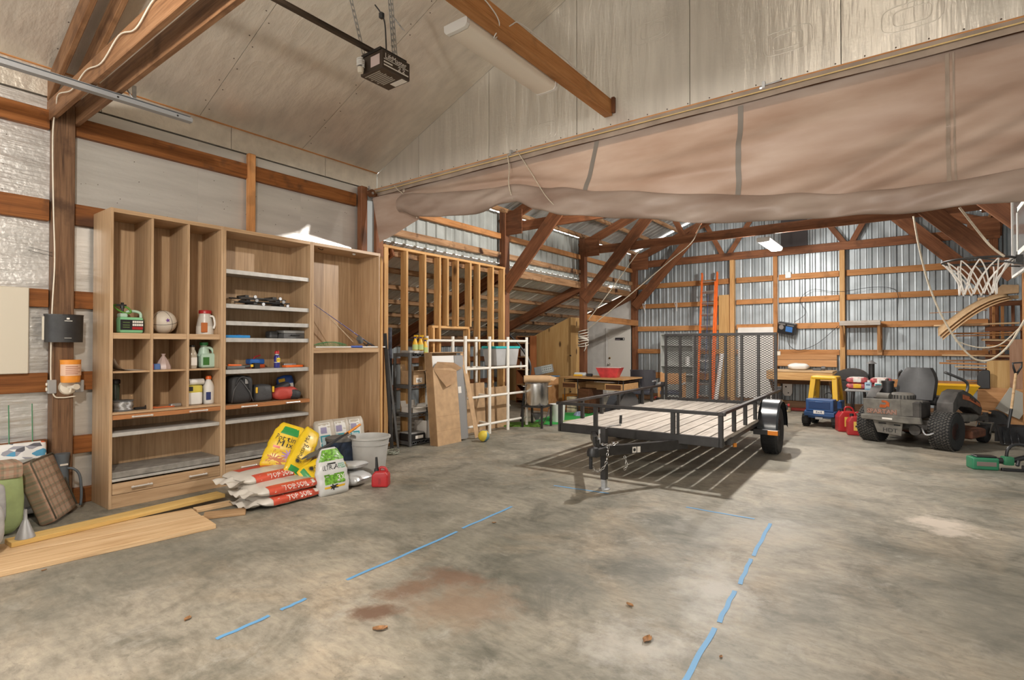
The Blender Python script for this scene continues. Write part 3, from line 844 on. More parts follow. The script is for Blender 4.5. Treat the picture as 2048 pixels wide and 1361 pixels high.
for x, z0 in ((-5.36, 3.49), (-5.25, 3.33), (-5.13, 3.16), (-3.56, 3.1), (-3.58, 3.2)):
    b = B(); b.lathe([(.012, -.003), (.024, 0), (.012, .003)], 12, rotM((x - CO.x, 4.80 - CO.y, z0 - CO.z), rx=90)); b.build('grommet', NICKEL, curt)
rope('pull_cord', [(-6.1, 4.93, 3.615), (-4, 4.925, 3.62), (-1.5, 4.925, 3.615), (1.27, 4.925, 3.62)], .006, plain('yellow_cord', (.62, .45, .20), .7), 'yellow pull cord strung along the curtain rail', n=5)
rope('tie_cord', [(-5.66, 4.90, 3.63), (-5.50, 4.84, 3.52), (-5.34, 4.79, 3.42), (-5.18, 4.78, 3.2), (-5.11, 4.8, 3.09)], .006, ROPE, 'short tie cord over the left corner of the curtain', n=5)
rope('tie_cord', [(-3.74, 4.92, 3.66), (-3.66, 4.85, 3.45), (-3.6, 4.76, 3.25), (-3.55, 4.76, 3.07)], .006, ROPE, 'tie cord pinching the curtain roll near its left end', n=5)
rope('tie_cord', [(-3.60, 4.92, 3.66), (-3.35, 4.83, 3.35), (-3.1, 4.74, 3.03), (-2.95, 4.76, 2.86)], .005, ROPE, 'slanting cord from the rail pulley across the curtain', n=5)
for x in (-3.72, -1.02):
    t = thing('rail_pulley', 'small metal pulley on the rail ' + ('where the tie cords meet' if x < -3 else 'above the right half of the curtain'), 'pulley', (x, 4.97, 3.68))
    b = B(); b.box(-.012, .012, -.02, .02, -.03, .03); b.build('bracket', STEEL, t)
    b = B(); b.cyl((-.03, 0, -.02), (-.012, 0, -.02), .022, n=12); b.build('wheel', STEEL, t)
    b = B(); b.cyl((0, 0, 0), (.14 if x > -2 else .06, 0, .005), .006, n=6); b.build('pin', STEEL, t)
rope('hanging_rope', [(0.0, 7, 2.80), (.04, 7, 2.5), (.11, 7, 2.13), (.21, 7, 1.79), (.33, 7, 1.52), (.44, 7, 1.35), (.53, 7, 1.30), (.62, 7, 1.33), (.73, 7, 1.46), (.84, 7, 1.70)], .009, ROPE, 'pale rope drooping in front of the lumber rack', seg=5)
rope('hanging_rope', [(.33, 7.05, 1.50), (.44, 7.05, 1.45), (.55, 7.05, 1.43), (.68, 7.05, 1.47), (.84, 7.05, 1.66)], .006, ROPE, 'thin slack line beneath the drooping rope at the right edge')
rope('hanging_rope', [(.28, 5.3, 2.5), (.40, 5.3, 2.28), (.46, 5.3, 2.18), (.53, 5.3, 2.10)], .008, ROPE, 'short rope from the curtain to the basketball rim')
rope('stay_rope', [(-6.0, 10.9, 2.0), (-5.45, 10.9, 2.63), (-4.91, 10.9, 3.28), (-4.71, 10.9, 3.51)], .010, ROPE, 'steeper of the two ropes rising from the cord-wound post')
rope('stay_rope', [(-6.0, 10.86, 1.8), (-5.67, 10.86, 2.03), (-4.86, 10.86, 2.6), (-4.05, 10.86, 3.2), (-3.6, 10.86, 3.53), (-3.41, 10.86, 3.86)], .010, ROPE, 'longer rope slanting from the cord-wound post to the truss')
b = B()
for k in range(9):
    z = -.16 + k * .04
    b.tube([(math.cos(a) * .115, math.sin(a) * .115, z + .03 * math.sin(a + k)) for a in [i * math.pi / 8 for i in range(16)]], .012, 5, closed=True)
b.tube([(.1, -.08, -.1), (.12, -.1, -.22), (.08, -.11, -.30)], .011, 5)
tag(b.build('rope_coil', plain('white_rope', (.62, .58, .50), .8), None, smooth=True, M=Matrix.Translation((-6.15, 11.0, 1.62))), 'white cord wound around the post beside the plywood booth', 'rope')

# ------------------------------------------------------------------ cabinets
HANDLE = plain('satin_handle', (.78, .74, .69), .32, .55)
def handle(parent, y, z, x=.232, ln=.15):
    b = B(); b.cyl((x + .025, y - ln / 2, z), (x + .025, y + ln / 2, z), .008, n=8)
    for s in (-1, 1):
        b.cyl((x - .005, y + s * ln * .4, z), (x + .025, y + s * ln * .4, z), .006, n=8)
        b.lathe([(0, -.012), (.010, -.008), (.011, 0), (.010, .008), (0, .012)], 8, rotM((x + .025, y + s * ln * .5, z), rx=90))
    b.build('handle', HANDLE, parent, auto=40)
def cabinet(y0, y1, label):
    yc = (y0 + y1) / 2; w = (y1 - y0) / 2
    t = thing('shelf_cabinet', label, 'cabinet', (-5.925, yc, 0), group='row of oak shelf cabinets')
    def bx(name, xa, xb, ya, yb, za, zb, mat, bev=.0015, par=None):
        b = B(); b.box(xa, xb, ya - (yc if par is None or True else 0), yb - yc, za, zb)
        return b.build(name, mat, par or t, bevel=bev)
    bx('side_panel', -.225, .225, y0, y0 + .024, 0, 2.68, OAKZ)
    bx('side_panel', -.225, .225, y1 - .024, y1, 0, 2.68, OAKZ)
    bx('top_panel', -.225, .224, y0 + .024, y1 - .024, 2.642, 2.679, OAKY)
    bx('back_panel', -.222, -.207, y0 + .024, y1 - .024, .02, 2.642, OAKZ)
    return t, bx, yc
IN = .024
def lower(t, bx, yc, y0, y1, dz=0.0):
    a, c = y0 + IN, y1 - IN
    d = bx('drawer', .17, .228, a + .002, c - .002, .787 + dz * 0, .828, OAKR)
    for q in (.24, .76): handle(d, a + (c - a) * q - yc, .806)
    bx('metal_shelf', -.205, .21, a, c, .632, .668, SHELFM, .004)
    bx('floor_tray', -.205, .215, a, c, .262, .318, SHELFD, .006)
    bx('tray_rail', .19, .222, a, c, .235, .258, SHELFM, .003)
    d = bx('drawer', .195, .226, a + .003, c - .003, .122, .218, OAKY, .002)
    for q in (.24, .76): handle(d, a + (c - a) * q - yc, .172)
    bx('base_board', .19, .224, a, c, 0, .118, OAKY)
    bx('inner_floor', -.205, .19, a, c, .10, .12, OAKY)
# unit one
y0, y1 = 1.69, 2.667
t, bx, yc = cabinet(y0, y1, 'oak cabinet with three tall cubbies and drawers beside the brown post')
for ya in (2.012, 2.325): bx('divider', -.206, .22, ya, ya + .02, .852, 2.642, OAKZ)
for ya, yb in ((y0 + IN, 2.012), (2.032, 2.325), (2.345, y1 - IN)):
    bx('thick_shelf', -.206, .215, ya, yb, 1.512, 1.565, OAKY)
    bx('thin_shelf', -.206, .20, ya, yb, 1.203, 1.22, OAKY)
bx('fixed_shelf', -.206, .222, y0 + IN, y1 - IN, .832, .852, OAKY)
lower(t, bx, yc, y0, y1)
# unit two
y0, y1 = 2.669, 3.683
t, bx, yc = cabinet(y0, y1, 'middle oak cabinet with grey metal shelves holding bags and tools')
for z in (2.222, 1.862, 1.682, 1.506, 1.172):
    bx('metal_shelf', -.205, .205, y0 + IN, y1 - IN, z, z + .026, SHELFM, .003)
    bx('shelf_lip', .199, .206, y0 + IN + .002, y1 - IN - .002, z - .018, z + .026, SHELFM, .001)
bx('fixed_shelf', -.206, .168, y0 + IN, y1 - IN, .805, .828, OAKY)
lower(t, bx, yc, y0, y1)
# unit three
y0, y1 = 3.685, 4.70
t, bx, yc = cabinet(y0, y1, 'right oak cabinet, nearly empty, with fishing rod and one deep shelf')
bx('thick_shelf', -.206, .222, y0 + IN, y1 - IN, 1.362, 1.42, OAKY)
bx('base_board', .19, .224, y0 + IN, y1 - IN, 0, .118, OAKY)
bx('inner_floor', -.205, .19, y0 + IN, y1 - IN, .10, .12, OAKY)
b = B(); b.tube(smoothcurve([(.10, -.35, 2.64), (.12, -.33, 2.625), (.12, -.30, 2.625), (.10, -.28, 2.64)], 5), .005, 6); b.build('hook', BLACKM, t)
b = B(); b.lathe([(0, -.02), (.018, -.014), (.022, 0)], 14, c=(.11, .17, 2.641)); b.build('hook', WHITEP, t)
beam('edge_strip', (-5.705, 4.715, 0), (-5.705, 4.715, 2.64), .05, .028, PINE, None, label='pale pine edging along the right side of the last oak cabinet', cat='trim strip')
# wall edge seen above: angled inside hook row left out of view

# ------------------------------------------------------------------ things on the shelves
def solid(name, fn, mat, loc, label, cat, rz=0, group=None, **kw):
    b = B(); fn(b)
    o = b.build(name, mat, None, M=rotM(loc, rz=rz), **kw)
    return tag(o, label, cat, group)
def rbox(name, d, mat, parent=None, M=None, bevel=.01, seg=3, z0=True, auto=35):
    b = B(); b.box(-d[0] / 2, d[0] / 2, -d[1] / 2, d[1] / 2, 0 if z0 else -d[2] / 2, d[2] if z0 else d[2] / 2)
    return b.build(name, mat, parent, bevel=bevel, seg=seg, M=M, auto=auto)

MINT = plain('mint_liquid', (.25, .60, .33), .3); MINTL = plain('pale_mint_plastic', (.50, .70, .58), .35)
# green sprayer jug
t = thing('sprayer_jug', 'mint green sprayer jug with black label in the left cubby', 'jug', (-5.90, 1.905, 1.566))
b = B(); b.box(-.06, .06, -.095, .095, 0, .15); j = b.build('body', MINT, t, bevel=.022, seg=3, auto=35)
b = B(); b.box(-.05, .05, -.09, -.03, .145, .185); b.build('shoulder', MINTL, t, bevel=.015, seg=3, auto=35)
b = B(); b.tube(smoothcurve([(0, -.03, .15), (0, -.02, .20), (0, .04, .208), (0, .085, .19), (0, .09, .14)], 5), .013, 8); b.build('handle', MINTL, t, smooth=True)
b = B(); b.box(.0605, .063, -.094, .094, .03, .125); lb = b.build('label', BLACKP, t)
b = B(); b.box(.0635, .0645, .0, .085, .035, .06); b.build('red_strip', RED, lb)
for zz in (.068, .096):
    for q in range(5):
        b = B(); b.box(.0635, .0645, .002 + .0175 * q, .017 + .0175 * q, zz, zz + .020); b.box(.0646, .065, .006 + .0175 * q, .012 + .0175 * q, zz + .006 + .004 * (q % 2), zz + .012); tag(b.build('blurred_print', WHITEL, lb), kind='stuff')
for zz in (.05, .07, .095):
    b = B(); b.box(.0635, .0645, -.075, -.02, zz, zz + .009); b.build('green_print', plain('label_green_print', (.10, .16, .05), .5), lb)
b = B(); b.cyl((0, -.06, .185), (0, -.06, .23), .012, n=8).box(-.012, .012, -.12, -.03, .25, .268).cyl((0, -.06, .23), (0, -.06, .255), .018, n=8).box(-.01, .01, -.07, -.05, .255, .285)
b.build('trigger_head', BLACKP, t)
b = B(); b.tube(smoothcurve([(0, -.05, .25), (.02, -.02, .235), (.03, -.0, .20), (.02, -.03, .185), (.01, -.09, .21), (0, -.13, .25), (.01, -.11, .262)], 5), .008, 6); b.build('hose', plain('green_hose', (.10, .30, .03), .5), t, smooth=True)
# white basketball
t = thing('basketball', 'white basketball with a small purple star emblem in the middle cubby', 'ball', (-5.93, 2.20, 1.681), rot=(R(12), R(10), R(20)))
b = B(); n = 20
b.lathe([(.114 * math.sin(math.pi * i / n), -.114 * math.cos(math.pi * i / n)) for i in range(n + 1)], 28)
b.build('ball', plain('white_leather', (.70, .64, .55), .45, bump=.1, bscale=300), t, smooth=True)
for M in (rotM(), rotM(rx=90), rotM(ry=90)):
    b = B(); b.tube([M @ Vector((.1135 * math.cos(a), .1135 * math.sin(a), 0)) for a in [i * 2 * math.pi / 40 for i in range(40)]], .0022, 5, closed=True); b.build('seam', BLACKP, t, smooth=True)
b = B(); pts = []
for i in range(10):
    a = math.pi * 2 * i / 10; r_ = .022 if i % 2 == 0 else .010
    pts.append((math.sin(a) * r_, math.cos(a) * r_))
Mst = face_M(Vector((.88, -.30, .36)).normalized() * .1135, (.30, .95, 0), (-.3, .1, .93))
b.prism(pts, 0, .0015, 'XY', Mst); b.build('star_emblem', plain('purple_print', (.16, .06, .28), .5), t)
# clear jar with red lid
CLEAR = plain('milky_plastic', (.62, .60, .56), .3)
t = thing('plastic_jar', 'clear handled jar with red lid in the right tall cubby', 'jar', (-5.90, 2.575, 1.566))
b = B(); b.lathe([(.075, 0), (.08, .02), (.078, .09), (.066, .16), (.055, .20), (.055, .215)], 20); b.build('body', CLEAR, t, auto=40)
b = B(); b.lathe([(.06, .215), (.06, .243), (.055, .25)], 20); b.build('lid', RED, t, auto=40)
b = B(); b.tube(smoothcurve([(.06, .02, .19), (.075, .05, .18), (.085, .06, .11), (.08, .05, .06)], 5), .011, 8); b.build('handle', WHITEP, t, smooth=True)
b = B(); b.lathe([(.081, 0), (.082, .025), (.0805, .085)], 20); b.build('contents', plain('white_powder', (.75, .73, .68), .8), t, auto=40)
b = B(); b.box(.068, .083, -.07, -.01, .02, .12); b.build('label', plain('orange_label', (.55, .17, .05), .5), t, bevel=.003)
# clear bottle and mint jug
t = thing('glass_bottle', 'clear square bottle with white label beside the mint jug', 'bottle', (-5.86, 2.435, 1.221))
b = B(); b.lathe([(.042, 0), (.045, .02), (.045, .14), (.03, .18), (.024, .19), (.024, .215)], 14); b.build('body', plain('clear_glass_look', (.42, .36, .28), .15), t, auto=40)
b = B(); b.box(.0445, .047, -.028, .028, .03, .11); b.build('label', PAPER, t)
b = B(); b.cyl((0, 0, .215), (0, 0, .235), .026, n=14); b.build('cap', BLACKP, t, auto=40)
t = thing('mint_jug', 'pale mint jug with green cap and green label on the middle right shelf', 'jug', (-5.90, 2.575, 1.221))
b = B(); b.box(-.065, .065, -.06, .085, 0, .15); b.build('body', MINTL, t, bevel=.028, seg=3, auto=35)
b = B(); b.lathe([(.06, .12), (.045, .19), (.032, .225), (.032, .235)], 14, c=(0, -.01, 0)); b.build('neck', MINTL, t, auto=40)
b = B(); b.tube(smoothcurve([(.02, .0, .215), (.02, .05, .20), (.02, .075, .16), (.02, .078, .10)], 5), .014, 8); b.build('handle', MINTL, t, smooth=True)
b = B(); b.cyl((0, -.01, .232), (0, -.01, .262), .04, n=16); b.build('cap', plain('green_cap', (.03, .26, .08), .4), t, auto=40)
b = B(); b.box(.0655, .068, -.045, .015, .03, .11); b.build('label', plain('green_label', (.05, .20, .04), .5), t)
# detergent bottle, yellow bag, paper roll
t = thing('white_bottle', 'white bottle with orange cap on the lower right shelf', 'bottle', (-5.87, 2.60, .853))
b = B(); b.lathe([(.05, 0), (.054, .02), (.054, .17), (.042, .21), (.024, .24), (.022, .25)], 18); b.build('body', WHITEP, t, auto=40)
b = B(); b.lathe([(.028, .25), (.028, .275), (.02, .285)], 14); b.build('cap', plain('orange_cap', (.72, .13, .02), .4), t, auto=40)
b = B(); b.box(.045, .056, -.045, .0, .04, .12); b.build('label', plain('navy_label', (.03, .05, .18), .5), t, bevel=.002)
t = thing('yellow_pouch', 'yellow and white bag of granules under a white paper roll', 'bag', (-5.86, 2.445, .853))
b = B(); b.box(-.05, .05, -.075, .075, 0, .13); b.build('lower_body', WHITEP, t, bevel=.02, seg=3, auto=35)
b = B(); b.box(-.049, .049, -.074, .074, .12, .195); b.build('upper_body', plain('pouch_yellow', (.62, .52, .08), .5), t, bevel=.014, seg=3, auto=35)
b = B(); b.box(.0505, .0515, -.074, -.02, .14, .185); b.build('black_corner', BLACKP, t)
solid('paper_roll', lambda b: b.cyl((0, -.075, .0), (0, .075, .0), .032, n=16).cyl((0, -.076, 0), (0, -.0765, 0), .012, n=10).cyl((0, .0755, 0), (0, .0765, 0), .012, n=10), WHITEP, (-5.86, 2.47, 1.081), 'white paper roll lying on the yellow bag', 'roll', rz=8, auto=40)
# wire spool, torch, small items in lower left cubbies
t = thing('wire_spool', 'spool of silver wire in the lower left cubby', 'spool', (-5.83, 1.83, .853))
b = B(); b.cyl((0, 0, 0), (0, 0, .008), .088, n=22).cyl((0, 0, .088), (0, 0, .096), .088, n=22).cyl((0, 0, 0), (0, 0, .09), .04, n=14); b.build('reel', GREYD, t, auto=40)
b = B()
for k in range(8): b.tube([((.078 + .004 * math.sin(3 * a + k)) * math.cos(a), (.078 + .004 * math.sin(3 * a + k)) * math.sin(a), .014 + .0095 * k) for a in [i * math.pi / 12 for i in range(24)]], .006, 5, closed=True)
b.build('wire', plain('silver_wire', (.45, .45, .45), .35, .8), t, smooth=True)
t = thing('dark_canister', 'black topped clear canister behind the wire spool', 'canister', (-6.02, 1.83, .853))
b = B(); b.lathe([(.034, 0), (.036, .22), (.03, .24)], 14); b.build('body', plain('smoky_plastic', (.06, .085, .06), .25), t, auto=40)
b = B(); b.lathe([(.04, .24), (.042, .27), (.035, .28)], 14); b.build('cap', BLACKP, t, auto=40)
solid('folded_card', lambda b: b.grid(lambda u, v: (-.15 + .3 * v, -.12 + .24 * u, .11 * (1 - u) ** 6 + .001), 14, 2), PAPER, (-5.92, 1.87, 1.221), 'curled white sheet lying in the left cubby', 'paper', smooth=True)
t = thing('snack_box', 'small coloured box beside a clear pouch in the middle cubby', 'box', (-5.84, 2.085, 1.221))
b = B(); b.box(-.03, .03, -.04, .045, 0, .055); b.build('carton', plain('blue_carton', (.08, .16, .38), .5), t, bevel=.002)
b = B(); b.box(.0305, .031, -.04, -.01, 0, .054); b.build('red_panel', RED, t)
solid('plastic_pouch', lambda b: b.lathe([(.07, 0), (.066, .03), (.045, .08), (.012, .13), (.02, .15)], 9), plain('clear_pouch', (.58, .45, .42), .25), (-5.90, 2.19, 1.221), 'crumpled clear pouch standing in the middle cubby', 'pouch', auto=20)
solid('black_clip', lambda b: b.box(-.02, .02, -.05, .05, 0, .022).cyl((0, .04, .02), (0, .06, .02), .02, n=10), BLACKP, (-5.82, 1.97, .853), 'small black clip on the cubby floor beside the wire spool', 'clip', bevel=.004)
solid('silver_packet', lambda b: b.box(-.03, .03, -.05, .05, 0, .03), plain('foil_packet', (.45, .45, .44), .3, .6), (-5.83, 2.27, .853), 'small silver packet on the floor of the middle cubby', 'packet', rz=6, bevel=.008)
solid('flat_tool', lambda b: b.box(-.012, .012, -.10, .10, 0, .012).box(-.02, .02, -.10, -.06, 0, .016), plain('orange_tool', (.55, .12, .03), .5), (-5.80, 2.15, .853), 'thin orange and black tool on the floor of the middle cubby', 'tool', rz=-4, bevel=.003)
# unit two contents
def stacktool(z, dx, rz, i):
    lab = ['lowest of the black folding brackets stacked on the second shelf', 'middle black folding bracket in the stack on the second shelf', 'topmost black folding bracket in the stack on the second shelf'][i]
    t = thing('folding_bracket', lab, 'bracket', (-5.90, 3.18 + dx, z), rz, group='black folding brackets on the shelf')
    for xa in (-.10, .07):
        b = B(); b.box(xa, xa + .03, -.28, .28, 0, .012); b.build('rail', BLACKM, t, bevel=.002)
    for ya, yb in ((-.2, -.16), (.12, .17)):
        b = B(); b.box(-.09, .09, ya, yb, .012, .035); b.build('cross_bar', BLACKM, t, bevel=.003)
    for ya in (-.1, .2):
        b = B(); b.cyl((.10, ya, .02), (.112, ya, .02), .018, n=10); b.build('pivot', STEEL, t)
for i, (z, dx, rz) in enumerate(((1.889, .05, 4), (1.927, .0, -5), (1.965, -.04, 3))): stacktool(z, dx, rz, i)
solid('burlap_scrap', lambda b: b.lathe([(.07, 0), (.06, .04), (.03, .075), (0, .085)], 10), plain('burlap', (.40, .29, .18), .9, var=.2, bscale=60), (-6.0, 2.86, 1.889), 'tan crumpled cloth behind the black brackets', 'cloth', auto=25)
t = thing('tool_case', 'small grey tool case with black handle on the fourth shelf', 'tool case', (-5.90, 3.53, 1.533))
b = B(); b.box(-.09, .09, -.13, .13, 0, .06); b.build('base', GREYD, t, bevel=.006)
b = B(); b.box(-.09, .09, -.13, .13, .062, .095); b.build('lid', GREYP, t, bevel=.006)
b = B(); b.tube([(.09, -.05, .035), (.112, -.05, .04), (.112, .05, .04), (.09, .05, .035)], .006, 6); b.build('handle', BLACKP, t)
solid('spare_case', lambda b: b.box(-.06, .06, -.05, .05, 0, .085), GREYD, (-5.98, 3.345, 1.533), 'dark box half hidden behind the grey tool case', 'box', bevel=.015)
t = thing('blue_tool', 'flat blue cutting tool at the left end of the fourth shelf', 'tool', (-5.84, 2.87, 1.533))
b = B(); b.box(-.025, .025, -.14, .14, 0, .03); b.build('body', plain('bright_blue', (.02, .24, .58), .4), t, bevel=.009, seg=2)
b = B(); b.cyl((.0, .02, .03), (.0, .02, .036), .02, n=12); b.build('knob', plain('navy_knob', (.02, .04, .16), .4), t)
t = thing('lubricant_can', 'tall blue spray can with red cap on the fifth shelf', 'spray can', (-5.84, 3.33, 1.199))
CAN = plain('can_blue', (.03, .03, .20), .35)
b = B(); b.lathe([(.03, 0), (.032, .005), (.032, .125), (.024, .14), (.018, .145)], 16); c = b.build('can', CAN, t, auto=40)
b = B(); b.cyl((.0325, 0, .088), (.0335, 0, .088), .025, n=16); lb = b.build('yellow_badge', plain('can_yellow', (.80, .60, .02), .5), c)
text('badge_lettering', 'WD-40', .017, CAN, c, face_M((.0345, 0, .088), (0, 1, 0), (0, 0, 1)))
b = B(); b.cyl((0, 0, .058), (0, 0, .064), .0326, n=16); b.build('white_band', WHITEL, c)
b = B(); b.lathe([(.018, .142), (.018, .155), (.012, .158)], 12); b.build('collar', WHITEP, t, auto=40)
b = B(); b.lathe([(.026, .158), (.027, .18), (.02, .19)], 12).box(.0, .032, -.008, .008, .178, .195); b.build('cap', RED, t, auto=40)
t = thing('tape_case', 'small blue and red carrying case at the back of the fifth shelf', 'case', (-6.0, 3.16, 1.199))
b = B(); b.box(-.06, .06, -.09, .09, .0, .04); b.build('base', plain('orange_red', (.62, .10, .02), .45), t, bevel=.015, seg=3)
b = B(); b.box(-.058, .058, -.085, .085, .04, .10); b.build('lid', plain('case_blue', (.02, .12, .42), .4), t, bevel=.02, seg=3)
b = B(); b.tube([(0, -.02, .10), (0, 0, .125), (0, .06, .14)], .008, 6); b.build('handle', RED, t)
t = thing('hand_tool', 'grey cordless tool with orange grip lying on the fifth shelf', 'tool', (-5.80, 2.90, 1.199), 4)
b = B(); b.box(-.035, .035, -.17, .03, 0, .035); b.build('body', GREYD, t, bevel=.012, seg=2)
b = B(); b.cyl((0, -.14, .045), (0, .0, .038), .012, .012, n=8); b.build('grip', ORANGEF, t, auto=40)
b = B(); b.cyl((0, .02, .025), (0, .14, .03), .015, .018, n=10).box(-.03, .03, .14, .2, 0, .06); b.build('head', BLACKP, t)
b = B(); b.box(-.018, .018, .10, .13, .018, .045); b.build('yellow_collar', YELLOW, t)
t = thing('orange_saw', 'flat orange tool with grey jaw beside the spray can', 'tool', (-5.82, 3.52, 1.199), -3)
b = B(); b.prism([(-.04, -.12), (.03, -.10), (.035, .10), (.0, .13), (-.04, .08)], 0, .025, 'XY'); b.build('body', ORANGEF, t, bevel=.005)
b = B(); b.box(-.06, -.02, -.1, .05, .02, .045); b.build('jaw', STEEL, t, bevel=.004)

# fabric bags on the sixth shelf
def blob(name, d, mat, parent, M, p=3.0, wr=.02, nu=18, nv=12, seed=0):
    """soft bag: super-ellipsoid with folds, sitting on z=0"""
    rnd = random.Random(seed); ph = [rnd.uniform(0, 6) for _ in range(6)]
    def fn(u, v):
        a = 2 * math.pi * u; e = math.pi * (v - .5)
        sg = lambda c, q: math.copysign(abs(c) ** q, c)
        x = sg(math.cos(a), 2 / p) * sg(math.cos(e), 2 / p); y = sg(math.sin(a), 2 / p) * sg(math.cos(e), 2 / p); z = sg(math.sin(e), 2 / p)
        w = 1 + wr * (math.sin(5 * a + ph[0] + 3 * z) + math.sin(9 * y * 3 + ph[1]) + .7 * math.sin(11 * z + 4 * x + ph[2]))
        return (x * d[0] / 2 * w, y * d[1] / 2 * w, (z * (1 + wr * math.sin(7 * y + ph[3])) + 1) * d[2] / 2)
    b = B(); b.grid(fn, nu, nv)
    return b.build(name, mat, parent, smooth=True, M=M)
BAGB = plain('black_nylon', (.028, .028, .03), .6, bump=.15, bscale=30)
t = thing('tool_bag', 'upright black fabric tool bag at the left of the sixth shelf', 'bag', (-5.87, 2.90, .829))
blob('body', (.24, .25, .30), BAGB, t, None, 4.5, .012, 24, 16, 1)
b = B(); b.tube(smoothcurve([(.12, -.08, .20), (.135, -.05, .27), (.13, .0, .285), (.135, .05, .25), (.12, .07, .15)], 5), .010, 6); b.build('strap', BAGB, t, smooth=True)
b = B(); b.box(.118, .128, .02, .06, .21, .265); b.build('grey_tag', GREYP, t, bevel=.004)
b = B(); b.tube([(.122, -.12, .02), (.127, -.10, .15), (.122, -.03, .26), (.127, .07, .12), (.122, .11, .02)], .004, 5); b.build('piping', GREYD, t, smooth=True)
t = thing('tool_bag', 'low grey and black bag with yellow loops in the middle of the sixth shelf', 'bag', (-5.86, 3.15, .829))
blob('body', (.20, .21, .19), plain('charcoal_nylon', (.05, .05, .052), .6, bump=.15, bscale=30), t, None, 4, .02, 22, 14, 2)
for s in (-1, 1):
    b = B(); b.box(.085, .105, s * .095 - .01, s * .095 + .01, .10, .165); b.build('yellow_loop', YELLOW, t, bevel=.004)
t = thing('tool_bag', 'slumped red and black bag on the right of the sixth shelf', 'bag', (-5.84, 3.41, .829))
blob('body', (.20, .30, .15), plain('bag_red', (.42, .05, .035), .6, bump=.1, bscale=30), t, None, 3, .035, 24, 14, 3)
blob('black_panel', (.16, .17, .12), BAGB, t, rotM((.03, .08, .0), rx=-15), 3, .03, 18, 12, 4)
blob('top_flap', (.13, .20, .08), BAGB, t, rotM((-.02, -.0, .105), rx=20), 3, .03, 18, 10, 5)
t = thing('seed_bag', 'blue and green snack bag leaning at the right of the sixth shelf', 'bag', (-6.0, 3.55, .829), rot=(R(8), 0, R(-8)))
blob('pouch', (.08, .20, .27), plain('bag_navy', (.02, .07, .28), .35), t, None, 4, .02, 18, 14, 6)
b = B(); b.lathe([(0, 0), (.07, .002), (.075, .006)], 18, rotM((.042, -.03, .11), ry=90)); b.build('green_print', plain('bag_green', (.05, .42, .08), .4), t)
b = B(); b.box(.035, .044, -.085, -.01, .2, .24); b.build('yellow_print', YELLOW, t, bevel=.003)
b = B(); b.box(.038, .044, .03, .08, .12, .17); b.build('pale_print', PAPER, t, bevel=.003)
# fishing gear in unit three
t = thing('fishing_rod', 'blue fishing rod with spinning reel leaning in the right cabinet', 'fishing rod', (-5.78, 4.68, 1.425))
b = B(); b.cyl((0, 0, .0), (-.18, -.86, .57), .008, .003, n=8); b.build('blank', plain('rod_blue', (.05, .04, .20), .35), t, auto=40)
b = B(); b.cyl((0, .02, -.005), (-.035, -.16, .105), .013, .011, n=10); b.build('grip', GREYD, t, auto=40)
rl = B(); rl.cyl((.02, -.25, .08), (.05, -.30, .12), .04, .035, n=14); rl.build('reel', plain('reel_metal', (.25, .27, .28), .3, .7), t, auto=40)
b = B(); b.tube([(0, -.27, .16), (.02, -.26, .12), (.04, -.27, .08)], .008, 6).cyl((.04, -.22, .06), (.07, -.2, .03), .006, n=6).cyl((.06, -.19, .02), (.06, -.16, .05), .012, n=8); b.build('crank', BLACKP, t)
for k in (.35, .55, .75, .9):
    b = B(); c = Vector((-.18 * k, -.86 * k, .57 * k)); b.tube([c + Vector((.012 * math.cos(a) + .008, 0, .012 * math.sin(a) - .01)) for a in [i * math.pi / 5 for i in range(10)]], .0015, 4, closed=True); b.build('line_guide', STEEL, t)
solid('whip_rod', lambda b: b.cyl((0, 0, 0), (-.12, -.55, .56), .004, .0025, n=6), plain('pale_rod', (.62, .52, .38), .5), (-5.92, 4.43, 1.50), 'thin pale rod tip leaning behind the fishing rod', 'rod')
t = thing('landing_net', 'landing net with green mesh and white handle on the shelf edge', 'net', (-5.72, 4.2, 1.432))
b = B(); b.cyl((0, -.45, 0), (0, .60, 0), .009, n=8); b.build('pole', WHITEP, t, auto=40)
b = B(); b.cyl((0, .05, .004), (0, .22, .004), .014, .016, n=8); b.build('grip', plain('net_blue', (.03, .08, .35), .5), t, auto=40)
b = B()
for k in range(22):
    y = -.46 + .02 * k; h = .045 * math.sin(math.pi * (k + 2) / 25)
    b.tube([(-.06, y, 0), (-.03, y + .01, h + .01), (.0, y + .015, h + .02), (.02, y + .02, .012)], .0022, 4)
for k in range(4):
    b.tube([(-.06 + .02 * k, -.46 + .022 * i, .012 + (.045 + .01 * (k % 2)) * math.sin(math.pi * (i + 2) / 25)) for i in range(21)], .0022, 4)
b.build('mesh_bag', plain('net_green', (.06, .24, .09), .7), t)
# ------------------------------------------------------------------ left edge: things on and under the post
b = B(); b.box(-.02, .02, -.55, .23, -.37, .37)
tag(b.build('beige_board', plain('beige_board', (.62, .565, .46), .6), None, bevel=.006, M=Matrix.Translation((-6.13, 1.0, 1.58))), 'blank beige board hung on the foil wall at the left edge', 'board')
t = thing('half_round_bin', 'black half-round plastic bin strapped to the brown post', 'bin', (-6.06, 1.455, 1.48))
prof = [(.135 * math.sin(a) * 1.0, .10 * math.cos(a)) for a in [(-90 + 15 * i) * math.pi / 180 for i in range(13)]]
b = B(); n = len(prof)
vs = [(z, y, 0) for y, z in prof] + [(z * 1.03, y * 1.03, .235) for y, z in prof]
b.add(vs, [(i, i + 1, n + i + 1, n + i) for i in range(n - 1)] + [tuple(range(n)), (0, n, 2 * n - 1, n - 1)])
b.build('shell', plain('black_bin', (.025, .025, .026), .5, var=.2, bscale=15), t, auto=30)
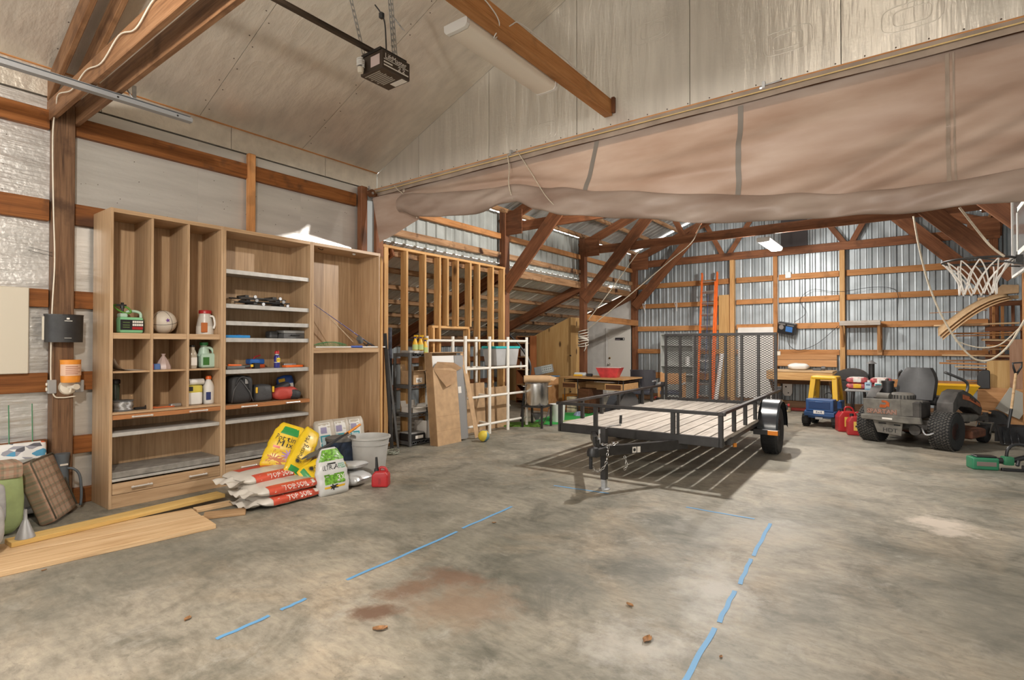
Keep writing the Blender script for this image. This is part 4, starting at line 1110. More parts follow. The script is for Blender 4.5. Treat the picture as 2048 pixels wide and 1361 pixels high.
b = B(); vs = [(z * 1.05, y * 1.05, .235) for y, z in prof] + [(z * 1.05, y * 1.05, .245) for y, z in prof]
b.add(vs, [(i, i + 1, n + i + 1, n + i) for i in range(n - 1)] + [tuple(range(n)), tuple(range(2 * n - 1, n - 1, -1))]); b.build('rim', BLACKP, t)
b = B(); b.box(-.005, .012, -.150, -.138, .02, .225); b.build('cream_edge', CREAM, t)
b = B(); b.box(.100, .1035, -.02, .035, .185, .190).box(.100, .1035, -.02, .03, .035, .038).box(.1, .1035, -.005, .015, .2, .215); tag(b.build('logo_print', WHITEL, t), kind='stuff')
t = thing('orange_tub', 'orange tub with pale printed label hung on the brown post', 'tub', (-6.0, 1.49, 1.125))
b = B(); b.lathe([(.066, 0), (.069, .01), (.071, .05), (.074, .19), (.076, .20), (.07, .20)], 24); b.build('bucket', plain('tub_orange', (.72, .27, .03), .4), t, auto=40)
b = B()
b.grid(lambda u, v: (.0755 * math.cos(-1.4 + 2.6 * u), .0755 * math.sin(-1.4 + 2.6 * u), .06 + .10 * v), 14, 1); lb = b.build('label', plain('peach_label', (.68, .45, .32), .6), t, smooth=True)
for k in range(5):
    b = B(); b.grid(lambda u, v: (.0765 * math.cos(-.7 + (1.2 + .3 * (k % 2)) * u), .0765 * math.sin(-.7 + (1.2 + .3 * (k % 2)) * u), .075 + .016 * k + .005 * v), 8, 1); b.build('printed_line', plain('print_red', (.35, .12, .08), .6), lb)
t = thing('wall_valve', 'cream lamp socket fitting on the post below the orange tub', 'fitting', (-6.07, 1.49, 1.0))
b = B(); b.lathe([(.07, 0), (.06, .02), (.03, .03)], 18, rotM((0, 0, .08), ry=90)); b.build('rose', CREAM, t, auto=40)
b = B(); b.cyl((.01, 0, .08), (.10, .03, .085), .022, .018, n=12).cyl((.10, .03, .085), (.115, .035, .085), .026, n=12); b.build('socket', CREAM, t, auto=40)
b = B(); b.cyl((.06, .01, .08), (.06, .0, .035), .008, n=8); b.build('chain_pull', CREAM, t)
t = thing('outlet_box', 'grey metal outlet box on the left side of the post', 'outlet', (-6.07, 1.375, 1.03))
b = B(); b.box(-.02, .03, -.03, .03, 0, .12); b.build('box', GREYP, t, bevel=.005)
b = B(); b.box(.0, .02, -.042, -.03, .025, .055).box(.0, .02, -.042, -.03, .07, .095); b.build('receptacle', CREAM, t, bevel=.003)
solid('outlet_box', lambda b: b.box(-.02, .03, -.03, .03, 0, .11), GREYP, (-6.07, 1.57, 1.03), 'second grey outlet box right of the cream socket', 'outlet', bevel=.005)
rope('power_cable', [(-6.055, 1.40, 3.60), (-6.05, 1.365, 3.35), (-6.05, 1.372, 2.7), (-6.05, 1.385, 2.2), (-6.05, 1.370, 1.75), (-6.05, 1.365, 1.2), (-6.05, 1.385, 1.02), (-6.05, 1.44, .99), (-6.05, 1.54, .995)], .006, CREAM, 'cream power cable running down the left post', 'cable')
rope('power_cable', [(-6.05, 1.39, 3.50), (-5.8, 1.34, 3.575), (-5.45, 1.345, 3.52), (-5.1, 1.345, 3.57), (-4.75, 1.345, 3.52), (-4.4, 1.345, 3.60), (-4.1, 1.345, 3.54), (-3.8, 1.345, 3.62), (-3.5, 1.345, 3.56), (-2.9, 1.345, 3.60)], .0055, CREAM, 'cream power cable stapled along the overhead doubled truss', 'cable')
for zz, l in ((2.27, 'upper'), (2.24, 'lower')):
    solid('wire_stub', lambda b: b.cyl((0, 0, 0), (0, -.16, .03), .002, n=5), BLACKM, (-6.10, 1.38, zz), l + ' of two thin wires sticking out of the post', 'wire')
def green_stake(y, lab):
    solid('garden_stake', lambda b: b.cyl((0, 0, 0), (.03, -.02, .95), .004, n=6), plain('stake_green', (.05, .22, .10), .5), (-6.12, y, .0), lab, 'stake')
green_stake(1.03, 'leftmost thin green stake behind the folded mattress'); green_stake(1.12, 'middle thin green stake behind the folded mattress'); green_stake(1.27, 'right thin green stake behind the folded mattress')

# overhead door track
t = thing('door_track', 'galvanised overhead door track hung below the truss', 'track', (-5.05, 2.08, 3.40))
b = B(); b.box(-.03, .03, -4.6, 0, -.004, 0).box(-.03, -.026, -4.6, 0, 0, .055).box(.026, .03, -4.6, 0, 0, .03).box(-.03, .0, -4.6, 0, .052, .055); b.build('rail', plain('track_steel', (.36, .37, .38), .45, .6), t)
for dy in (-.16, ):
    b = B(); b.bar((-.03, -.42, .05), (-.03, -.42, .17), .004, .03, (0, 1, 0)).bar((-.03, -.42, .05), (-.03, -.50, .16), .004, .02, (1, 0, 0)); b.build('hanger', STEEL, t)
for y in (-.12, -.55, -1.3):
    b = B(); b.cyl((.0301, y, .012), (.033, y, .012), .008, n=8); b.build('bolt', BLACKM, t)

# pile at the left edge
MAT = None
def pattern_mat():
    m, nt, N, L, P = new_mat('printed_mattress')
    tc = N.new('ShaderNodeTexCoord'); v = N.new('ShaderNodeTexVoronoi'); v.inputs['Scale'].default_value = 16
    mp = N.new('ShaderNodeMapping'); mp.inputs['Scale'].default_value = (1, 1, 2.2); mp.inputs['Rotation'].default_value = (R(35), 0, 0)
    L.new(tc.outputs['Object'], mp.inputs[0]); L.new(mp.outputs[0], v.inputs['Vector'])
    sp = N.new('ShaderNodeSeparateColor'); L.new(v.outputs['Color'], sp.inputs[0])
    rp = N.new('ShaderNodeValToRGB'); rp.color_ramp.interpolation = 'CONSTANT'; cr = rp.color_ramp
    cols = [(0, (.75, .74, .72)), (.42, (.30, .30, .34)), (.55, (.72, .71, .70)), (.72, (.08, .30, .48)), (.8, (.70, .70, .68)), (.9, (.62, .12, .04)), (.95, (.10, .10, .12))]
    while len(cr.elements) < len(cols): cr.elements.new(.5)
    for e, (p, c) in zip(cr.elements, cols): e.position = p; e.color = (*c, 1)
    L.new(sp.outputs[0], rp.inputs[0]); L.new(rp.outputs[0], P.inputs['Base Color']); P.inputs['Roughness'].default_value = .7
    return m
PRINT = pattern_mat()
def plaid_mat(name, base, a, c, sc=14):
    m, nt, N, L, P = new_mat(name)
    tc = N.new('ShaderNodeTexCoord'); sx = N.new('ShaderNodeSeparateXYZ'); L.new(tc.outputs['Object'], sx.inputs[0])
    col = None
    prev = (*base, 1)
    for k, (ax, freq, cc, f) in enumerate((('Y', sc, a, .55), ('Z', sc, a, .55), ('Y', sc * 1.9, c, .35), ('Z', sc * 2.3, c, .35))):
        mu = N.new('ShaderNodeMath'); mu.operation = 'MULTIPLY'; mu.inputs[1].default_value = freq * 2 * math.pi / 2; L.new(sx.outputs[ax], mu.inputs[0])
        sn = N.new('ShaderNodeMath'); sn.operation = 'SINE'; L.new(mu.outputs[0], sn.inputs[0])
        gt = N.new('ShaderNodeMapRange'); gt.inputs['From Min'].default_value = .3; gt.inputs['From Max'].default_value = .6; gt.inputs['To Max'].default_value = f; L.new(sn.outputs[0], gt.inputs[0])
        mx = N.new('ShaderNodeMix'); mx.data_type = 'RGBA'; L.new(gt.outputs[0], mx.inputs['Factor'])
        if col is None: mx.inputs['A'].default_value = prev
        else: L.new(col, mx.inputs['A'])
        mx.inputs['B'].default_value = (*cc, 1); col = mx.outputs['Result']
    L.new(col, P.inputs['Base Color']); P.inputs['Roughness'].default_value = .85
    return m
PLAID = plaid_mat('plaid_fabric', (.33, .25, .175), (.115, .105, .062), (.36, .17, .11), 24)
t = thing('crib_mattress', 'white crib mattress printed with blue and orange, leaning on the foil wall', 'mattress', (-6.0, 1.0, .03), rot=(0, R(-8), 0))
b = B(); b.box(-.05, .05, -.6, .34, 0, .60); b.build('cover', PRINT, t, bevel=.035, seg=3, auto=40)
b = B(); b.box(.052, .06, -.6, .27, .06, .46); b.build('grey_panel', plain('quilt_grey', (.33, .32, .29), .7, bump=.3, bscale=14), t, bevel=.004)
t = thing('plaid_cushion', 'brown plaid seat cushion leaning against the crib mattress', 'cushion', (-5.77, 1.37, .01), rot=(0, R(-20), R(57)))
b = B(); b.box(-.055, .055, -.22, .22, 0, .52); b.build('cover', PLAID, t, bevel=.03, seg=3, auto=40)
for x in (-.045, .045):
    b = B(); b.tube([(x * 1.2, -.195, .02), (x * 1.2, -.2, .5), (x * 1.2, -.17, .522), (x * 1.2, .19, .522), (x * 1.2, .22, .5), (x * 1.2, .22, .03)], .008, 6); b.build('piping', plain('dark_piping', (.09, .075, .05), .9), t, smooth=True)
t = thing('plastic_pitcher', 'slate blue plastic pitcher with long handle beside the post base', 'pitcher', (-6.02, 1.44, 0))
SLATE = plain('slate_plastic', (.105, .125, .145), .5)
b = B(); b.lathe([(.055, 0), (.058, .02), (.046, .36), (.052, .46), (.058, .5)], 18); b.build('body', SLATE, t, auto=40)
b = B(); b.tube(smoothcurve([(.03, .03, .37), (.05, .07, .36), (.06, .11, .30), (.06, .125, .15), (.06, .12, .03)], 5), .011, 8); b.build('handle', SLATE, t, smooth=True)
b = B(); b.box(.045, .056, -.025, .03, .40, .415); b.build('label', PAPER, t)
t = thing('duffel_bag', 'pale green and grey duffel bag at the lower left edge', 'bag', (-5.62, .93, .0))
blob('body', (.30, .34, .55), OLIVE, t, rotM((0, 0, .0)), 3.5, .02, 22, 14, 11)
blob('grey_pocket', (.12, .22, .33), plain('grey_canvas', (.34, .335, .33), .85, var=.1, bscale=20), t, rotM((.14, -.06, .1)), 4, .015, 18, 12, 12)
b = B(); b.box(-.10, .155, .0, .15, .44, .56); b.build('plaid_cuff', PLAID, t, bevel=.03, seg=2)
t = thing('feed_sack', 'grey woven sack slumped at the left edge on the boards', 'sack', (-5.05, .74, .05))
blob('body', (.36, .30, .36), plain('grey_weave', (.40, .40, .395), .8, var=.1, bscale=30), t, None, 3, .02, 22, 14, 13)
blob('collar', (.2, .18, .10), plain('grey_weave_light', (.46, .46, .45), .8), t, rotM((0, 0, .32)), 2.5, .05, 16, 10, 14)
t = thing('metal_funnel', 'small grey funnel standing on the end of the boards', 'funnel', (-5.12, 1.02, .074))
b = B(); b.lathe([(.058, 0), (.055, .01), (.018, .12), (.012, .13), (.009, .20)], 18); b.build('cone', plain('zinc', (.34, .345, .35), .5, .5), t, auto=40)

# lumber on the floor: fresh pine boards
def board(p0, p1, w, th, mat, lab, tilt=0):
    o = beam('lumber_board', p0, p1, w, th, mat, None, bevel=.003)
    return tag(o, lab, 'board', 'boards lying in front of the cabinets')
board((-4.79, .45, .018), (-4.60, 2.05, .018), .32, .036, RAW, 'wide pale pine board lying nearest on the floor by the cabinets')
board((-5.10, .75, .018), (-4.90, 2.08, .018), .29, .036, RAW, 'second wide pine board lying flush behind the nearest one')
board((-5.13, .93, .055), (-5.22, 2.43, .055), .15, .035, wood('yellow_lumber', [(.3, (.40, .24, .07)), (.5, (.58, .38, .13)), (.7, (.66, .47, .19))], 'X', vary=.05), 'yellowish board lying on top of the pine pile')
board((-4.82, 2.10, .012), (-4.66, 2.38, .012), .17, .022, wood('brown_lumber', [(.3, (.26, .15, .07)), (.5, (.40, .25, .13)), (.7, (.48, .32, .18))], 'X', vary=.05), 'short brown board poking out at the right end of the pile')
board((-5.03, 2.12, .016), (-5.0, 2.42, .016), .10, .03, RAW, 'small pine offcut behind the end of the board pile')

# ------------------------------------------------------------------ sacks
class Sack:
    """lying or standing sack: long axis Y, width X, thickness Z"""
    def __init__(s, L, W, T, p=3.2, seed=0, n=5.0, taper=0.0, wr=1.0):
        s.L, s.W, s.T, s.p, s.n, s.tp, s.wr = L, W, T, p, n, taper, wr
        r = random.Random(seed); s.ph = [r.uniform(0, 6.28) for _ in range(6)]
    def pt(s, t, v, k=1.0):
        """t angle round the section (0 = +X side, 90deg = +Z), v -1..1 along"""
        sg = lambda c, q: math.copysign(abs(c) ** q, c)
        e = (max(0.0, 1 - abs(v) ** s.n)) ** .6
        ew = .80 + .20 * e
        wob = 1 + s.wr * (.012 * math.sin(6 * t + s.ph[0] + 5 * v) + .014 * math.sin(13 * v + s.ph[1]) + .010 * math.sin(4 * t + 21 * v + s.ph[2]) + .008 * math.sin(9 * t + 33 * v + s.ph[3]))
        tp = 1 - s.tp * max(0.0, v + .1) ** 1.5; ew *= tp; e *= 1 - s.tp * .9 * max(0.0, v) ** 1.2
        x = sg(math.cos(t), 2 / s.p) * s.W / 2 * ew * wob * k
        z = sg(math.sin(t), 2 / s.p) * s.T / 2 * (e * .97 + .03) * wob * k
        return Vector((x, v * s.L / 2, z))
    def mesh(s, name, mat, parent, nu=28, nv=26):
        b = B(); b.grid(lambda u, v: s.pt(2 * math.pi * u, -1 + 2 * v), nu, nv)
        return b.build(name, mat, parent, smooth=True)
    def patch(s, name, mat, parent, t0, t1, v0, v1, k=1.012, nu=8, nv=14):
        b = B(); b.grid(lambda u, v: s.pt(R(t0 + (t1 - t0) * u), v0 + (v1 - v0) * v, k), nu, nv)
        return b.build(name, mat, parent, smooth=True)
    def letters(s, name, txt, size, mat, parent, t, v, flip=1, across=False, k=1.035, squeeze=1.0, slant=0.0):
        """lettering wrapped on the surface, running along v (or round the section)"""
        o = text(name, txt, size, mat, parent, Matrix.Identity(4), depth=0, squeeze=squeeze)
        bm = bmesh.new(); bm.from_mesh(o.data); bmesh.ops.triangulate(bm, faces=bm.faces)
        for _ in range(3):
            le = [e_ for e_ in bm.edges if e_.calc_length() > .012]
            if le: bmesh.ops.subdivide_edges(bm, edges=le, cuts=1); bmesh.ops.triangulate(bm, faces=bm.faces)
        bm.to_mesh(o.data); bm.free()
        for vv in o.data.vertices:
            x, y = vv.co.x, vv.co.y
            if across: dv = y / (s.L / 2); tt = R(t) - x / (s.W / 2) * .8
            else:
                dv = x / (s.L / 2)
                tt = R(t) + y / (s.W / 2 if 30 < abs(t) % 180 < 150 else s.T / 2) * .8
            vv.co = s.pt(tt, max(-.98, min(.98, v + dv)), k)
        return o
SOILW = plain('soil_bag_white', (.60, .56, .50), .35, var=.06, bscale=7); SOILR = plain('soil_bag_red', (.58, .085, .045), .35); SOILG = plain('soil_bag_grey', (.45, .43, .39), .35)
def soil(loc, rz, lab, seed, tx=True):
    t = thing('soil_bag', lab, 'bag', loc, rz, group='stacked bags of topsoil')
    s = Sack(.62, .48, .095, 3.4, seed)
    s.mesh('sack', SOILW, t)
    b_ = s.patch('red_band', SOILR, t, -18, 62, -.72, .92)
    if tx:
        s.letters('lettering', 'TOP SOIL', .058, WHITEL, b_, 16, .10, 1, squeeze=1.0)
    s.patch('barcode', PAPER, b_, 5, 45, .62, .74, 1.02, 4, 3)
    s.patch('red_band', SOILR, t, 95, 140, -.7, .8)
    tl = B(); tl.grid(lambda u, v: (-.17 + .36 * u, -.30 - .12 * v, .012 * math.sin(9 * u + 4 * v + seed) - .02 * v + .01 * math.sin(20 * u)), 14, 6)
    tl.build('gathered_end', SOILW, t, smooth=True)
    return t
soil((-4.81, 2.80, .049), 1, 'lowest bag of the topsoil stack on the floor', 21)
soil((-4.83, 2.79, .138), -1.5, 'middle bag of the topsoil stack with red lettering', 22)
soil((-5.10, 2.78, .205), 3, 'topmost white and red topsoil bag under the yellow ones', 23)
POTY = plain('potting_yellow', (.74, .50, .02), .3, var=.05, bscale=6); POTG = plain('potting_green', (.03, .26, .06), .35); POTP = plain('potting_purple', (.42, .24, .50), .4); POTO = plain('potting_rust', (.50, .14, .03), .4)
def flower(b, s, t0, v0, r, petals, k):
    vs = [s.pt(R(t0), v0, k)]; fs = []; m = petals * 4
    for i in range(m):
        a = 2 * math.pi * i / m; rr = r * (1 if i % 4 in (1, 2) else .55)
        vs.append(s.pt(R(t0) + rr * math.cos(a) / (s.W / 2) * .8, v0 + rr * math.sin(a) / (s.L / 2), k))
    for i in range(m): fs.append((0, 1 + i, 1 + (i + 1) % m))
    b.add(vs, fs)
def potting(loc, rot, lab, seed, words=True, L=.50, W=.33, T=.11):
    t = thing('potting_mix_bag', lab, 'bag', loc, group='yellow bags of potting mix', rot=rot)
    s = Sack(L, W, T, 3.0, seed, taper=.18, wr=1.5)
    s.mesh('sack', POTY, t)
    if words != 2:
        s.patch('green_band', POTG, t, 62, 112, .48, .82)
        bb = B(); flower(bb, s, 100, -.62, .10, 11, 1.02); bb.build('rust_flower', POTO, t)
        bb = B(); flower(bb, s, 72, -.34, .065, 11, 1.035); bb.build('purple_flower', POTP, t)
        s.patch('red_tab', SOILR, t, 95, 118, -.16, -.07, 1.02, 4, 4)
    else:
        s.patch('green_end', POTG, t, 60, 125, -.92, -.72)
    if words == 2:
        s.letters('lettering', 'Potting Mix', .062, BLACKL, t, 100, .10, 1)
        s.letters('lettering', 'Potting Mix', .035, POTO, t, 68, .0, 1)
        bb = B(); flower(bb, s, 100, -.5, .03, 12, 1.03); bb.build('black_badge', BLACKL, t)
    elif words:
        s.letters('lettering', 'Potting', .085, BLACKL, t, 90, .30, 1, across=True)
        s.letters('lettering', 'Mix', .085, BLACKL, t, 90, .06, 1, across=True)
    return t
# local +Y is the bag's top, local +Z its printed face
def lean(face, up):
    z = Vector(face).normalized(); y = Vector(up); y = (y - z * y.dot(z)).normalized(); x = y.cross(z)
    return Matrix((x, y, z)).transposed().to_euler()
potting((-5.22, 3.06, .40), lean((.80, -.45, .45), (-.30, .60, .78)), 'larger yellow potting mix bag leaning toward the middle cabinet', 31)
potting((-4.98, 3.12, .37), lean((.92, .05, .40), (-.28, .64, .72)), 'narrow yellow potting mix bag leaning in front of the larger one', 32, 2, L=.56, W=.22)
potting((-4.76, 3.20, .22), lean((.75, -.25, .65), (-.1, .95, .2)), 'yellow potting mix bag lying behind the fertiliser bag', 33, 2, L=.46, W=.24)
# fertiliser bag standing
t = thing('fertiliser_bag', 'white and green lawn fertiliser bag standing on the floor', 'bag', (-4.60, 3.19, .215), rot=lean((.97, -.12, .22), (-.22, 0, .97)))
s = Sack(.46, .32, .14, 3.0, 41, 6.0, .42, 1.6)
s.mesh('sack', plain('fert_white', (.58, .585, .57), .3, var=.05, bscale=7), t)
GRASS = plain('grass_print', (.13, .33, .03), .4, var=.5, bscale=40)
s.patch('grass_band', GRASS, t, 25, 155, .45, .93)
gp = s.patch('grass_patch', GRASS, t, 62, 122, -.52, -.10)
s.patch('yellow_ribbon', YELLOW, t, 60, 128, -.68, -.60)
bb = B(); flower(bb, s, 95, -.64, .03, 6, 1.03); bb.build('black_seal', BLACKP, t)
s.letters('lettering', 'ULTRA', .066, BLACKL, t, 105, .17, 1, across=True, squeeze=.85)
s.letters('lettering', 'FEED', .066, plain('fert_green', (.03, .30, .12), .5), t, 62, .17, 1, across=True, squeeze=.85)
s.letters('lettering', '3X', .075, WHITEL, gp, 76, -.30, 1, across=True)
s.patch('dark_print', BLACKL, t, 86, 106, .30, .36, 1.02, 4, 3)
# white sacks of pellets standing in front of the right cabinet
WB = plain('greige_sack', (.47, .42, .35), .4, var=.1, bscale=8); TEALP = plain('teal_print', (.03, .30, .36), .4); NAVY = plain('navy_print', (.03, .06, .16), .4)
for i, (y, x, lab) in enumerate(((3.78, -5.56, 'left white sack with teal print leaning on the right cabinet'), (3.985, -5.56, 'middle white sack with teal print leaning on the right cabinet'), (4.19, -5.56, 'right white sack with teal print leaning on the right cabinet'))):
    t = thing('pellet_sack', lab, 'sack', (x, y, .29), group='white sacks with teal print', rot=lean((.90, -.42, .18), (-.10, -.05 + .03 * i, 1)))
    s = Sack(.56, .24, .13, 3.0, 51 + i)
    s.mesh('sack', WB, t)
    st_ = s.patch('white_strip', WHITEP, t, 66, 116, -.9, .88, 1.010)
    p_ = s.patch('teal_panel', TEALP, st_, 74, 108, -.30, .36, 1.022)
    s.patch('pale_print', plain('teal_inner', (.42, .55, .58), .5), st_, 80, 102, -.24, .30, 1.03)
    s.patch('lilac_print', plain('lilac_print', (.30, .27, .42), .5), st_, 86, 104, .44, .70, 1.022, 4, 6)
# silver sack lying
t = thing('silver_sack', 'upper white plastic sack lying behind the fertiliser bag', 'sack', (-4.80, 3.52, .19), rot=(R(6), R(-4), R(-70)))
Sack(.40, .26, .08, 2.6, 61).mesh('sack', plain('silver_wrap', (.60, .61, .61), .22, .2), t)
t = thing('silver_sack', 'lower white plastic sack lying on the floor behind the fertiliser bag', 'sack', (-4.76, 3.50, .075), rot=(0, 0, R(-75)))
Sack(.44, .30, .14, 2.6, 62).mesh('sack', plain('silver_wrap2', (.56, .57, .57), .25, .2), t)
# round pail with lid
t = thing('lidded_pail', 'dark blue round pail with grey lid between sacks and planter', 'pail', (-5.13, 3.68, 0))
b = B(); b.lathe([(.135, 0), (.14, .02), (.155, .40)], 26); b.build('body', plain('pail_navy', (.02, .035, .07), .35, var=.4, bscale=12), t, auto=40)
b = B(); b.lathe([(.16, .395), (.165, .40), (.165, .43), (.16, .435), (.14, .425), (0, .425)], 26); b.build('lid', plain('pail_lid', (.13, .125, .115), .45), t, auto=40)
# planter
t = thing('plastic_planter', 'large light grey plastic planter standing by the right cabinet', 'planter', (-4.95, 3.93, 0))
b = B(); b.lathe([(.165, 0), (.17, .01), (.205, .30), (.207, .315), (.21, .33), (.222, .405), (.235, .41), (.237, .43), (.225, .432), (.212, .40), (.195, .30), (.16, .02), (0, .02)], 36)
b.build('pot', plain('planter_grey', (.46, .455, .435), .5, var=.05, bscale=5), t, auto=35)
b = B(); b.tube([(.2155 * math.cos(a), .2155 * math.sin(a), .345) for a in [i * math.pi / 18 for i in range(36)]], .004, 5, closed=True); b.build('ring', plain('planter_ring', (.36, .355, .34), .5), t, smooth=True)
# loppers
t = thing('lopping_shears', 'long loppers with orange grips lying across the bags', 'loppers', (-4.86, 3.34, .42), rot=(R(16), 0, R(8)))
b = B(); b.cyl((.02, -.12, 0), (.05, .30, .04), .010, n=8).cyl((-.02, -.12, 0), (-.03, .30, .0), .010, n=8); b.build('arms', BLACKP, t, auto=40)
for p, q in (((.05, .24, .035), (.058, .42, .055)), ((-.03, .26, 0), (-.035, .43, 0))):
    b = B(); b.cyl(p, q, .014, .013, n=10); g_ = b.build('grip', plain('lopper_orange', (.70, .25, .03), .45), t, auto=40)
b = B(); b.prism([(-.02, -.12), (.02, -.12), (.05, -.22), (.03, -.32), (.0, -.26), (-.03, -.33), (-.05, -.22)], -.006, .006, 'XY'); b.build('blades', GREYD, t)
# red fuel can in front
def gascan(name, loc, rz, lab, w=.17, d=.13, h=.17, spout=True, label_=False, grp=None):
    t = thing(name, lab, 'fuel can', loc, rz, group=grp)
    b = B(); b.prism([(-w / 2, 0), (w / 2, 0), (w / 2, h * .72), (w * .32, h * .95), (-w * .30, h * .95), (-w / 2, h * .70)], -d / 2, d / 2, 'XZ')
    b.build('tank', RED, t, bevel=.022, seg=3, auto=40)
    b = B(); b.tube(smoothcurve([(-w * .1, 0, h * .92), (-w * .05, 0, h * 1.12), (w * .25, 0, h * 1.1), (w * .38, 0, h * .85)], 5), .014, 8); b.build('handle', RED, t, smooth=True)
    b = B(); b.box(-.012, .012, -d / 2 - .002, -d / 2, h * .2, h * .55); b.build('rib', plain('red_shade', (.30, .015, .018), .4), t)
    b = B(); b.cyl((-w * .25, 0, h * .9), (-w * .25, 0, h * 1.06), .03, .028, n=14); b.build('cap', BLACKP, t, auto=40)
    if spout:
        b = B(); b.cyl((-w * .25, 0, h * 1.02), (-w * .29, 0, h * 1.75), .017, .012, n=10); b.build('spout', BLACKP, t, auto=40)
    if label_:
        b = B(); b.box(-w * .2, w * .2, -d / 2 - .004, -d / 2 - .001, h * .25, h * .7); l_ = b.build('label', plain('fuel_label', (.72, .48, .10), .5), t)
        b = B(); b.box(-w * .12, w * .12, -d / 2 - .0055, -d / 2 - .0042, h * .42, h * .5); b.build('warning_mark', BLACKL, l_)
    return t
gascan('fuel_can', (-4.42, 3.66, 0), 36, 'small red fuel can with black spout in front of the planter')
b = B()
for k in range(5):
    pts = [(.11 * math.cos(a) * (1 + .25 * math.sin(k * 2 + a)), .06 * math.sin(a) * (1 + .3 * math.cos(k + 2 * a)), .012 + .012 * k * abs(math.sin(a + k))) for a in [i * math.pi / 8 for i in range(16)]]
    b.tube(smoothcurve(pts, 3, True), .008, 5, closed=True)
tag(b.build('rope_bundle', plain('camo_rope', (.26, .27, .22), .8, var=.6, bscale=70), None, smooth=True, M=rotM((-5.62, 4.78, 0), rz=50)), 'tangled grey and white rope on the floor by the planter', 'rope')

# ------------------------------------------------------------------ floor marks: tape and leaves
TAPEB = plain('blue_masking_tape', (.13, .34, .60), .6)
def tape(p, q, lab):
    p = Vector((*p, .001)); q = Vector((*q, .001)); c = (p + q) / 2
    M, Ln = frame(p - c, q - c)
    b = B(); b.grid(lambda u, v: (Ln * u, (v - .5) * .026 + .003 * math.sin(u * 14), .0008 + .0006 * math.sin(9 * u)), 12, 1, M)
    tag(b.build('tape_strip', TAPEB, None, M=Matrix.Translation(c), fix=False), lab, 'tape', 'blue tape strips on the floor')
for p, q, lab in (((-2.77, 1.27), (-2.78, 1.55), 'blue tape strip on the floor nearest the left foreground'), ((-2.79, 1.62), (-2.80, 1.78), 'short blue tape strip second from the left foreground'),
                  ((-2.82, 2.07), (-2.86, 3.12), 'long blue tape strip running toward the trailer tongue'), ((-2.88, 3.20), (-2.91, 3.90), 'blue tape strip continuing the long one toward the trailer'),
                  ((-3.00, 4.74), (-2.41, 4.81), 'blue tape strip crossing under the trailer jack foot'), ((-1.65, 4.82), (-1.08, 4.83), 'blue tape strip across the floor right of the trailer tongue'),
                  ((-.95, 4.79), (-.90, 3.98), 'far strip of the right hand blue tape line'), ((-.90, 3.92), (-.86, 3.46), 'second strip of the right hand blue tape line'),
                  ((-.86, 3.35), (-.83, 2.92), 'third strip of the right hand blue tape line'), ((-.83, 2.85), (-.79, 2.0), 'nearest strip of the right hand blue tape line')):
    tape(p, q, lab)
LEAF = plain('dry_leaf', (.30, .15, .06), .7, var=.3, bscale=60)
for i, (x, y, s_, lab) in enumerate(((-3.09, 1.27, .05, 'brown dry leaf left of the first tape strip'), (-2.19, 1.81, .075, 'tan dry leaf below the brown floor stain'), (-1.28, 2.81, .05, 'curled dry leaf between the stain and the right tape line'),
                                     (-1.06, 2.53, .07, 'dry leaf nearest the right tape line'), (-.73, 2.60, .025, 'tiny dark leaf right of the tape line'), (-2.76, 3.45, .035, 'small dark leaf beside the long tape line'), (-4.50, .99, .03, 'small brown leaf in front of the pine boards'))):
    b = B(); rnd = random.Random(i)
    b.grid(lambda u, v: ((u - .5) * s_, (v - .5) * s_ * .6 * math.sin(math.pi * (.08 + .86 * u)) , .002 + s_ * .25 * abs(v - .5) * 1.2 + .2 * s_ * (u - .5) ** 2), 8, 4)
    tag(b.build('dry_leaf', LEAF, None, smooth=True, M=rotM((x, y, 0), rz=rnd.uniform(0, 360))), lab, 'leaf', 'dry leaves on the floor')
# ------------------------------------------------------------------ garage opener
t = thing('door_opener', 'brown overhead door opener motor hanging from perforated straps', 'opener', (-3.52, 2.95, 3.67))
BRN = plain('opener_brown', (.045, .030, .020), .4, var=.15, bscale=10)
b = B(); b.box(-.135, .135, -.15, .15, 0, .15); hd = b.build('housing', BRN, t, bevel=.006)
b = B(); b.box(-.12, .12, -.155, .13, .15, .175); b.build('top_plate', plain('opener_dark', (.02, .016, .013), .5), t, bevel=.004)
text('brand_lettering', 'LiftMaster', .06, WHITEL, hd, face_M((.1365, -.005, .108), (0, 1, 0), (0, 0, 1)), squeeze=.92)
for k, (y0_, y1_, z_, h_) in enumerate(((-.13, .13, .079, .005), (-.13, -.04, .052, .012), (-.13, .13, .028, .010))):
    b = B(); b.box(.1355, .1365, y0_, y1_, z_, z_ + h_); b.build('print_line', WHITEL, hd)
for y_ in (.03, .075):
    b = B(); b.tube(smoothcurve([(.136, y_ - .012, .062), (.137, y_, .07), (.137, y_ + .012, .06), (.136, y_ - .008, .045), (.136, y_ + .014, .045)], 3), .0025, 4); b.build('print_mark', WHITEL, hd)
for k in range(9):
    b = B(); w_ = .09 if k % 3 else .11
    b.box(-w_, w_ * .7, -.125 + .021 * k, -.115 + .021 * k, -.0015, -.0003); b.build('warning_line', plain('warn_print', (.42, .38, .32), .6), hd)
b = B(); b.box(-.03, .12, .075, .135, -.002, -.0004); b.build('rating_label', PAPER, hd)
b = B(); b.box(.0, .11, -.152, -.1505, .035, .12); b.build('sticker', plain('pink_sticker', (.62, .50, .48), .5), hd)
b = B(); b.box(-.02, .01, .15, .168, .03, .085); b.build('rear_plug', BLACKP, t, bevel=.003)
bl = B()
for k in range(4): bl.tube([(-.085 + .026 * math.cos(a), -.185 + .026 * math.sin(a), .055 + .016 * k + .016 * a / 6.3) for a in [i * math.pi / 8 for i in range(17)]], .0085, 6)
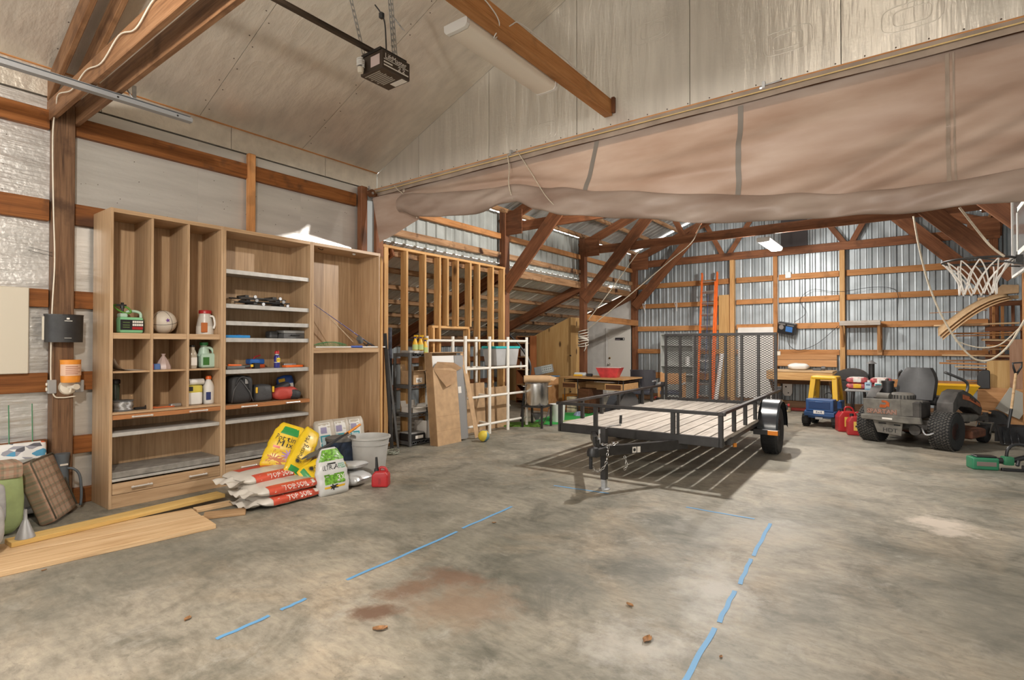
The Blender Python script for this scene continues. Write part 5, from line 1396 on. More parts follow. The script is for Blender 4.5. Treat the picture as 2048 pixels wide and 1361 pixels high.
bl.build('spiral_bulb', WHITEP, t, smooth=True)
b = B(); b.lathe([(.02, 0), (.026, .02), (.026, .045)], 14, c=(-.085, -.185, .005)); b.build('bulb_base', CREAM, t, auto=40)
b = B(); b.box(-.04, -.005, -3.4, -.10, .175, .20).box(-.045, 0, -3.4, -.10, .20, .205); rail = b.build('rail', BRN, t)
b = B()
for k in range(120): b.box(-.028, -.018, -.2 - .026 * k, -.188 - .026 * k, .206, .213)
tag(b.build('drive_chain', GREYP, t), kind='stuff')
def strap(p, q, w=.035):
    p = Vector(p); q = Vector(q); M, Ln = frame(p, q, (0, 1, 0)); bb = B(); n_ = int(Ln / .05)
    # perforated: two edge strips and bridges
    bb.box(0, Ln, -.0015, .0015, -w / 2, -w / 4, M).box(0, Ln, -.0015, .0015, w / 4, w / 2, M)
    for i in range(n_): bb.box(Ln * i / n_, Ln * i / n_ + .022, -.0015, .0015, -w / 4, w / 4, M)
    return bb.build('strap', STEEL, t)
strap((-.10, -.14, .17), (-.18, -.24, .72)); strap((.05, .05, .17), (-.02, .05, .80)); strap((.075, .05, .17), (.0, .05, .80)); strap((.0, .06, .58), (.11, .10, .42), .03)
rope('cord', [(-.02, .03, .17), (-.03, .03, .35), (-.035, .02, .50), (-.06, .0, .58), (-.10, -.03, .65)], .006, BLACKP, parent=t)
b = B(); b.box(-.07, -.03, -.02, .02, .53, .58); b.build('plug', BLACKP, t, bevel=.008)

# ------------------------------------------------------------------ open stud wall
t = thing('stud_wall', 'open pine stud wall with a low rough opening right of the cabinets', 'stud wall', (-6.1, 6.5, 0))
def W(y): return y - 6.5
XS = -.02
for y in (5.12, 5.50, 5.875, 6.20, 7.17, 7.55, 7.87):
    beam('stud', (XS, W(y), .04), (XS, W(y), 2.865), .04, .13, PINE, t, up=(1, 0, 0))
for y in (6.06, 6.90):
    beam('stud', (XS, W(y), .04), (XS, W(y), 1.73), .04, .13, PINE, t, up=(1, 0, 0))
beam('stud', (XS, W(5.085), .04), (XS, W(5.085), 2.865), .04, .13, PINE, t, up=(1, 0, 0))
for y in (6.38, 6.62, 6.94):
    beam('cripple_stud', (XS, W(y), 1.77), (XS, W(y), 2.865), .04, .13, PINE, t, up=(1, 0, 0))
beam('header', (XS, W(6.04), 1.75), (XS, W(6.93), 1.75), .09, .04, PINE, t)
beam('top_plate', (XS, W(5.06), 2.885), (XS, W(7.93), 2.885), .09, .04, PINE, t)
beam('sole_plate', (XS, W(5.06), .02), (XS, W(6.04), .02), .09, .04, PINE, t)
beam('sole_plate', (XS, W(6.93), .02), (XS, W(7.93), .02), .09, .04, PINE, t)

# things standing by the stud wall
solid('moving_blanket', lambda b: b.grid(lambda u, v: (.05 + .04 * math.sin(9 * u) * (1 - .3 * v), -.10 + .2 * u, 1.72 * v), 16, 10), plain('blanket_blue_grey', (.085, .095, .125), .95, var=.4, bscale=18), (-6.34, 5.30, 0), 'folded dark blue moving blanket hanging behind the stud wall', 'blanket', smooth=True)
solid('steel_bar', lambda b: b.bar((0, 0, 0), (-.06, -.08, 1.62), .05, .05), BLACKM, (-5.88, 5.06, .002), 'dark square steel bar leaning in the corner by the cabinet', 'bar', bevel=.004)
solid('steel_bar', lambda b: b.bar((0, 0, 0), (-.10, -.12, 1.40), .03, .03), GREYD, (-5.84, 5.14, .002), 'thin grey bar leaning beside the dark steel bar', 'bar', bevel=.003)
# grey shelf unit (plastic frame)
t = thing('shelf_unit', 'grey plastic shelving unit half hidden by the tall cardboard box', 'shelf', (-5.96, 5.63, 0))
GFR = plain('shelf_grey', (.085, .088, .09), .5, var=.1, bscale=12)
for sx in (-1, 1):
    for sy in (-1, 1):
        b = B(); b.box(sx * .16 - .02, sx * .16 + .02, sy * .31 - .02, sy * .31 + .02, 0, 1.34); b.build('upright', GFR, t, bevel=.006)
for z in (.02, .42, .83, 1.29):
    b = B(); b.box(-.16, .16, -.30, .30, z + .035, z + .05); sh = b.build('shelf_deck', GFR, t, bevel=.003)
    b = B(); b.box(-.175, -.155, -.30, .30, z, z + .05).box(-.16, .16, -.325, -.305, z, z + .05).box(-.16, .16, .305, .325, z, z + .05)
    tag(b.build('deck_edge', GFR, sh, bevel=.003), kind='stuff')
    b = B(); b.box(.165, .175, -.29, .29, z, z + .008).box(.165, .175, -.29, .29, z + .042, z + .05)
    for k in range(7):
        y0_ = -.29 + .083 * k; b.bar((.17, y0_, z + .004), (.17, y0_ + .041, z + .046), .006, .006).bar((.17, y0_ + .041, z + .046), (.17, y0_ + .083, z + .004), .006, .006)
    tag(b.build('truss_edge', GFR, sh), kind='stuff')
def carton(loc, d, rz, lab, mat=CARD, flaps=True, label_=True, name='cardboard_box', grp=None):
    t = thing(name, lab, 'box', loc, rz, group=grp)
    w, l, h = d[0] / 2, d[1] / 2, d[2]
    b = B(); b.box(-w, w, -l, l, 0, .004)
    for (xa, xb, ya, yb) in ((-w, -w + .006, -l, l), (w - .006, w, -l, l), (-w, w, -l, -l + .006), (-w, w, l - .006, l)): b.box(xa, xb, ya, yb, 0, h)
    b.build('carton', mat, t)
    if flaps:
        b = B(); b.bar((w, 0, h), (w + d[0] * .35, 0, h + d[2] * .05), l * 1.96, .005); b.build('flap', mat, t)
        b = B(); b.bar((-w, 0, h), (-w - .02, 0, h + d[0] * .35), l * 1.96, .005, (1, 0, 0)); b.build('flap', mat, t)
    if label_:
        b = B(); b.box(w + .0005, w + .002, -l * .5, l * .5, h * .15, h * .5); lb = b.build('label', PAPER, t)
        b = B(); b.box(w + .0022, w + .003, -l * .35, l * .1, h * .3, h * .36).box(w + .0022, w + .003, -l * .35, l * .3, h * .2, h * .24); tag(b.build('printing', BLACKL, lb), kind='stuff')
    return t
carton((-5.93, 5.50, .881), (.26, .24, .20), 0, 'open cardboard box with white label on the upper grey shelf')
carton((-5.95, 5.75, .881), (.24, .20, .17), 0, 'small cardboard box beside the open one on the grey shelf', CARDD, True, False)
carton((-5.93, 5.52, .471), (.24, .28, .08), 0, 'shallow white-sided tray box on the second grey shelf', PAPER, True, False)
carton((-5.95, 5.78, .471), (.22, .18, .10), 0, 'low white carton next to the tray box on the grey shelf', PAPER, False, False)
carton((-5.95, 5.80, .072), (.28, .26, .26), 0, 'white file box with printed grid on the bottom grey shelf', PAPER, False, False)
t = thing('audio_deck', 'black electronic unit with white front label on the bottom grey shelf', 'electronics', (-5.91, 5.47, .072))
b = B(); b.box(-.13, .13, -.14, .14, 0, .10); b.build('case', BLACKP, t, bevel=.008)
b = B(); b.box(.131, .134, -.06, .09, .03, .075); b.build('front_label', PAPER, t)
b = B(); b.box(-.12, .12, -.13, .13, .10, .118); b.build('top_tray', GREYP, t, bevel=.004)
t = thing('keyboard_case', 'grey flat case lying on top of the shelving unit', 'case', (-5.88, 5.42, 1.341))
b = B(); b.box(-.10, .10, -.12, .16, 0, .04); b.build('shell', GREYP, t, bevel=.01)
b = B(); b.box(.1, .13, -.05, .03, .0, .03); b.build('clip', SHELFM, t, bevel=.004)
def spray(loc, lab):
    t = thing('spray_bottle', lab, 'spray bottle', loc, 20, group='yellow spray bottles on the shelf unit')
    b = B(); b.lathe([(.038, 0), (.042, .015), (.040, .09), (.022, .15), (.014, .175)], 14); b.build('body', YELLOW, t, auto=40)
    b = B(); b.lathe([(.0425, .01), (.0430, .02), (.0415, .085)], 14); b.build('label', plain('spray_label', (.45, .55, .22), .5), t, auto=40)
    b = B(); b.cyl((0, 0, .175), (0, 0, .195), .016, n=10); b.build('collar', plain('collar_blue', (.06, .05, .25), .5), t)
    b = B(); b.box(-.02, .045, -.012, .012, .195, .222).box(.02, .028, -.006, .006, .16, .2); b.build('trigger_head', YELLOW, t, bevel=.004)
spray((-5.84, 5.46, 1.382), 'left yellow spray bottle on the shelving unit'); spray((-5.80, 5.53, 1.382), 'middle yellow spray bottle on the shelving unit'); spray((-5.82, 5.64, 1.341), 'right yellow spray bottle on the shelving unit')

# tall open cardboard box leaning, with a silver panel in it
t = thing('tall_cardboard_box', 'tall opened cardboard box leaning with a grey metal panel inside', 'box', (-5.48, 5.98, .0), rot=(0, R(-5.5), R(0)))
b = B(); b.box(-.02, -.012, -.40, .10, .0, 1.12); b.build('front_panel', CARD, t, bevel=.002)
b = B(); b.box(-.16, -.02, -.40, -.392, 0, 1.36); b.build('side_panel', CARDD, t, bevel=.002)
b = B(); b.box(-.17, -.16, -.40, .29, 0, 1.36); b.build('back_panel', CARD, t, bevel=.002)
b = B(); b.box(-.17, -.02, -.42, .29, 1.352, 1.362); b.build('top_flap', CARD, t, bevel=.002)
b = B(); b.add([(-.011, -.40, 1.12), (-.011, .10, 1.07), (.05, -.02, .90), (.045, -.20, .84), (.005, -.30, .98)], [(0, 1, 2, 3, 4)]); b.add([(-.013, -.40, 1.12), (-.013, .10, 1.07), (-.002, .22, 1.11), (-.01, .05, 1.20), (-.013, -.3, 1.22)], [(0, 1, 2, 3, 4)])
b.build('torn_flap', CARDD, t)
b = B(); b.box(-.14, -.05, -.37, .28, .03, 1.31); b.build('white_liner', WHITEP, t, bevel=.003)
b = B(); b.box(-.05, -.035, .10, .29, .03, 1.31); b.build('metal_panel', plain('grey_sheet', (.30, .295, .29), .45, .3), t, bevel=.002)
b = B(); b.box(-.035, -.033, .13, .20, .73, .83); b.build('panel_tag', PAPER, t)
b = B(); b.bar((-.05, .30, 1.36), (.03, .42, .02), .10, .006, (1, 0, 0)); b.build('side_flap', CARD, t)
for z in (.42, .21):
    b = B(); b.box(-.0119, -.011, -.40, .10, z, z + .004); b.build('crease', CARDD, t)
# toy ball
t = thing('play_ball', 'small yellow and blue ball on the floor by the cardboard box', 'ball', (-5.22, 6.28, .088), rot=(R(20), R(30), R(40)))
bb = [B(), B()]
n = 16; r_ = .088
for i in range(12):
    prof = [(r_ * math.sin(math.pi * k / n), -r_ * math.cos(math.pi * k / n)) for k in range(n + 1)]
    tgt = bb[0 if (i // 2) % 3 < 2 else 1]
    tgt.grid(lambda u, v, i=i: (r_ * math.sin(math.pi * v) * math.cos(2 * math.pi * (i + u) / 12), r_ * math.sin(math.pi * v) * math.sin(2 * math.pi * (i + u) / 12), -r_ * math.cos(math.pi * v)), 3, n)
bb[0].build('yellow_panels', plain('ball_yellow', (.62, .48, .05), .5), t, smooth=True); bb[1].build('blue_panels', plain('ball_blue', (.10, .20, .26), .5), t, smooth=True)
# PVC rack
t = thing('pipe_rack', 'white plastic pipe rack standing before the stud wall', 'rack', (-5.75, 7.0, 0))
def pipe(name, p, q, r=.027): 
    b = B(); b.cyl(p, q, r, n=12); return b.build(name, PVC, t, auto=40)
FY = (5.86, 6.32, 6.92, 7.42, 7.98); FX = .12; BX = -.26
for y in FY[1:]: pipe('upright', (FX, y - 7.0, 0), (FX, y - 7.0, 1.60))
for y in (FY[0], FY[1] + .12, FY[2] + .10): pipe('upright', (BX, y - 7.0, 0), (BX, y - 7.0, 1.60))
for z in (1.53, 1.08, .62, .16):
    for a, c in zip(FY[1:-1], FY[2:]): pipe('rail', (FX, a - 7.0, z), (FX, c - 7.0, z), .021)
    pipe('rail', (BX, FY[0] - 7.0, z), (BX, FY[2] + .1 - 7.0, z), .021)
for z in (.62, .16, 1.08):
    for y in (FY[2], ): pipe('side_rail', (FX, y - 7.0, z), (BX, y + .1 - 7.0, z), .021)
pipe('back_rail', (BX, FY[2] + .1 - 7.0, .34), (BX, FY[4] - 7.0, .34), .02); pipe('back_rail', (BX, FY[2] + .1 - 7.0, .66), (BX, FY[3] - 7.0, .66), .02)
t = thing('storage_tote', 'translucent storage tote with teal lid on the pipe rack', 'tote', (-5.80, 7.45, 1.105))
b = B(); vs = []
for z, k in ((0, .86), (.30, 1.0)): vs += [(-.15 * k, -.33 * k, z), (.15 * k, -.33 * k, z), (.15 * k, .33 * k, z), (-.15 * k, .33 * k, z)]
b.add(vs, [(0, 3, 2, 1), (4, 5, 6, 7), (0, 1, 5, 4), (1, 2, 6, 5), (2, 3, 7, 6), (3, 0, 4, 7)]); b.build('bin', plain('cloudy_plastic', (.40, .40, .40), .4, var=.1, bscale=5), t, bevel=.012, seg=2, auto=40)
b = B(); b.box(-.165, .165, -.345, .345, .295, .335); b.build('lid', TEAL, t, bevel=.008)
for k, (y, x, w, h, rz, lab) in enumerate(((6.75, -6.0, .40, .82, 3, 'flat cardboard sheet standing behind the pipe rack'), (7.52, -5.97, .30, .72, -3, 'second flat cardboard sheet standing behind the pipe rack'))):
    b = B(); b.box(-.03, .03, -w, w, 0, h); tag(b.build('flat_carton', CARD, None, bevel=.004, M=rotM((-5.92, y, 0), ry=-2.5, rz=rz * .3)), lab, 'cardboard', 'flat cartons behind the rack')
solid('striped_pole', lambda b: b.cyl((0, 0, 0), (-.1, .1, 1.15), .025, n=10), plain('black_white_pole', (.2, .18, .17), .5, var=.9, bscale=9), (-5.95, 6.6, 0), 'striped pole leaning behind the cardboard box', 'pole', auto=40)
# green turf mats
def turf(pts, z, mat, lab, nb, hgt, seed):
    c = Vector((sum(p[0] for p in pts) / len(pts), sum(p[1] for p in pts) / len(pts), 0))
    b = B(); b.prism([(p[0] - c.x, p[1] - c.y) for p in pts], 0, z, 'XY')
    return tag(b.build('turf_mat', mat, None, M=Matrix.Translation(c)), lab, 'mat')
turf([(-5.95, 7.6), (-5.35, 8.0), (-5.55, 8.5), (-6.05, 8.05)], .025, plain('moss_turf', (.09, .20, .02), .95, var=.5, bscale=90, bump=.8), 'mossy green turf scrap under the pot stand', 0, 0, 1)
turf([(-5.6, 8.15), (-4.95, 8.75), (-5.55, 10.45), (-6.1, 9.9), (-5.85, 8.6)], .012, plain('bright_turf', (.03, .33, .06), .95, var=.15, bscale=120, bump=.3), 'bright green putting turf on the floor behind the pot stand', 0, 0, 2)
t = thing('golf_club', 'golf putter lying across the green turf', 'golf club', (-5.3, 8.55, .02), 62)
b = B(); b.cyl((0, 0, .02), (.75, .1, .03), .008, n=8); b.build('shaft', plain('club_shaft', (.45, .33, .18), .4), t, auto=40)
b = B(); b.box(.74, .80, .06, .16, 0, .05); b.build('head', STEEL, t, bevel=.008)
# pot on burner stand
t = thing('burner_stand', 'square black steel propane burner stand', 'burner', (-5.44, 8.03, 0), 8)
for sx in (-1, 1):
    for sy in (-1, 1):
        b = B(); b.box(sx * .19 - .018, sx * .19 + .018, sy * .19 - .018, sy * .19 + .018, 0, .36); b.build('leg', BLACKM, t, bevel=.003)
b = B()
for s_ in (-1, 1): b.box(-.21, .21, s_ * .19 - .02, s_ * .19 + .02, .355, .385).box(s_ * .19 - .02, s_ * .19 + .02, -.21, .21, .355, .385)
b.box(-.2, .2, -.012, .012, .36, .38).box(-.012, .012, -.2, .2, .36, .38); b.build('top_frame', BLACKM, t)
b = B(); b.lathe([(.03, .12), (.05, .16), (.09, .22), (.09, .24), (.04, .24)], 14); b.build('burner', GREYD, t, auto=40)
b = B(); b.tube(smoothcurve([(.05, 0, .13), (.10, -.1, .06), (.2, -.15, .10), (.24, -.05, .25), (.22, .05, .34)], 5), .008, 6); b.build('gas_hose', BLACKP, t, smooth=True)
t = thing('stock_pot', 'tall shiny aluminium stock pot on the burner stand', 'pot', (-5.44, 8.03, .386))
b = B(); b.lathe([(.20, 0), (.205, .01), (.205, .38), (.213, .385), (.213, .392), (.2, .392), (.196, .02), (0, .02)], 40); b.build('body', POTMET, t, auto=40)
for s_ in (-1, 1):
    M_ = Matrix.Rotation(R(s_ * 90 - 52), 4, 'Z')
    b = B(); b.tube([M_ @ Vector(p) for p in smoothcurve([(.20, -.05, .33), (.25, -.05, .34), (.27, 0, .345), (.25, .05, .34), (.20, .05, .33)], 4)], .008, 6); b.build('handle', POTMET, t, smooth=True)
t = thing('paper_roll', 'roll of brown kraft paper lying on the stock pot', 'roll', (-5.44, 8.04, .85), 127)
b = B(); b.lathe([(.03, -.24), (.062, -.24), (.066, -.2), (.07, .1), (.062, .24), (.02, .25)], 18, rotM(rx=90)); b.build('roll', plain('kraft', (.50, .32, .17), .7, var=.08, bscale=6), t, auto=40)
b = B(); b.cyl((0, .242, 0), (0, .2445, 0), .03, n=12); b.build('core_hole', BLACKP, t)
b = B(); b.add([(.0, -.24, .06), (.03, -.18, .07), (.05, -.36, .02), (.0, -.30, -.03), (-.03, -.24, -.02)], [(0, 1, 2, 3, 4)]); b.build('loose_end', plain('kraft2', (.46, .29, .15), .7), t)
solid('white_bin', lambda b: b.lathe([(.12, 0), (.125, .02), (.15, .33), (.155, .34), (.14, .34), (.12, .03), (0, .03)], 20), WHITEP, (-5.45, 8.75, 0), 'small white plastic waste bin behind the stock pot', 'bin', auto=40)
b = B(); b.tube(smoothcurve([(-5.95, 8.25, 0.02), (-5.9, 8.3, .6), (-5.85, 8.42, 1.05), (-6.05, 8.35, 1.45), (-6.35, 8.2, 1.75), (-6.6, 8.0, 1.85)], 6), .022, 8)
tag(b.build('drain_hose', BLACKP, None, smooth=True), 'thick black hose arching behind the pipe rack', 'hose')
rope('beam_wire', [(-2.47, 2.3, 3.99), (-2.46, 2.7, 3.97), (-2.46, 3.0, 3.93), (-2.47, 3.15, 3.86), (-2.56, 3.2, 3.80), (-2.47, 3.3, 3.92), (-2.47, 3.45, 3.99), (-2.47, 4.0, 4.0), (-2.47, 4.5, 3.985)], .005, WHITEP, 'white wire looped along the ceiling beam above the unlit shop light', 'wire', n=5)
t = thing('rail_roller', 'dark round roller on the narrow post under the curtain rail', 'roller', (-6.04, 4.80, 3.56))
b = B(); b.cyl((0, 0, 0), (.05, 0, 0), .055, n=18); b.build('wheel', DARKW, t, auto=40)
b = B(); b.cyl((.05, 0, 0), (.06, 0, 0), .018, n=10); b.build('hub', STEEL, t, auto=40)
b = B(); b.bar((.02, 0, 0), (.03, -.05, .09), .012, .03); b.build('bracket', STEEL, t)
# ------------------------------------------------------------------ utility trailer
t = thing('utility_trailer', 'black utility trailer with grey plank deck and raised mesh ramp gate', 'trailer', (-2.545, 5.70, 0), 1.9)
HW, TL = .945, 3.66
def tb(name, p, q, w, h, mat=BLACKM, par=None, up=(0, 0, 1), bevel=.004):
    return beam(name, p, q, w, h, mat, par or t, up=up, bevel=bevel)
tb('front_beam', (-HW, 0, .45), (HW, 0, .45), .05, .10)
tb('rear_beam', (-HW, TL, .45), (HW, TL, .45), .05, .09)
for s in (-1, 1): tb('side_beam', (s * HW, 0, .45), (s * HW, TL, .45), .05, .08)
for y in (.75, 1.5, 2.25, 3.0): tb('cross_member', (-HW, y, .425), (HW, y, .425), .05, .05)
RAILR = plain('rail_worn_black', (.035, .028, .026), .35, .2, var=.5, bscale=5)
tb('top_rail', (-HW - .05, 0, .744), (HW + .05, 0, .744), .05, .035)
for s in (-1, 1): tb('top_rail', (s * HW, -.03, .744), (s * HW, TL + .08, .744), .05, .035, RAILR)
for x in (-HW, -.47, .45, HW):
    tb('rail_post', (x, 0, .40), (x, 0, .73), .045, .05 if abs(x) > .9 else .045, up=(0, 1, 0))
tb('rail_post', (.50, .01, .40), (.50, .01, .73), .03, .02, up=(0, 1, 0))
for s in (-1, 1):
    for y in (.58, 1.16, 1.75, 2.70, 3.12, TL):
        tb('rail_post', (s * HW, y, .44), (s * HW, y, .73), .04, .05, up=(0, 1, 0))
for i in range(12):
    x = -.905 + .1645 * i
    tb('deck_plank', (x, .03, .478), (x, TL - .03, .478), .148, .032, DECK, bevel=.003)
tb('stake_pocket', (.985, .12, .44), (.985, .30, .44), .05, .06); 
b = B(); b.cyl((1.0, .36, .40), (1.0, .36, .36), .022, .02, n=12); b.build('side_marker', plain('amber_lens', (.75, .26, .02), .3), t, auto=40)
# axle, wheels, fenders
AY = 2.20
b = B(); b.cyl((-1.06, AY, .31), (1.06, AY, .31), .035, n=12); b.build('axle', BLACKM, t, auto=40)
for s in (-1, 1):
    b = B(); b.prism([(AY - .36, .36), (AY + .36, .36), (AY + .2, .42), (AY - .2, .42)], s * .90 - .03, s * .90 + .03, 'YZ'); b.build('leaf_spring', BLACKM, t)
    w = B(); rt = .315
    prof = [(.17, -.085), (.25, -.10), (.295, -.098), (.312, -.075), (rt, -.03), (rt, .03), (.312, .075), (.295, .098), (.25, .10), (.17, .085)]
    w.lathe(prof, 44, rotM((s * 1.075, AY, .315), ry=90)); wh = w.build('tire', RUBBER, t, auto=30)
    tr = B()
    for k in range(56):
        a = 2 * math.pi * k / 56
        for j, xx in enumerate((-.06, -.022, .022, .06)):
            aa = a + (.02 if j % 2 else 0)
            c = Vector((s * 1.075 + xx, AY + (rt + .001) * math.cos(aa), .315 + (rt + .001) * math.sin(aa)))
            M_ = Matrix.Translation(c) @ Matrix.Rotation(aa - math.pi / 2, 4, 'X') @ Matrix.Rotation(.35 * (1 if j % 2 else -1), 4, 'Z')
            tr.box(-.015, .015, -.011, .011, -.004, .004, M_)
    tag(tr.build('tread', RUBBER, wh), kind='stuff')
    b = B(); b.lathe([(0, -.02), (.05, -.02), (.06, .03), (.15, .045), (.17, .085)], 24, rotM((s * 1.075, AY, .315), ry=90 * s)); b.build('rim', plain('rim_grey', (.20, .20, .19), .4, .6), wh, auto=40)
    f = B(); n = 18
    def arc(k, r0): 
        a = math.pi * k / n
        return (AY - r0 * 1.12 * math.cos(a), .33 + r0 * math.sin(a))
    x0, x1 = s * .965, s * 1.205
    vs = []; fs = []
    for k in range(n + 1):
        y_, z_ = arc(k, .40); vs += [(x0, y_, z_), (x1 - s * .02, y_, z_), (x1, y_ + (AY - y_) * .04, z_ - .03)]
    for k in range(n):
        for j in (0, 1): fs.append((3 * k + j, 3 * k + 3 + j, 3 * k + 4 + j, 3 * k + 1 + j))
    f.add(vs, fs)
    # inner skirt
    sk = [arc(k, .40) for k in range(n + 1)]
    f.add([(x0, y_, z_) for y_, z_ in sk], [tuple(range(n + 1))])
    fd = f.build('fender', FENDER, t, auto=40)
    b = B(); b.box(min(s * .93, s * 1.23), max(s * .93, s * 1.23), AY - .50, AY - .44, .31, .38); b.build('fender_bracket', BLACKM, fd, bevel=.004)
    if s > 0:
        b = B(); b.box(1.10, 1.22, AY - .512, AY - .50, .315, .375); b.build('amber_marker', plain('amber_marker', (.80, .24, .01), .3), fd, bevel=.004)
for s in (-1, 1):
    tl_ = B(); tl_.box(s * .98, s * 1.06, TL - .02, TL + .05, .44, .52); tl_.build('tail_lamp', BLACKP, t)
    tl_ = B(); tl_.box(s * .985, s * 1.055, TL + .05, TL + .07, .45, .51).box(s * 1.06, s * 1.09, TL + .0, TL + .05, .5, .53); tl_.build('red_lens', RED, t)
# tongue, coupler, jack
for s in (-1, 1): tb('tongue_beam', (s * .56, .10, .385), (s * .04, -.80, .40), .05, .10)
b = B(); b.prism([(-.06, -.75), (.06, -.75), (.045, -1.02), (-.045, -1.02)], .36, .44, 'XY'); cp = b.build('coupler', BLACKM, t, bevel=.012, seg=2)
b = B(); b.lathe([(0, .07), (.05, .055), (.062, .02), (.06, -.02)], 16, c=(0, -1.02, .40)); b.build('ball_socket', BLACKP, cp, auto=40)
b = B(); b.box(-.012, .012, -.98, -.90, .44, .52).box(-.012, .012, -1.0, -.96, .50, .56); b.build('latch_lever', BLACKM, cp)
b = B(); b.box(.115, .118, .30 - .60, .36 - .60, 0, 1)
st = B(); Mst = face_M((.235, -.55, .395), (.52, .90, -.015), (0, 0, 1))
st.box(-.05, .0, -.03, .03, .0285, .0295, Mst).box(.01, .05, -.03, .03, .0285, .0295, Mst); stk = st.build('sticker', PAPER, t); tag(stk, kind='stuff')
b = B(); b.cyl(Mst @ Vector((-.025, 0, .0296)), Mst @ Vector((-.025, 0, .0302)), .017, n=14); b.build('sticker_emblem', BLACKL, stk)
JX, JY = .0, -.77
b = B(); b.box(JX - .03, JX + .03, JY - .03, JY + .03, .10, .62); jk = b.build('jack_tube', BLACKM, t, bevel=.004)
b = B(); b.box(JX - .024, JX + .024, JY - .024, JY + .024, .012, .12); b.build('jack_leg', STEEL, jk, bevel=.003)
b = B(); b.lathe([(.06, 0), (.06, .008), (.035, .014)], 16, c=(JX, JY, .001)); b.build('jack_foot', STEEL, jk, auto=40)
b = B(); b.bar((JX + .02, JY + .04, .63), (JX + .05, JY + .28, .615), .025, .006).cyl((JX + .05, JY + .28, .615), (JX + .055, JY + .28, .64), .010, n=8); b.build('crank_arm', STEEL, jk)
b = B(); b.cyl((JX + .055, JY + .28, .635), (JX + .06, JY + .28, .72), .014, n=10); b.build('crank_grip', BLACKP, jk, auto=40)
b = B(); b.box(JX - .055, JX - .03, JY - .02, JY + .02, .36, .60); b.build('jack_bracket', STEEL, jk, bevel=.003)
b = B(); b.box(JX - .036, JX - .032, JY - .05, JY + .01, .52, .56); b.build('jack_sticker', PAPER, jk)
def chain(pts, name='safety_chain'):
    P_ = smoothcurve(pts, 5); bb = B(); acc = 0; last = P_[0]; k = 0
    for a_, c_ in zip(P_[:-1], P_[1:]):
        acc += (c_ - a_).length
        if acc > .026:
            acc = 0; d_ = (c_ - a_).normalized(); u_ = d_.orthogonal().normalized()
            if k % 2: u_ = d_.cross(u_)
            mid = (a_ + c_) / 2
            bb.tube([mid + d_ * .019 * math.cos(q) + u_ * .011 * math.sin(q) for q in [i * math.pi / 5 for i in range(10)]], .0034, 4, closed=True); k += 1
    o = bb.build(name, CHROME, t, smooth=True); tag(o, kind='stuff'); return o
chain([(-.05, -.72, .44), (-.09, -.80, .47), (.02, -.86, .47), (.09, -.80, .46), (.12, -.70, .47), (.04, -.66, .46)])
chain([(.06, -.80, .46), (.07, -.84, .38), (.06, -.86, .28), (.02, -.87, .22), (-.02, -.90, .20), (-.05, -.95, .26), (-.05, -.98, .33)])
chain([(.14, -.60, .34), (.16, -.60, .28), (.17, -.60, .22), (.15, -.60, .19)])
b = B(); b.cyl((-.04, -.99, .36), (-.04, -.99, .24), .018, n=10); b.build('plug_lead', BLACKP, t)
# ramp gate
GZ0, GZ1, GY = .485, 1.66, TL + .03
gt = B(); tb('gate_frame', (-.91, GY, GZ0 + .03), (.91, GY, GZ0 + .03), .05, .05); tb('gate_frame', (-.91, GY, GZ1 - .02), (.91, GY, GZ1 - .02), .05, .045)
GX = [-.89 + 1.78 * i / 7 for i in range(8)]
for x in GX: tb('gate_bar', (x, GY, GZ0 + .02), (x, GY, GZ1 - .02), .045, .035, up=(0, 1, 0))
mp = B(); gw = GX[1] - GX[0]; nc, nr = 4, 29; cw = gw / nc; ch = (GZ1 - GZ0 - .06) / nr
for r_ in range(nr):
    for c_ in range(nc):
        x_ = c_ * cw; z_ = r_ * ch; o_ = 0
        for p_, q_ in (((x_, z_ + ch / 2), (x_ + cw / 2, z_)), ((x_ + cw / 2, z_), (x_ + cw, z_ + ch / 2)), ((x_, z_ + ch / 2), (x_ + cw / 2, z_ + ch)), ((x_ + cw / 2, z_ + ch), (x_ + cw, z_ + ch / 2))):
            if q_[1] >= p_[1] and p_[1] > z_ + ch * .6: continue
            dx, dz = q_[0] - p_[0], q_[1] - p_[1]; ln_ = math.hypot(dx, dz); nx, nz = -dz / ln_ * .0042, dx / ln_ * .0042
            mp.add([(p_[0] + nx, -.002, p_[1] + nz), (p_[0] - nx, -.002, p_[1] - nz), (q_[0] - nx, -.002, q_[1] - nz), (q_[0] + nx, -.002, q_[1] + nz),
                    (p_[0] + nx, .003, p_[1] + nz), (p_[0] - nx, .003, p_[1] - nz), (q_[0] - nx, .003, q_[1] - nz), (q_[0] + nx, .003, q_[1] + nz)],
                   [(0, 1, 2, 3), (7, 6, 5, 4), (0, 3, 7, 4), (1, 5, 6, 2)])
me_ = mp.mesh('expanded_mesh', fix=False); me_.materials.append(BLACKM)
for i in range(7): tag(put('mesh_panel', me_, BLACKM, t, Matrix.Translation((GX[i], GY + .01, GZ0 + .04))), kind='stuff')
for s in (-1, 1):
    b = B(); b.cyl((s * .8, GY - .02, GZ0), (s * .8 + .12, GY - .02, GZ0), .018, n=10); b.build('hinge', STEEL, t, auto=40)
    b = B(); b.box(s * HW - .03, s * HW + .03, TL + .0, TL + .06, .72, .80); b.build('gate_latch', BLACKM, t)
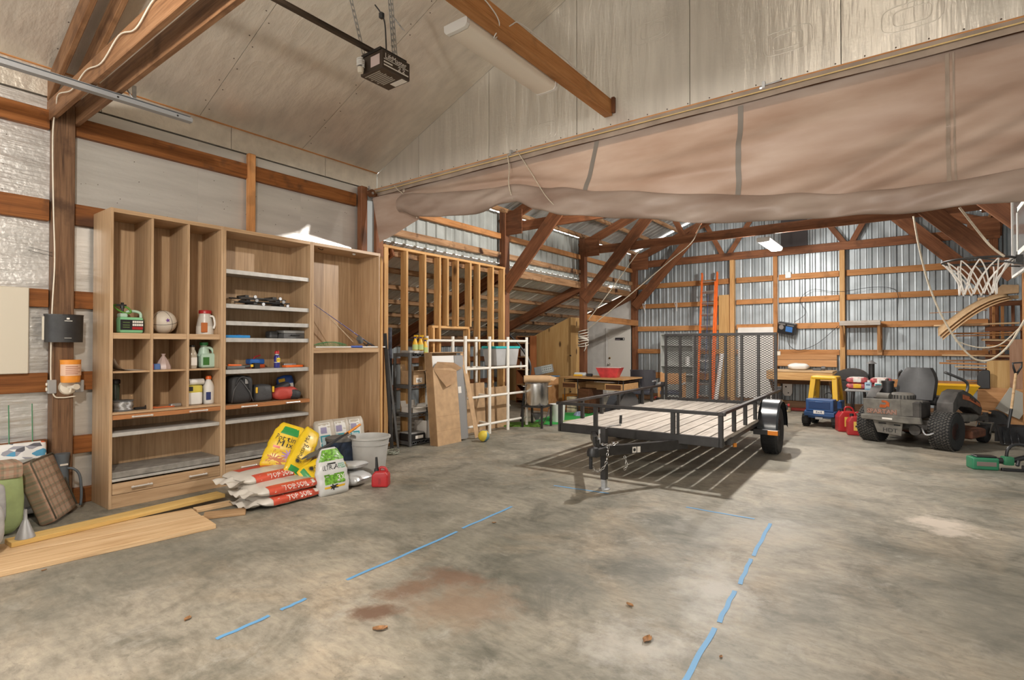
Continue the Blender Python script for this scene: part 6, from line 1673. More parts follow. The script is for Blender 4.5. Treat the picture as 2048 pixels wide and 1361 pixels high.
# ------------------------------------------------------------------ lean-to corner: booth, bookcase, desk
t = thing('plywood_booth', 'knotty plywood booth built under the lean-to roof', 'booth', (-7.6, 11.6, 0))
b = B(); b.prism([(-1.5, 0), (.80, 0), (.80, 2.155), (-1.5, 2.155 - .42 * 2.3)], -.10, -.08, 'XZ'); b.build('front_panel', PLYZ, t)
b = B(); b.box(.80, .82, -.10, .62, 0, 2.15); b.build('side_panel', PLYZ, t)
b = B(); b.box(.79, .825, -.105, -.085, 1.19, 1.22).box(.79, .825, -.105, -.085, .3, .33); tag(b.build('hinges', BLACKM, t), kind='stuff')
t = thing('bookcase', 'narrow cherry bookcase left of the plywood booth', 'bookcase', (-7.95, 11.25, 0))
for x in (-.22, .20):
    b = B(); b.box(x, x + .025, -.14, .14, 0, 1.70); b.build('side', CHERRY, t)
b = B(); b.box(-.22, .22, .13, .14, 0, 1.70); b.build('back', DARKW, t)
for z in (.06, .45, .83, 1.15, 1.50, 1.67):
    b = B(); b.box(-.20, .20, -.14, .13, z, z + .022); b.build('shelf', DESKW, t)
solid('white_canister', lambda b: b.box(-.07, .07, -.06, .06, 0, .2), WHITEP, (-8.02, 11.24, 1.173), 'white boxy appliance standing in the cherry bookcase', 'appliance', bevel=.03, seg=3)
solid('spice_bottle', lambda b: b.lathe([(.03, 0), (.032, .12), (.015, .16), (.015, .19)], 10), WHITEP, (-8.08, 11.2, .853), 'small white bottle low in the cherry bookcase', 'bottle', auto=40)
t = thing('desk', 'wooden desk with thin metal legs and two open drawers', 'desk', (-5.42, 10.47, 0), 1.0)
b = B(); b.box(-.74, .74, -.48, .48, .745, .775); b.build('desk_top', DESKW, t, bevel=.004)
b = B(); b.box(-.70, .70, -.40, .44, .70, .712); b.build('under_shelf', DARKW, t)
for x0_, x1_, m_ in ((-.72, -.36, DARKW), (.30, .68, DARKW)):
    b = B(); b.box(x0_, x1_, -.44, .40, .535, .665); dr = b.build('drawer_box', DESKW, t, bevel=.004)
    b = B(); b.box(x0_ + .025, x1_ - .025, -.446, -.436, .555, .645); b.build('drawer_front', m_, dr)
b = B(); b.box(-.36, .30, -.02, .0, .50, .66); b.build('modesty_panel', DESKW, t)
for x_ in (-.66, .60, .70, -.34):
    for y_ in (-.42, .42):
        b = B(); b.cyl((x_, y_, 0), (x_, y_, .745), .009, n=8); b.build('leg', BLACKM, t)
b = B(); b.cyl((-.66, -.42, .12), (.6, -.42, .12), .007, n=6); b.build('stretcher', BLACKM, t)
b = B(); b.box(-.36, -.10, -.38, .30, .02, .53); b.build('pedestal', DARKW, t, bevel=.004)
t = thing('red_bowl', 'square red plastic bowl on the wooden desk', 'bowl', (-5.20, 10.45, .776), 10)
b = B(); vs = []
for z, k in ((0, .17), (.20, .25), (.21, .26), (.205, .24), (.03, .155)): vs += [(-k, -k * .75, z), (k, -k * .75, z), (k, k * .75, z), (-k, k * .75, z)]
fs = [(0, 3, 2, 1), (16, 17, 18, 19)]
for r_ in range(4):
    for i in range(4): fs.append((4 * r_ + i, 4 * r_ + (i + 1) % 4, 4 * r_ + 4 + (i + 1) % 4, 4 * r_ + 4 + i))
b.add(vs, fs); b.build('bowl', plain('bowl_red', (.50, .05, .055), .35, var=.25, bscale=7), t)
b = B(); b.box(-.262, .262, -.197, .197, .205, .214); b.box(-.24, .24, -.18, .18, .2, .215); b.build('rim_wrap', plain('clear_wrap', (.62, .45, .43), .2), t, bevel=.003)
for (x, y, lab, mat, d) in ((-5.95, 10.40, 'yellow and grey hand tool lying on the left of the desk', YELLOW, (.20, .05, .04)), (-5.72, 10.5, 'black tool lying on the desk near the bowl', BLACKP, (.14, .08, .06)), (-6.02, 10.62, 'white and blue packet lying at the back left of the desk', plain('packet_pale', (.55, .60, .62), .4), (.24, .18, .07))):
    solid('desk_tool', lambda b: b.box(-d[0] / 2, d[0] / 2, -d[1] / 2, d[1] / 2, 0, d[2]), mat, (x, y, .776), lab, 'tool', rz=15, bevel=.012)
solid('orange_crate', lambda b: b.box(-.20, .20, -.16, .16, 0, .36), plain('carton_orange', (.58, .25, .03), .5), (-6.15, 10.55, 0), 'orange box on the floor under the left end of the desk', 'box', bevel=.006)
solid('printed_carton', lambda b: b.box(-.12, .12, -.14, .14, 0, .34), plain('carton_cream', (.60, .50, .36), .6, var=.3, bscale=10), (-5.95, 10.25, 0), 'cream printed box beside the orange one under the desk', 'box', bevel=.004)
solid('blue_rag', lambda b: b.lathe([(.13, 0), (.12, .03), (.07, .08), (.0, .10)], 11), plain('rag_blue', (.25, .30, .42), .9, var=.4, bscale=25), (-5.55, 9.75, 0), 'crumpled blue and white rag on the floor before the desk', 'rag', auto=25)
t = thing('side_stand', 'brown plywood stand left of the desk holding the slotted crate', 'stand', (-6.70, 10.15, 0))
b = B(); b.box(-.30, .28, -.2, .2, 0, .76); b.build('body', PLYX, t, bevel=.004)
b = B(); b.box(-.32, .30, -.22, .22, .76, .775); b.build('top', plain('blue_sheet', (.10, .24, .42), .5), t)
t = thing('slotted_crate', 'grey slotted plastic crate tilted on the stand', 'crate', (-6.62, 10.1, .785), rot=(R(0), R(-12), R(25)))
b = B(); b.box(-.20, .20, -.12, .12, .04, .22); b.build('body', plain('crate_grey', (.24, .25, .25), .5), t, bevel=.01)
b = B()
for i in range(5):
    for j in range(3): b.box(-.02 + .045 * i, .0 + .045 * i, -.1225, -.1205, .07 + .05 * j, .085 + .05 * j)
tag(b.build('holes', BLACKP, t), kind='stuff')
b = B(); b.box(-.03, .20, -.1215, -.1201, .05, .215); b.build('pale_face', plain('crate_pale', (.42, .44, .42), .5), t)
t = thing('office_chair', 'black padded chair with curved back behind the desk', 'chair', (-4.75, 11.05, 0), 10)
b = B(); b.grid(lambda u, v: (.27 * (2 * u - 1), .05 - .07 * (2 * u - 1) ** 2 * -1, .55 + .36 * v), 12, 4); b.grid(lambda u, v: (.27 * (2 * u - 1), .11 + .07 * (2 * u - 1) ** 2, .55 + .36 * v), 12, 4); b.box(-.27, .27, .10, .14, .88, .92); b.build('backrest', plain('chair_black', (.03, .028, .034), .5), t, smooth=False)
b = B(); b.box(-.26, .26, -.40, .10, .42, .50); b.build('seat', plain('chair_seat', (.03, .032, .045), .5), t, bevel=.03, seg=3)
for s in (-1, 1):
    b = B(); b.tube(smoothcurve([(s * .29, .08, .50), (s * .30, .06, .68), (s * .30, -.30, .70)], 5), .018, 8); b.build('arm', plain('chair_arm', (.25, .27, .29), .3, .3), t, smooth=True)
b = B(); b.cyl((0, -.15, .08), (0, -.15, .42), .03, n=10); b.build('column', BLACKM, t)
for k in range(5):
    a = k * 2 * math.pi / 5; b = B(); b.bar((0, -.15, .09), (.28 * math.cos(a), -.15 + .28 * math.sin(a), .05), .04, .03).cyl((.27 * math.cos(a), -.17 + .28 * math.sin(a), .03), (.27 * math.cos(a), -.13 + .28 * math.sin(a), .03), .03, n=10); b.build('leg', BLACKP, t)
t = thing('wooden_chair', 'brown wooden armchair with dark seat right of the desk', 'chair', (-4.22, 11.45, 0), 15)
b = B(); b.box(-.24, .24, -.22, .22, .40, .47); b.build('seat', plain('seat_navy', (.05, .06, .09), .6), t, bevel=.02, seg=2)
for s in (-1, 1):
    for y_ in (-.22, .22):
        b = B(); b.box(s * .25 - .022, s * .25 + .022, y_ - .022, y_ + .022, 0, .62 if y_ < 0 else .86); b.build('leg', PLYX, t, bevel=.004)
    b = B(); b.box(s * .25 - .03, s * .25 + .03, -.25, .25, .62, .65); b.build('arm', GREYP, t, bevel=.006)
b = B(); b.box(-.23, .23, .205, .235, .60, .84); b.build('backrest', PLYX, t, bevel=.006)

# ------------------------------------------------------------------ back wall things
t = thing('metal_shelving', 'pale grey metal shelving behind the ramp gate on the back wall', 'shelf', (-4.75, 13.42, 0))
PG = plain('pale_grey_metal', (.47, .48, .45), .5, var=.1, bscale=6)
for x in (-.42, .40):
    b = B(); b.box(x, x + .02, -.2, .2, 0, 1.75); b.build('side', PG, t)
b = B(); b.box(-.42, .42, .19, .2, 0, 1.75); b.build('back', PG, t)
for z in (.05, .72, .93, 1.45, 1.73):
    b = B(); b.box(-.40, .40, -.2, .19, z, z + .025); b.build('shelf', PG, t)
solid('paper_towel', lambda b: b.cyl((0, 0, 0), (0, 0, .22), .07, n=14), WHITEP, (-4.52, 13.36, .956), 'white paper roll standing on the pale metal shelving', 'roll', auto=40)
t = thing('extension_ladder', 'orange fibreglass extension ladder leaning on the back wall', 'ladder', (-4.08, 13.30, 0), rot=(R(-7.2), 0, 0))
for dy, z0, z1, w in ((.0, 0, 3.3, .185), (-.07, .02, 3.05, .165)):
    for s in (-1, 1):
        b = B(); b.box(s * w - .019, s * w + .019, dy - .035, dy + .035, z0, z1); b.build('rail', ORANGEF, t, bevel=.004)
    for k in range(11):
        z_ = z0 + .22 + .285 * k
        if z_ < z1 - .05:
            b = B(); b.cyl((-w, dy, z_), (w, dy, z_), .017, n=10); b.build('rung', ALU, t, auto=40)
for s in (-1, 1):
    b = B(); b.cyl((s * .19, -.02, 3.28), (s * .19, .02, 3.30), .03, n=12); b.build('end_cap', GREYP, t, auto=40)
b = B(); b.tube([(0, -.08, 2.7), (.01, -.1, 1.6), (0, -.09, .6)], .006, 5); b.build('rope', plain('blue_rope', (.06, .10, .25), .7), t)
b = B(); b.box(-.17, .17, -.09, .01, 1.05, 1.09); b.build('lock_bar', ALU, t)
solid('plywood_strip', lambda b: b.box(-.19, .19, -.01, .01, 0, 2.53), PLYZ, (-3.72, 13.865, .18), 'tall plywood strip on the back wall right of the ladder', 'plywood', bevel=.002)
solid('wall_board', lambda b: b.box(-.40, .40, -.012, .012, 0, 1.70), WHITE, (-3.06, 13.87, .19), 'white board on the back wall behind the ramp gate', 'panel', bevel=.003)
solid('white_tube', lambda b: b.cyl((0, 0, 0), (.10, .25, 1.25), .05, n=12), WHITEP, (-3.85, 13.3, .003), 'white plastic tube leaning right of the ladder', 'tube', auto=40)
for i, (x, lab) in enumerate(((-5.86, 'left white shelf bracket on the back wall'), (-4.98, 'right white shelf bracket on the back wall'))):
    solid('shelf_bracket', lambda b: b.bar((0, 0, 0), (0, -.16, 0), .02, .015).bar((0, 0, 0), (0, 0, -.22), .02, .015, (0, 1, 0)).bar((0, -.15, 0), (0, 0, -.2), .015, .012), WHITEP, (x, 13.878, 2.57), lab, 'bracket', group='white shelf brackets')
t = thing('boombox_radio', 'black portable radio hanging askew from the back wall', 'radio', (-2.35, 13.74, 1.85), rot=(R(10), R(12), R(-12)))
b = B(); b.box(-.19, .19, -.07, .07, -.13, .13); b.build('case', BLACKP, t, bevel=.02, seg=2)
b = B(); b.cyl((-.1, -.071, .02), (-.1, -.08, .02), .055, n=16); b.build('speaker', plain('speaker_grey', (.35, .32, .30), .4, .4), t, auto=40)
b = B(); b.box(.0, .15, -.078, -.07, -.06, .06); b.build('display', plain('blue_display', (.05, .16, .42), .3), t)
b = B(); b.box(-.17, -.02, -.078, -.07, .08, .115).box(.02, .17, -.078, -.07, .08, .1); b.build('trim', STEEL, t)
rope('radio_cord', [(-2.35, 13.7, 1.74), (-2.3, 13.75, 1.45), (-2.1, 13.82, 1.35), (-1.75, 13.84, 1.50), (-1.35, 13.84, 1.88)], .006, BLACKP, 'black cord drooping from the radio to the right hand post', 'cord')
rope('radio_cord', [(-2.2, 13.72, 1.98), (-1.98, 13.84, 2.2), (-2.1, 13.84, 2.5), (-1.85, 13.84, 2.72), (-1.5, 13.84, 2.66), (-1.2, 13.78, 2.64), (-.7, 13.84, 2.70), (-.3, 13.84, 2.6), (-.28, 13.84, 2.1)], .005, BLACKP, 'thin black wire looping across the back wall girts', 'cord')
solid('junction_box', lambda b: b.box(-.06, .06, -.03, .03, -.07, .07), WHITEP, (-2.34, 13.86, 3.09), 'small white junction box on the top girt above the radio', 'junction box', bevel=.006)
solid('outlet_plate', lambda b: b.box(-.05, .05, -.02, .02, -.05, .05), CREAM, (-2.55, 13.80, 1.27), 'cream outlet box low on the stud by the workbench', 'outlet', bevel=.006)
rope('power_cable', [(-2.55, 13.81, 3.05), (-2.55, 13.81, 2.4), (-2.54, 13.80, 1.7), (-2.55, 13.80, 1.33)], .006, WHITEP, 'white cable running down the stud to the cream outlet', 'cable')
t = thing('workbench', 'rough wooden workbench against the back wall', 'workbench', (-1.97, 13.35, 0))
for k in range(3): beam('bench_plank', (-.64, -.40 + .26 * k, .90), (.62, -.40 + .26 * k, .90), .255, .03, RAW, t)
beam('apron', (-.64, -.50, .80), (.62, -.50, .80), .04, .17, PINE, t)
beam('back_board', (-.60, .46, 1.05), (.60, .46, 1.05), .03, .15, PLYX, t); beam('back_board', (-.60, .46, 1.19), (.60, .46, 1.19), .03, .12, PLYX, t)
for x_ in (-.58, .56):
    beam('brace', (x_, -.44, .76), (x_ + .02, .35, .10), .04, .14, POST, t)
    beam('leg', (x_, .40, 0), (x_, .40, .88), .09, .09, PINE, t, up=(1, 0, 0))
beam('under_rail', (-.6, .1, .66), (.6, .1, .66), .04, .14, POST, t)
blobobj = thing('white_cloth', 'crumpled white cloth on the workbench', 'cloth', (-2.05, 13.25, .916))
blob('cloth', (.30, .42, .15), plain('cloth_white', (.78, .76, .72), .8), blobobj, rotM(rz=90), 2.5, .05, 20, 12, 71)
solid('bench_tool', lambda b: b.box(-.14, .02, -.03, .03, 0, .05).cyl((.02, 0, .05), (.10, 0, .05), .045, n=10), GREYD, (-1.62, 13.2, .916), 'dark power tool lying on the workbench', 'tool', bevel=.006)
t = thing('wall_shelf', 'weathered board shelf on wooden brackets at the back wall', 'shelf', (-.93, 13.75, 1.93))
beam('shelf_board', (-.36, -.12, .035), (.37, -.12, .035), .30, .025, DECK, t); beam('front_lip', (-.36, -.28, .0), (.37, -.28, .0), .03, .10, DECK, t)
beam('support', (.34, -.22, 0), (.34, .08, -.62), .05, .09, PLYX, t); beam('support', (.34, .06, -.68), (.34, .06, 0), .05, .09, PLYX, t, up=(1, 0, 0)); beam('support', (-.33, -.2, 0), (-.33, .08, -.5), .05, .08, PLYX, t)
solid('floor_jack', lambda b: b.lathe([(.16, 0), (.17, .01), (.16, .08), (.10, .085)], 20), plain('tan_tin', (.42, .34, .22), .6), (-2.35, 13.15, 0), 'low tan round tin on the floor under the workbench', 'tin', auto=40)
solid('red_jack', lambda b: b.box(-.22, .22, -.06, .06, 0, .06).box(.05, .2, -.04, .04, .06, .1), plain('jack_red', (.30, .03, .02), .5), (-2.0, 13.45, .0), 'red floor jack low under the workbench', 'jack', bevel=.01)
t = thing('shield_plate', 'white shield-shaped plate hung low on the back wall under the workbench', 'plate', (-2.36, 13.80, .40))
b = B(); b.prism([(-.10, .17), (-.10, -.04), (-.06, -.11), (.06, -.11), (.10, -.04), (.10, .17)], -.006, .006, 'XZ'); b.build('plate', plain('bright_white', (.88, .88, .87), .35), t, bevel=.003)
for x_, z_, r_ in ((-.03, .10, .018), (.02, -.04, .014)):
    b = B(); b.cyl((x_, -.007, z_), (x_, -.009, z_), r_, n=10); b.build('dark_mark', BLACKL, t)
solid('spot_bulb', lambda b: b.lathe([(0, -.03), (.03, -.01), (.03, .02), (.015, .04)], 12), plain('bulb_glow', (.9, .9, .9), .4, emit=(1, .97, .9), estr=25), (-6.3, 12.7, 2.92), 'small glowing bulb under the lean-to roof edge', 'bulb', auto=40)

# barbecue smoker, folding table, sacks
t = thing('barbecue_smoker', 'black barrel smoker with chimney behind the folding table', 'smoker', (-1.0, 12.55, 0))
b = B(); n = 14; pr = [(.30 * math.cos(math.pi * k / n), .22 * math.sin(math.pi * k / n)) for k in range(n + 1)]
b.prism([(x_, .78 + z_) for x_, z_ in pr], -.25, .25, 'XZ'); b.build('lid', BLACKM, t, auto=30)
b = B(); b.prism([(x_, .77 - z_) for x_, z_ in pr], -.25, .25, 'XZ'); b.build('barrel', BLACKM, t, auto=30)
b = B(); b.cyl((.33, 0, .78), (.33, 0, 1.10), .05, n=14); b.build('chimney', BLACKM, t, auto=40)
b = B(); b.lathe([(.09, 1.10), (.08, 1.11), (0, 1.17)], 14, c=(.33, 0, 0)); b.build('rain_cap', STEEL, t, auto=40)
for sx in (-1, 1):
    for sy in (-1, 1):
        b = B(); b.cyl((sx * .26, sy * .2, 0), (sx * .2, sy * .16, .62), .016, n=8); b.build('leg', BLACKM, t)
t = thing('folding_table', 'small grey folding table carrying red bags and bottles', 'table', (-.60, 11.05, 0))
b = B(); b.box(-.36, .30, -.25, .25, .67, .70); b.build('top', GREYP, t, bevel=.006)
for s in (-1, 1):
    for y_ in (-.2, .2):
        b = B(); b.cyl((s * .28, y_, 0), (s * .26, y_, .67), .013, n=8); b.build('leg', BLACKM, t)
    b = B(); b.cyl((s * .27, -.2, .25), (s * .27, .2, .25), .010, n=8); b.build('stretcher', BLACKM, t)
REDB = plain('red_bag_film', (.45, .08, .085), .35, var=.35, bscale=16)
for i, (x, z, lab) in enumerate(((-.80, .755, 'lower left red bag on the folding table'), (-.80, .855, 'upper left red and white bag on the folding table'), (-.47, .755, 'lower right red bag on the folding table'), (-.46, .855, 'upper right red and white bag on the folding table'))):
    t = thing('red_bag', lab, 'bag', (x, 11.10, z), 90, group='red bags on the folding table')
    s = Sack(.32, .30, .10, 5, 81 + i); s.mesh('sack', REDB, t)
    s.patch('label', YELLOW if i % 2 == 0 else PAPER, t, 150, 200, -.4, .3, 1.015, 6, 8)
    if i % 2: s.patch('white_top', PAPER, t, 50, 140, -.6, .7, 1.012, 6, 8)
for i, (x, lab) in enumerate(((-.63, 'blue labelled bottle on the front edge of the folding table'), (-.49, 'teal labelled bottle at the right end of the folding table'))):
    t = thing('bottle', lab, 'bottle', (x, 10.88, .701))
    b = B(); b.box(-.05, .05, -.035, .035, 0, .13); b.build('body', plain('bottle_blue', (.22, .38, .50), .4) if i == 0 else WHITEP, t, bevel=.014, seg=2, auto=40)
    b = B(); b.cyl((.01, 0, .125), (.01, 0, .165), .022, n=12); b.build('cap', WHITEP, t, auto=40)
    b = B(); b.box(-.042, .042, -.037, -.0355, .03, .11); lb = b.build('label', plain('label_pale_blue', (.45, .58, .66), .5) if i == 0 else TEAL, t)
    b = B(); b.box(-.03, .03, -.038, -.0372, .08, .10); b.build('printing', NAVY, lb)

# ------------------------------------------------------------------ toy truck
t = thing('toy_car', 'blue and yellow ride-on toy truck with black wheels', 'toy car', (-1.32, 11.20, 0), -7)
b = B(); b.box(-.25, .25, -.28, .42, .16, .30); b.build('chassis', BLUE, t, bevel=.03, seg=3, auto=40)
b = B(); b.box(-.22, .22, -.30, -.02, .28, .50); tb_ = b.build('cargo_bed', BLUE, t, bevel=.02, seg=3, auto=40)
b = B(); b.box(-.17, .17, -.308, -.298, .33, .46); b.build('tailgate_panel', plain('blue_dark', (.015, .045, .14), .45), tb_, bevel=.003)
b = B(); b.box(-.06, .06, -.318, -.305, .44, .46); b.build('tailgate_handle', BLUE, tb_, bevel=.003)
b = B(); b.box(-.24, .24, -.335, -.27, .20, .28); b.build('bumper', BLUE, t, bevel=.015, seg=2)
b = B(); b.box(-.085, .085, -.342, -.334, .245, .305); pl_ = b.build('plate', WHITEP, t, bevel=.002)
text('plate_lettering', '4x4', .058, plain('plate_navy', (.02, .03, .12), .5), pl_, face_M((0, -.3425, .275), (1, 0, 0), (0, 0, 1)), squeeze=1.2)
b = B(); b.box(-.06, .06, -.33, -.31, .145, .185); b.build('tow_plate', GREYP, t, bevel=.004)
for sx in (-1, 1):
    for y_ in (-.19, .34):
        w = B(); w.lathe([(.03, -.05), (.10, -.055), (.125, -.035), (.125, .035), (.10, .055), (.03, .05)], 20, rotM((sx * .235, y_, .125), ry=90)); wh = w.build('wheel', RUBBER, t, auto=35)
        kb = B()
        for k in range(14):
            a = 2 * math.pi * k / 14; kb.box(-.045, .045, -.012, .012, -.006, .006, Matrix.Translation((sx * .235, y_ + .127 * math.cos(a), .125 + .127 * math.sin(a))) @ Matrix.Rotation(a - math.pi / 2, 4, 'X'))
        tag(kb.build('tread', RUBBER, wh), kind='stuff')
        b = B(); b.cyl((sx * .285, y_, .125), (sx * .295, y_, .125), .05, n=12); b.build('hub', GREYP, wh, auto=40)
CY = []
for sx in (-1, 1):
    for y_, yt in ((-.05, .02), (.34, .26)):
        b = B(); b.bar((sx * .20, y_, .46), (sx * .17, yt, .86), .085, .08, (0, 1, 0)); b.build('roof_pillar', YELLOW, t, bevel=.012, seg=2)
b = B(); b.box(-.21, .21, -.03, .31, .83, .90); b.build('roof', YELLOW, t, bevel=.035, seg=3, auto=40)
b = B(); b.box(-.2, .2, .38, .62, .26, .44); b.build('hood', BLUE, t, bevel=.03, seg=3)
for sx in (-1, 1):
    b = B(); b.box(sx * .19 - .02, sx * .19 + .02, .10, .16, .52, .62); b.build('mirror', YELLOW, t, bevel=.008)
b = B(); b.tube([(.06 * math.cos(a), .30 + .02 * math.sin(a), .52 + .06 * math.sin(a)) for a in [i * math.pi / 8 for i in range(16)]], .010, 6, closed=True); b.build('steering_wheel', BLACKP, t, smooth=True)
gascan('fuel_can', (-.93, 10.72, 0), 20, 'left of the two large red fuel cans beside the mower', .30, .22, .36, False, True, 'large red fuel cans')
gascan('fuel_can', (-.76, 10.38, 0), 12, 'right red fuel can touching the mower wheel', .28, .20, .32, False, True, 'large red fuel cans')

# ------------------------------------------------------------------ zero-turn mower
t = thing('riding_mower', 'dusty grey and orange zero-turn riding mower with black seat', 'mower', (-.08, 9.80, 0), -22)
DUST = plain('dusty_grey_paint', (.14, .13, .112), .6, .1, var=.25, bscale=9)
DUSTB = plain('dusty_black', (.05, .045, .04), .6, var=.4, bscale=9); MOR = plain('mower_orange', (.42, .095, .02), .45, var=.25, bscale=8)
for s in (-1, 1):
    w = B(); rw = .265
    prof = [(.12, -.11), (.19, -.135), (.245, -.13), (rw, -.10), (rw + .003, 0), (rw, .10), (.245, .13), (.19, .135), (.12, .11)]
    w.lathe(prof, 40, rotM((s * .46, 0, rw), ry=90)); wh = w.build('rear_tire', RUBBER, t, auto=35)
    tr = B()
    for k in range(40):
        a = 2 * math.pi * k / 40
        for j in range(7):
            xx = -.105 + .035 * j; aa = a + (.0785 if j % 2 else 0)
            M_ = Matrix.Translation((s * .46 + xx, (rw + .004) * math.cos(aa), rw + (rw + .004) * math.sin(aa))) @ Matrix.Rotation(aa - math.pi / 2, 4, 'X') @ Matrix.Rotation(.6 if j % 2 else -.6, 4, 'Z')
            tr.box(-.014, .014, -.009, .009, -.005, .006, M_)
    tag(tr.build('tread', plain('tread_dusty', (.06, .055, .048), .8, var=.3, bscale=30) if s > 0 else bpy.data.materials['tread_dusty.001'] if 'tread_dusty.001' in bpy.data.materials else plain('tread_dusty', (.06, .055, .048), .8), wh), kind='stuff')
    b = B(); b.lathe([(0, -.02), (.05, -.02), (.06, .02), (.11, .03), (.125, .11)], 22, rotM((s * .46, 0, rw), ry=90 * s)); b.build('rim', plain('mower_rim', (.12, .04, .025), .5, .3), wh, auto=40)
b = B(); b.box(-.32, .32, -.16, 1.0, .26, .40); b.build('frame', DUSTB, t, bevel=.01)
b = B(); b.cyl((-.46, 0, .265), (.46, 0, .265), .05, n=12); b.build('axle', DUSTB, t, auto=40)
# rear guard: upper panel with lettering, bumper, lower plate
b = B(); b.prism([(-.44, .42), (-.46, .66), (.04, .68), (.05, .44)], -.33, -.30, 'XZ'); up_ = b.build('rear_panel', DUST, t, bevel=.006)
for nm_, mt_, dp_, of_ in (('brand_outline', BLACKL, .001, .006), ('brand_edge', plain('letter_orange', (.50, .16, .05), .5), .002, .0035), ('brand_lettering', plain('letter_grey', (.20, .20, .20), .5), .003, 0.0)):
    text(nm_, 'SPARTAN', .085, mt_, up_, face_M((-.205, -.331, .485), (1, 0, .02), (0, 0, 1)), depth=dp_, squeeze=1.08, offset=of_)
b = B(); b.prism([(-.23, .545), (-.15, .545), (-.13, .57), (-.10, .56), (-.10, .62), (-.14, .65), (-.20, .65), (-.20, .625), (-.14, .62), (-.15, .59), (-.22, .59)], -.336, -.331, 'XZ'); b.build('emblem', MOR, up_)
b = B(); b.add([(.05, -.33, .44), (.26, -.20, .46), (.26, -.20, .68), (.04, -.33, .68), (.05, -.30, .44), (.25, -.18, .46), (.25, -.18, .68), (.04, -.30, .68)], [(0, 1, 2, 3), (7, 6, 5, 4), (0, 4, 5, 1), (3, 2, 6, 7), (1, 5, 6, 2)]); b.build('side_guard', DUST, t)
b = B(); b.prism([(-.46, .36), (-.46, .43), (.30, .45), (.32, .36), (.14, .35)], -.39, -.33, 'XZ'); bm_ = b.build('bumper', DUST, t, bevel=.008)
b = B(); b.box(-.17, -.04, -.394, -.390, .385, .41); b.build('bumper_sticker', PAPER, bm_)
b = B(); b.prism([(-.33, .38), (.07, .36), (.05, .16), (-.26, .18)], -.34, -.32, 'XZ'); lp = b.build('lower_plate', DUST, t, bevel=.005)
text('model_lettering', 'HDT', .085, BLACKL, lp, face_M((-.09, -.342, .225), (1, 0, 0), (0, 0, 1)), depth=.001, squeeze=1.1)
for x0_, x1_, z_ in ((-.24, -.14, .31), (-.04, .04, .30), (-.30, .06, .405)):
    b = B(); b.box(x0_, x1_, -.3425, -.3405, z_, z_ + .022); b.build('slot', BLACKL, lp)
b = B(); b.cyl((.20, -.24, .26), (.20, -.30, .26), .07, .07, n=16); b.build('pump', DUSTB, t, auto=40)
b = B(); b.tube(smoothcurve([(.28, -.28, .30), (.33, -.30, .22), (.40, -.26, .24), (.44, -.2, .32)], 4), .015, 6); b.build('hydraulic_line', STEEL, t, smooth=True)
# engine
b = B(); b.box(-.28, .26, -.26, .06, .42, .66); b.build('engine_block', DUSTB, t, bevel=.02)
b = B(); b.lathe([(.15, .66), (.155, .68), (.15, .74), (.12, .765), (0, .77)], 24, c=(-.02, -.12, 0)); e_ = b.build('fan_shroud', DUST, t, auto=40)
b = B()
for k in range(24):
    a = 2 * math.pi * k / 24; b.box(-.004, .004, -.006, .006, 0, .05, Matrix.Translation((-.02 + .155 * math.cos(a), -.12 + .155 * math.sin(a), .685)) @ Matrix.Rotation(a, 4, 'Z'))
tag(b.build('screen_fins', BLACKL, e_), kind='stuff')
b = B(); b.cyl((-.30, -.2, .70), (-.12, -.24, .70), .055, n=14); b.build('muffler', DUST, t, auto=40)
b = B(); b.cyl((-.30, .08, .70), (-.30, .08, .88), .075, n=14).cyl((-.30, .08, .88), (-.30, .08, .915), .085, n=14); b.build('air_filter', BLACKP, t, auto=40)
b = B(); b.bar((-.34, -.22, .66), (-.40, .30, .92), .03, .05); b.build('left_support', DUSTB, t)
# seat
b = B()
def seatback(u, v):
    x = (2 * u - 1); w_ = .24 if v < .55 else .24 - .09 * ((v - .55) / .45) ** 1.6
    return (x * w_, .16 + .16 * v - .05 * (1 - x * x), .66 + .46 * v)
b.grid(seatback, 12, 10); b.grid(lambda u, v: (seatback(u, v)[0] * 1.0, seatback(u, v)[1] + .10 + .03 * (1 - (2 * u - 1) ** 2), seatback(u, v)[2]), 12, 10)
for u_ in (0, 1): b.grid(lambda u, v: (seatback(u_, v)[0], seatback(u_, v)[1] + .10 * u, seatback(u_, v)[2]), 2, 10)
b.grid(lambda u, v: (seatback(u, 1)[0], seatback(u, 1)[1] + (.10 + .03 * (1 - (2 * u - 1) ** 2)) * v, seatback(u, 1)[2]), 12, 2)
b.build('seat_back', plain('seat_vinyl', (.045, .045, .046), .55, var=.15, bscale=8), t, auto=50)
b = B(); b.box(-.27, .27, .22, .72, .58, .70); b.build('seat_cushion', plain('seat_vinyl_b', (.03, .03, .03), .55), t, bevel=.04, seg=3, auto=40)
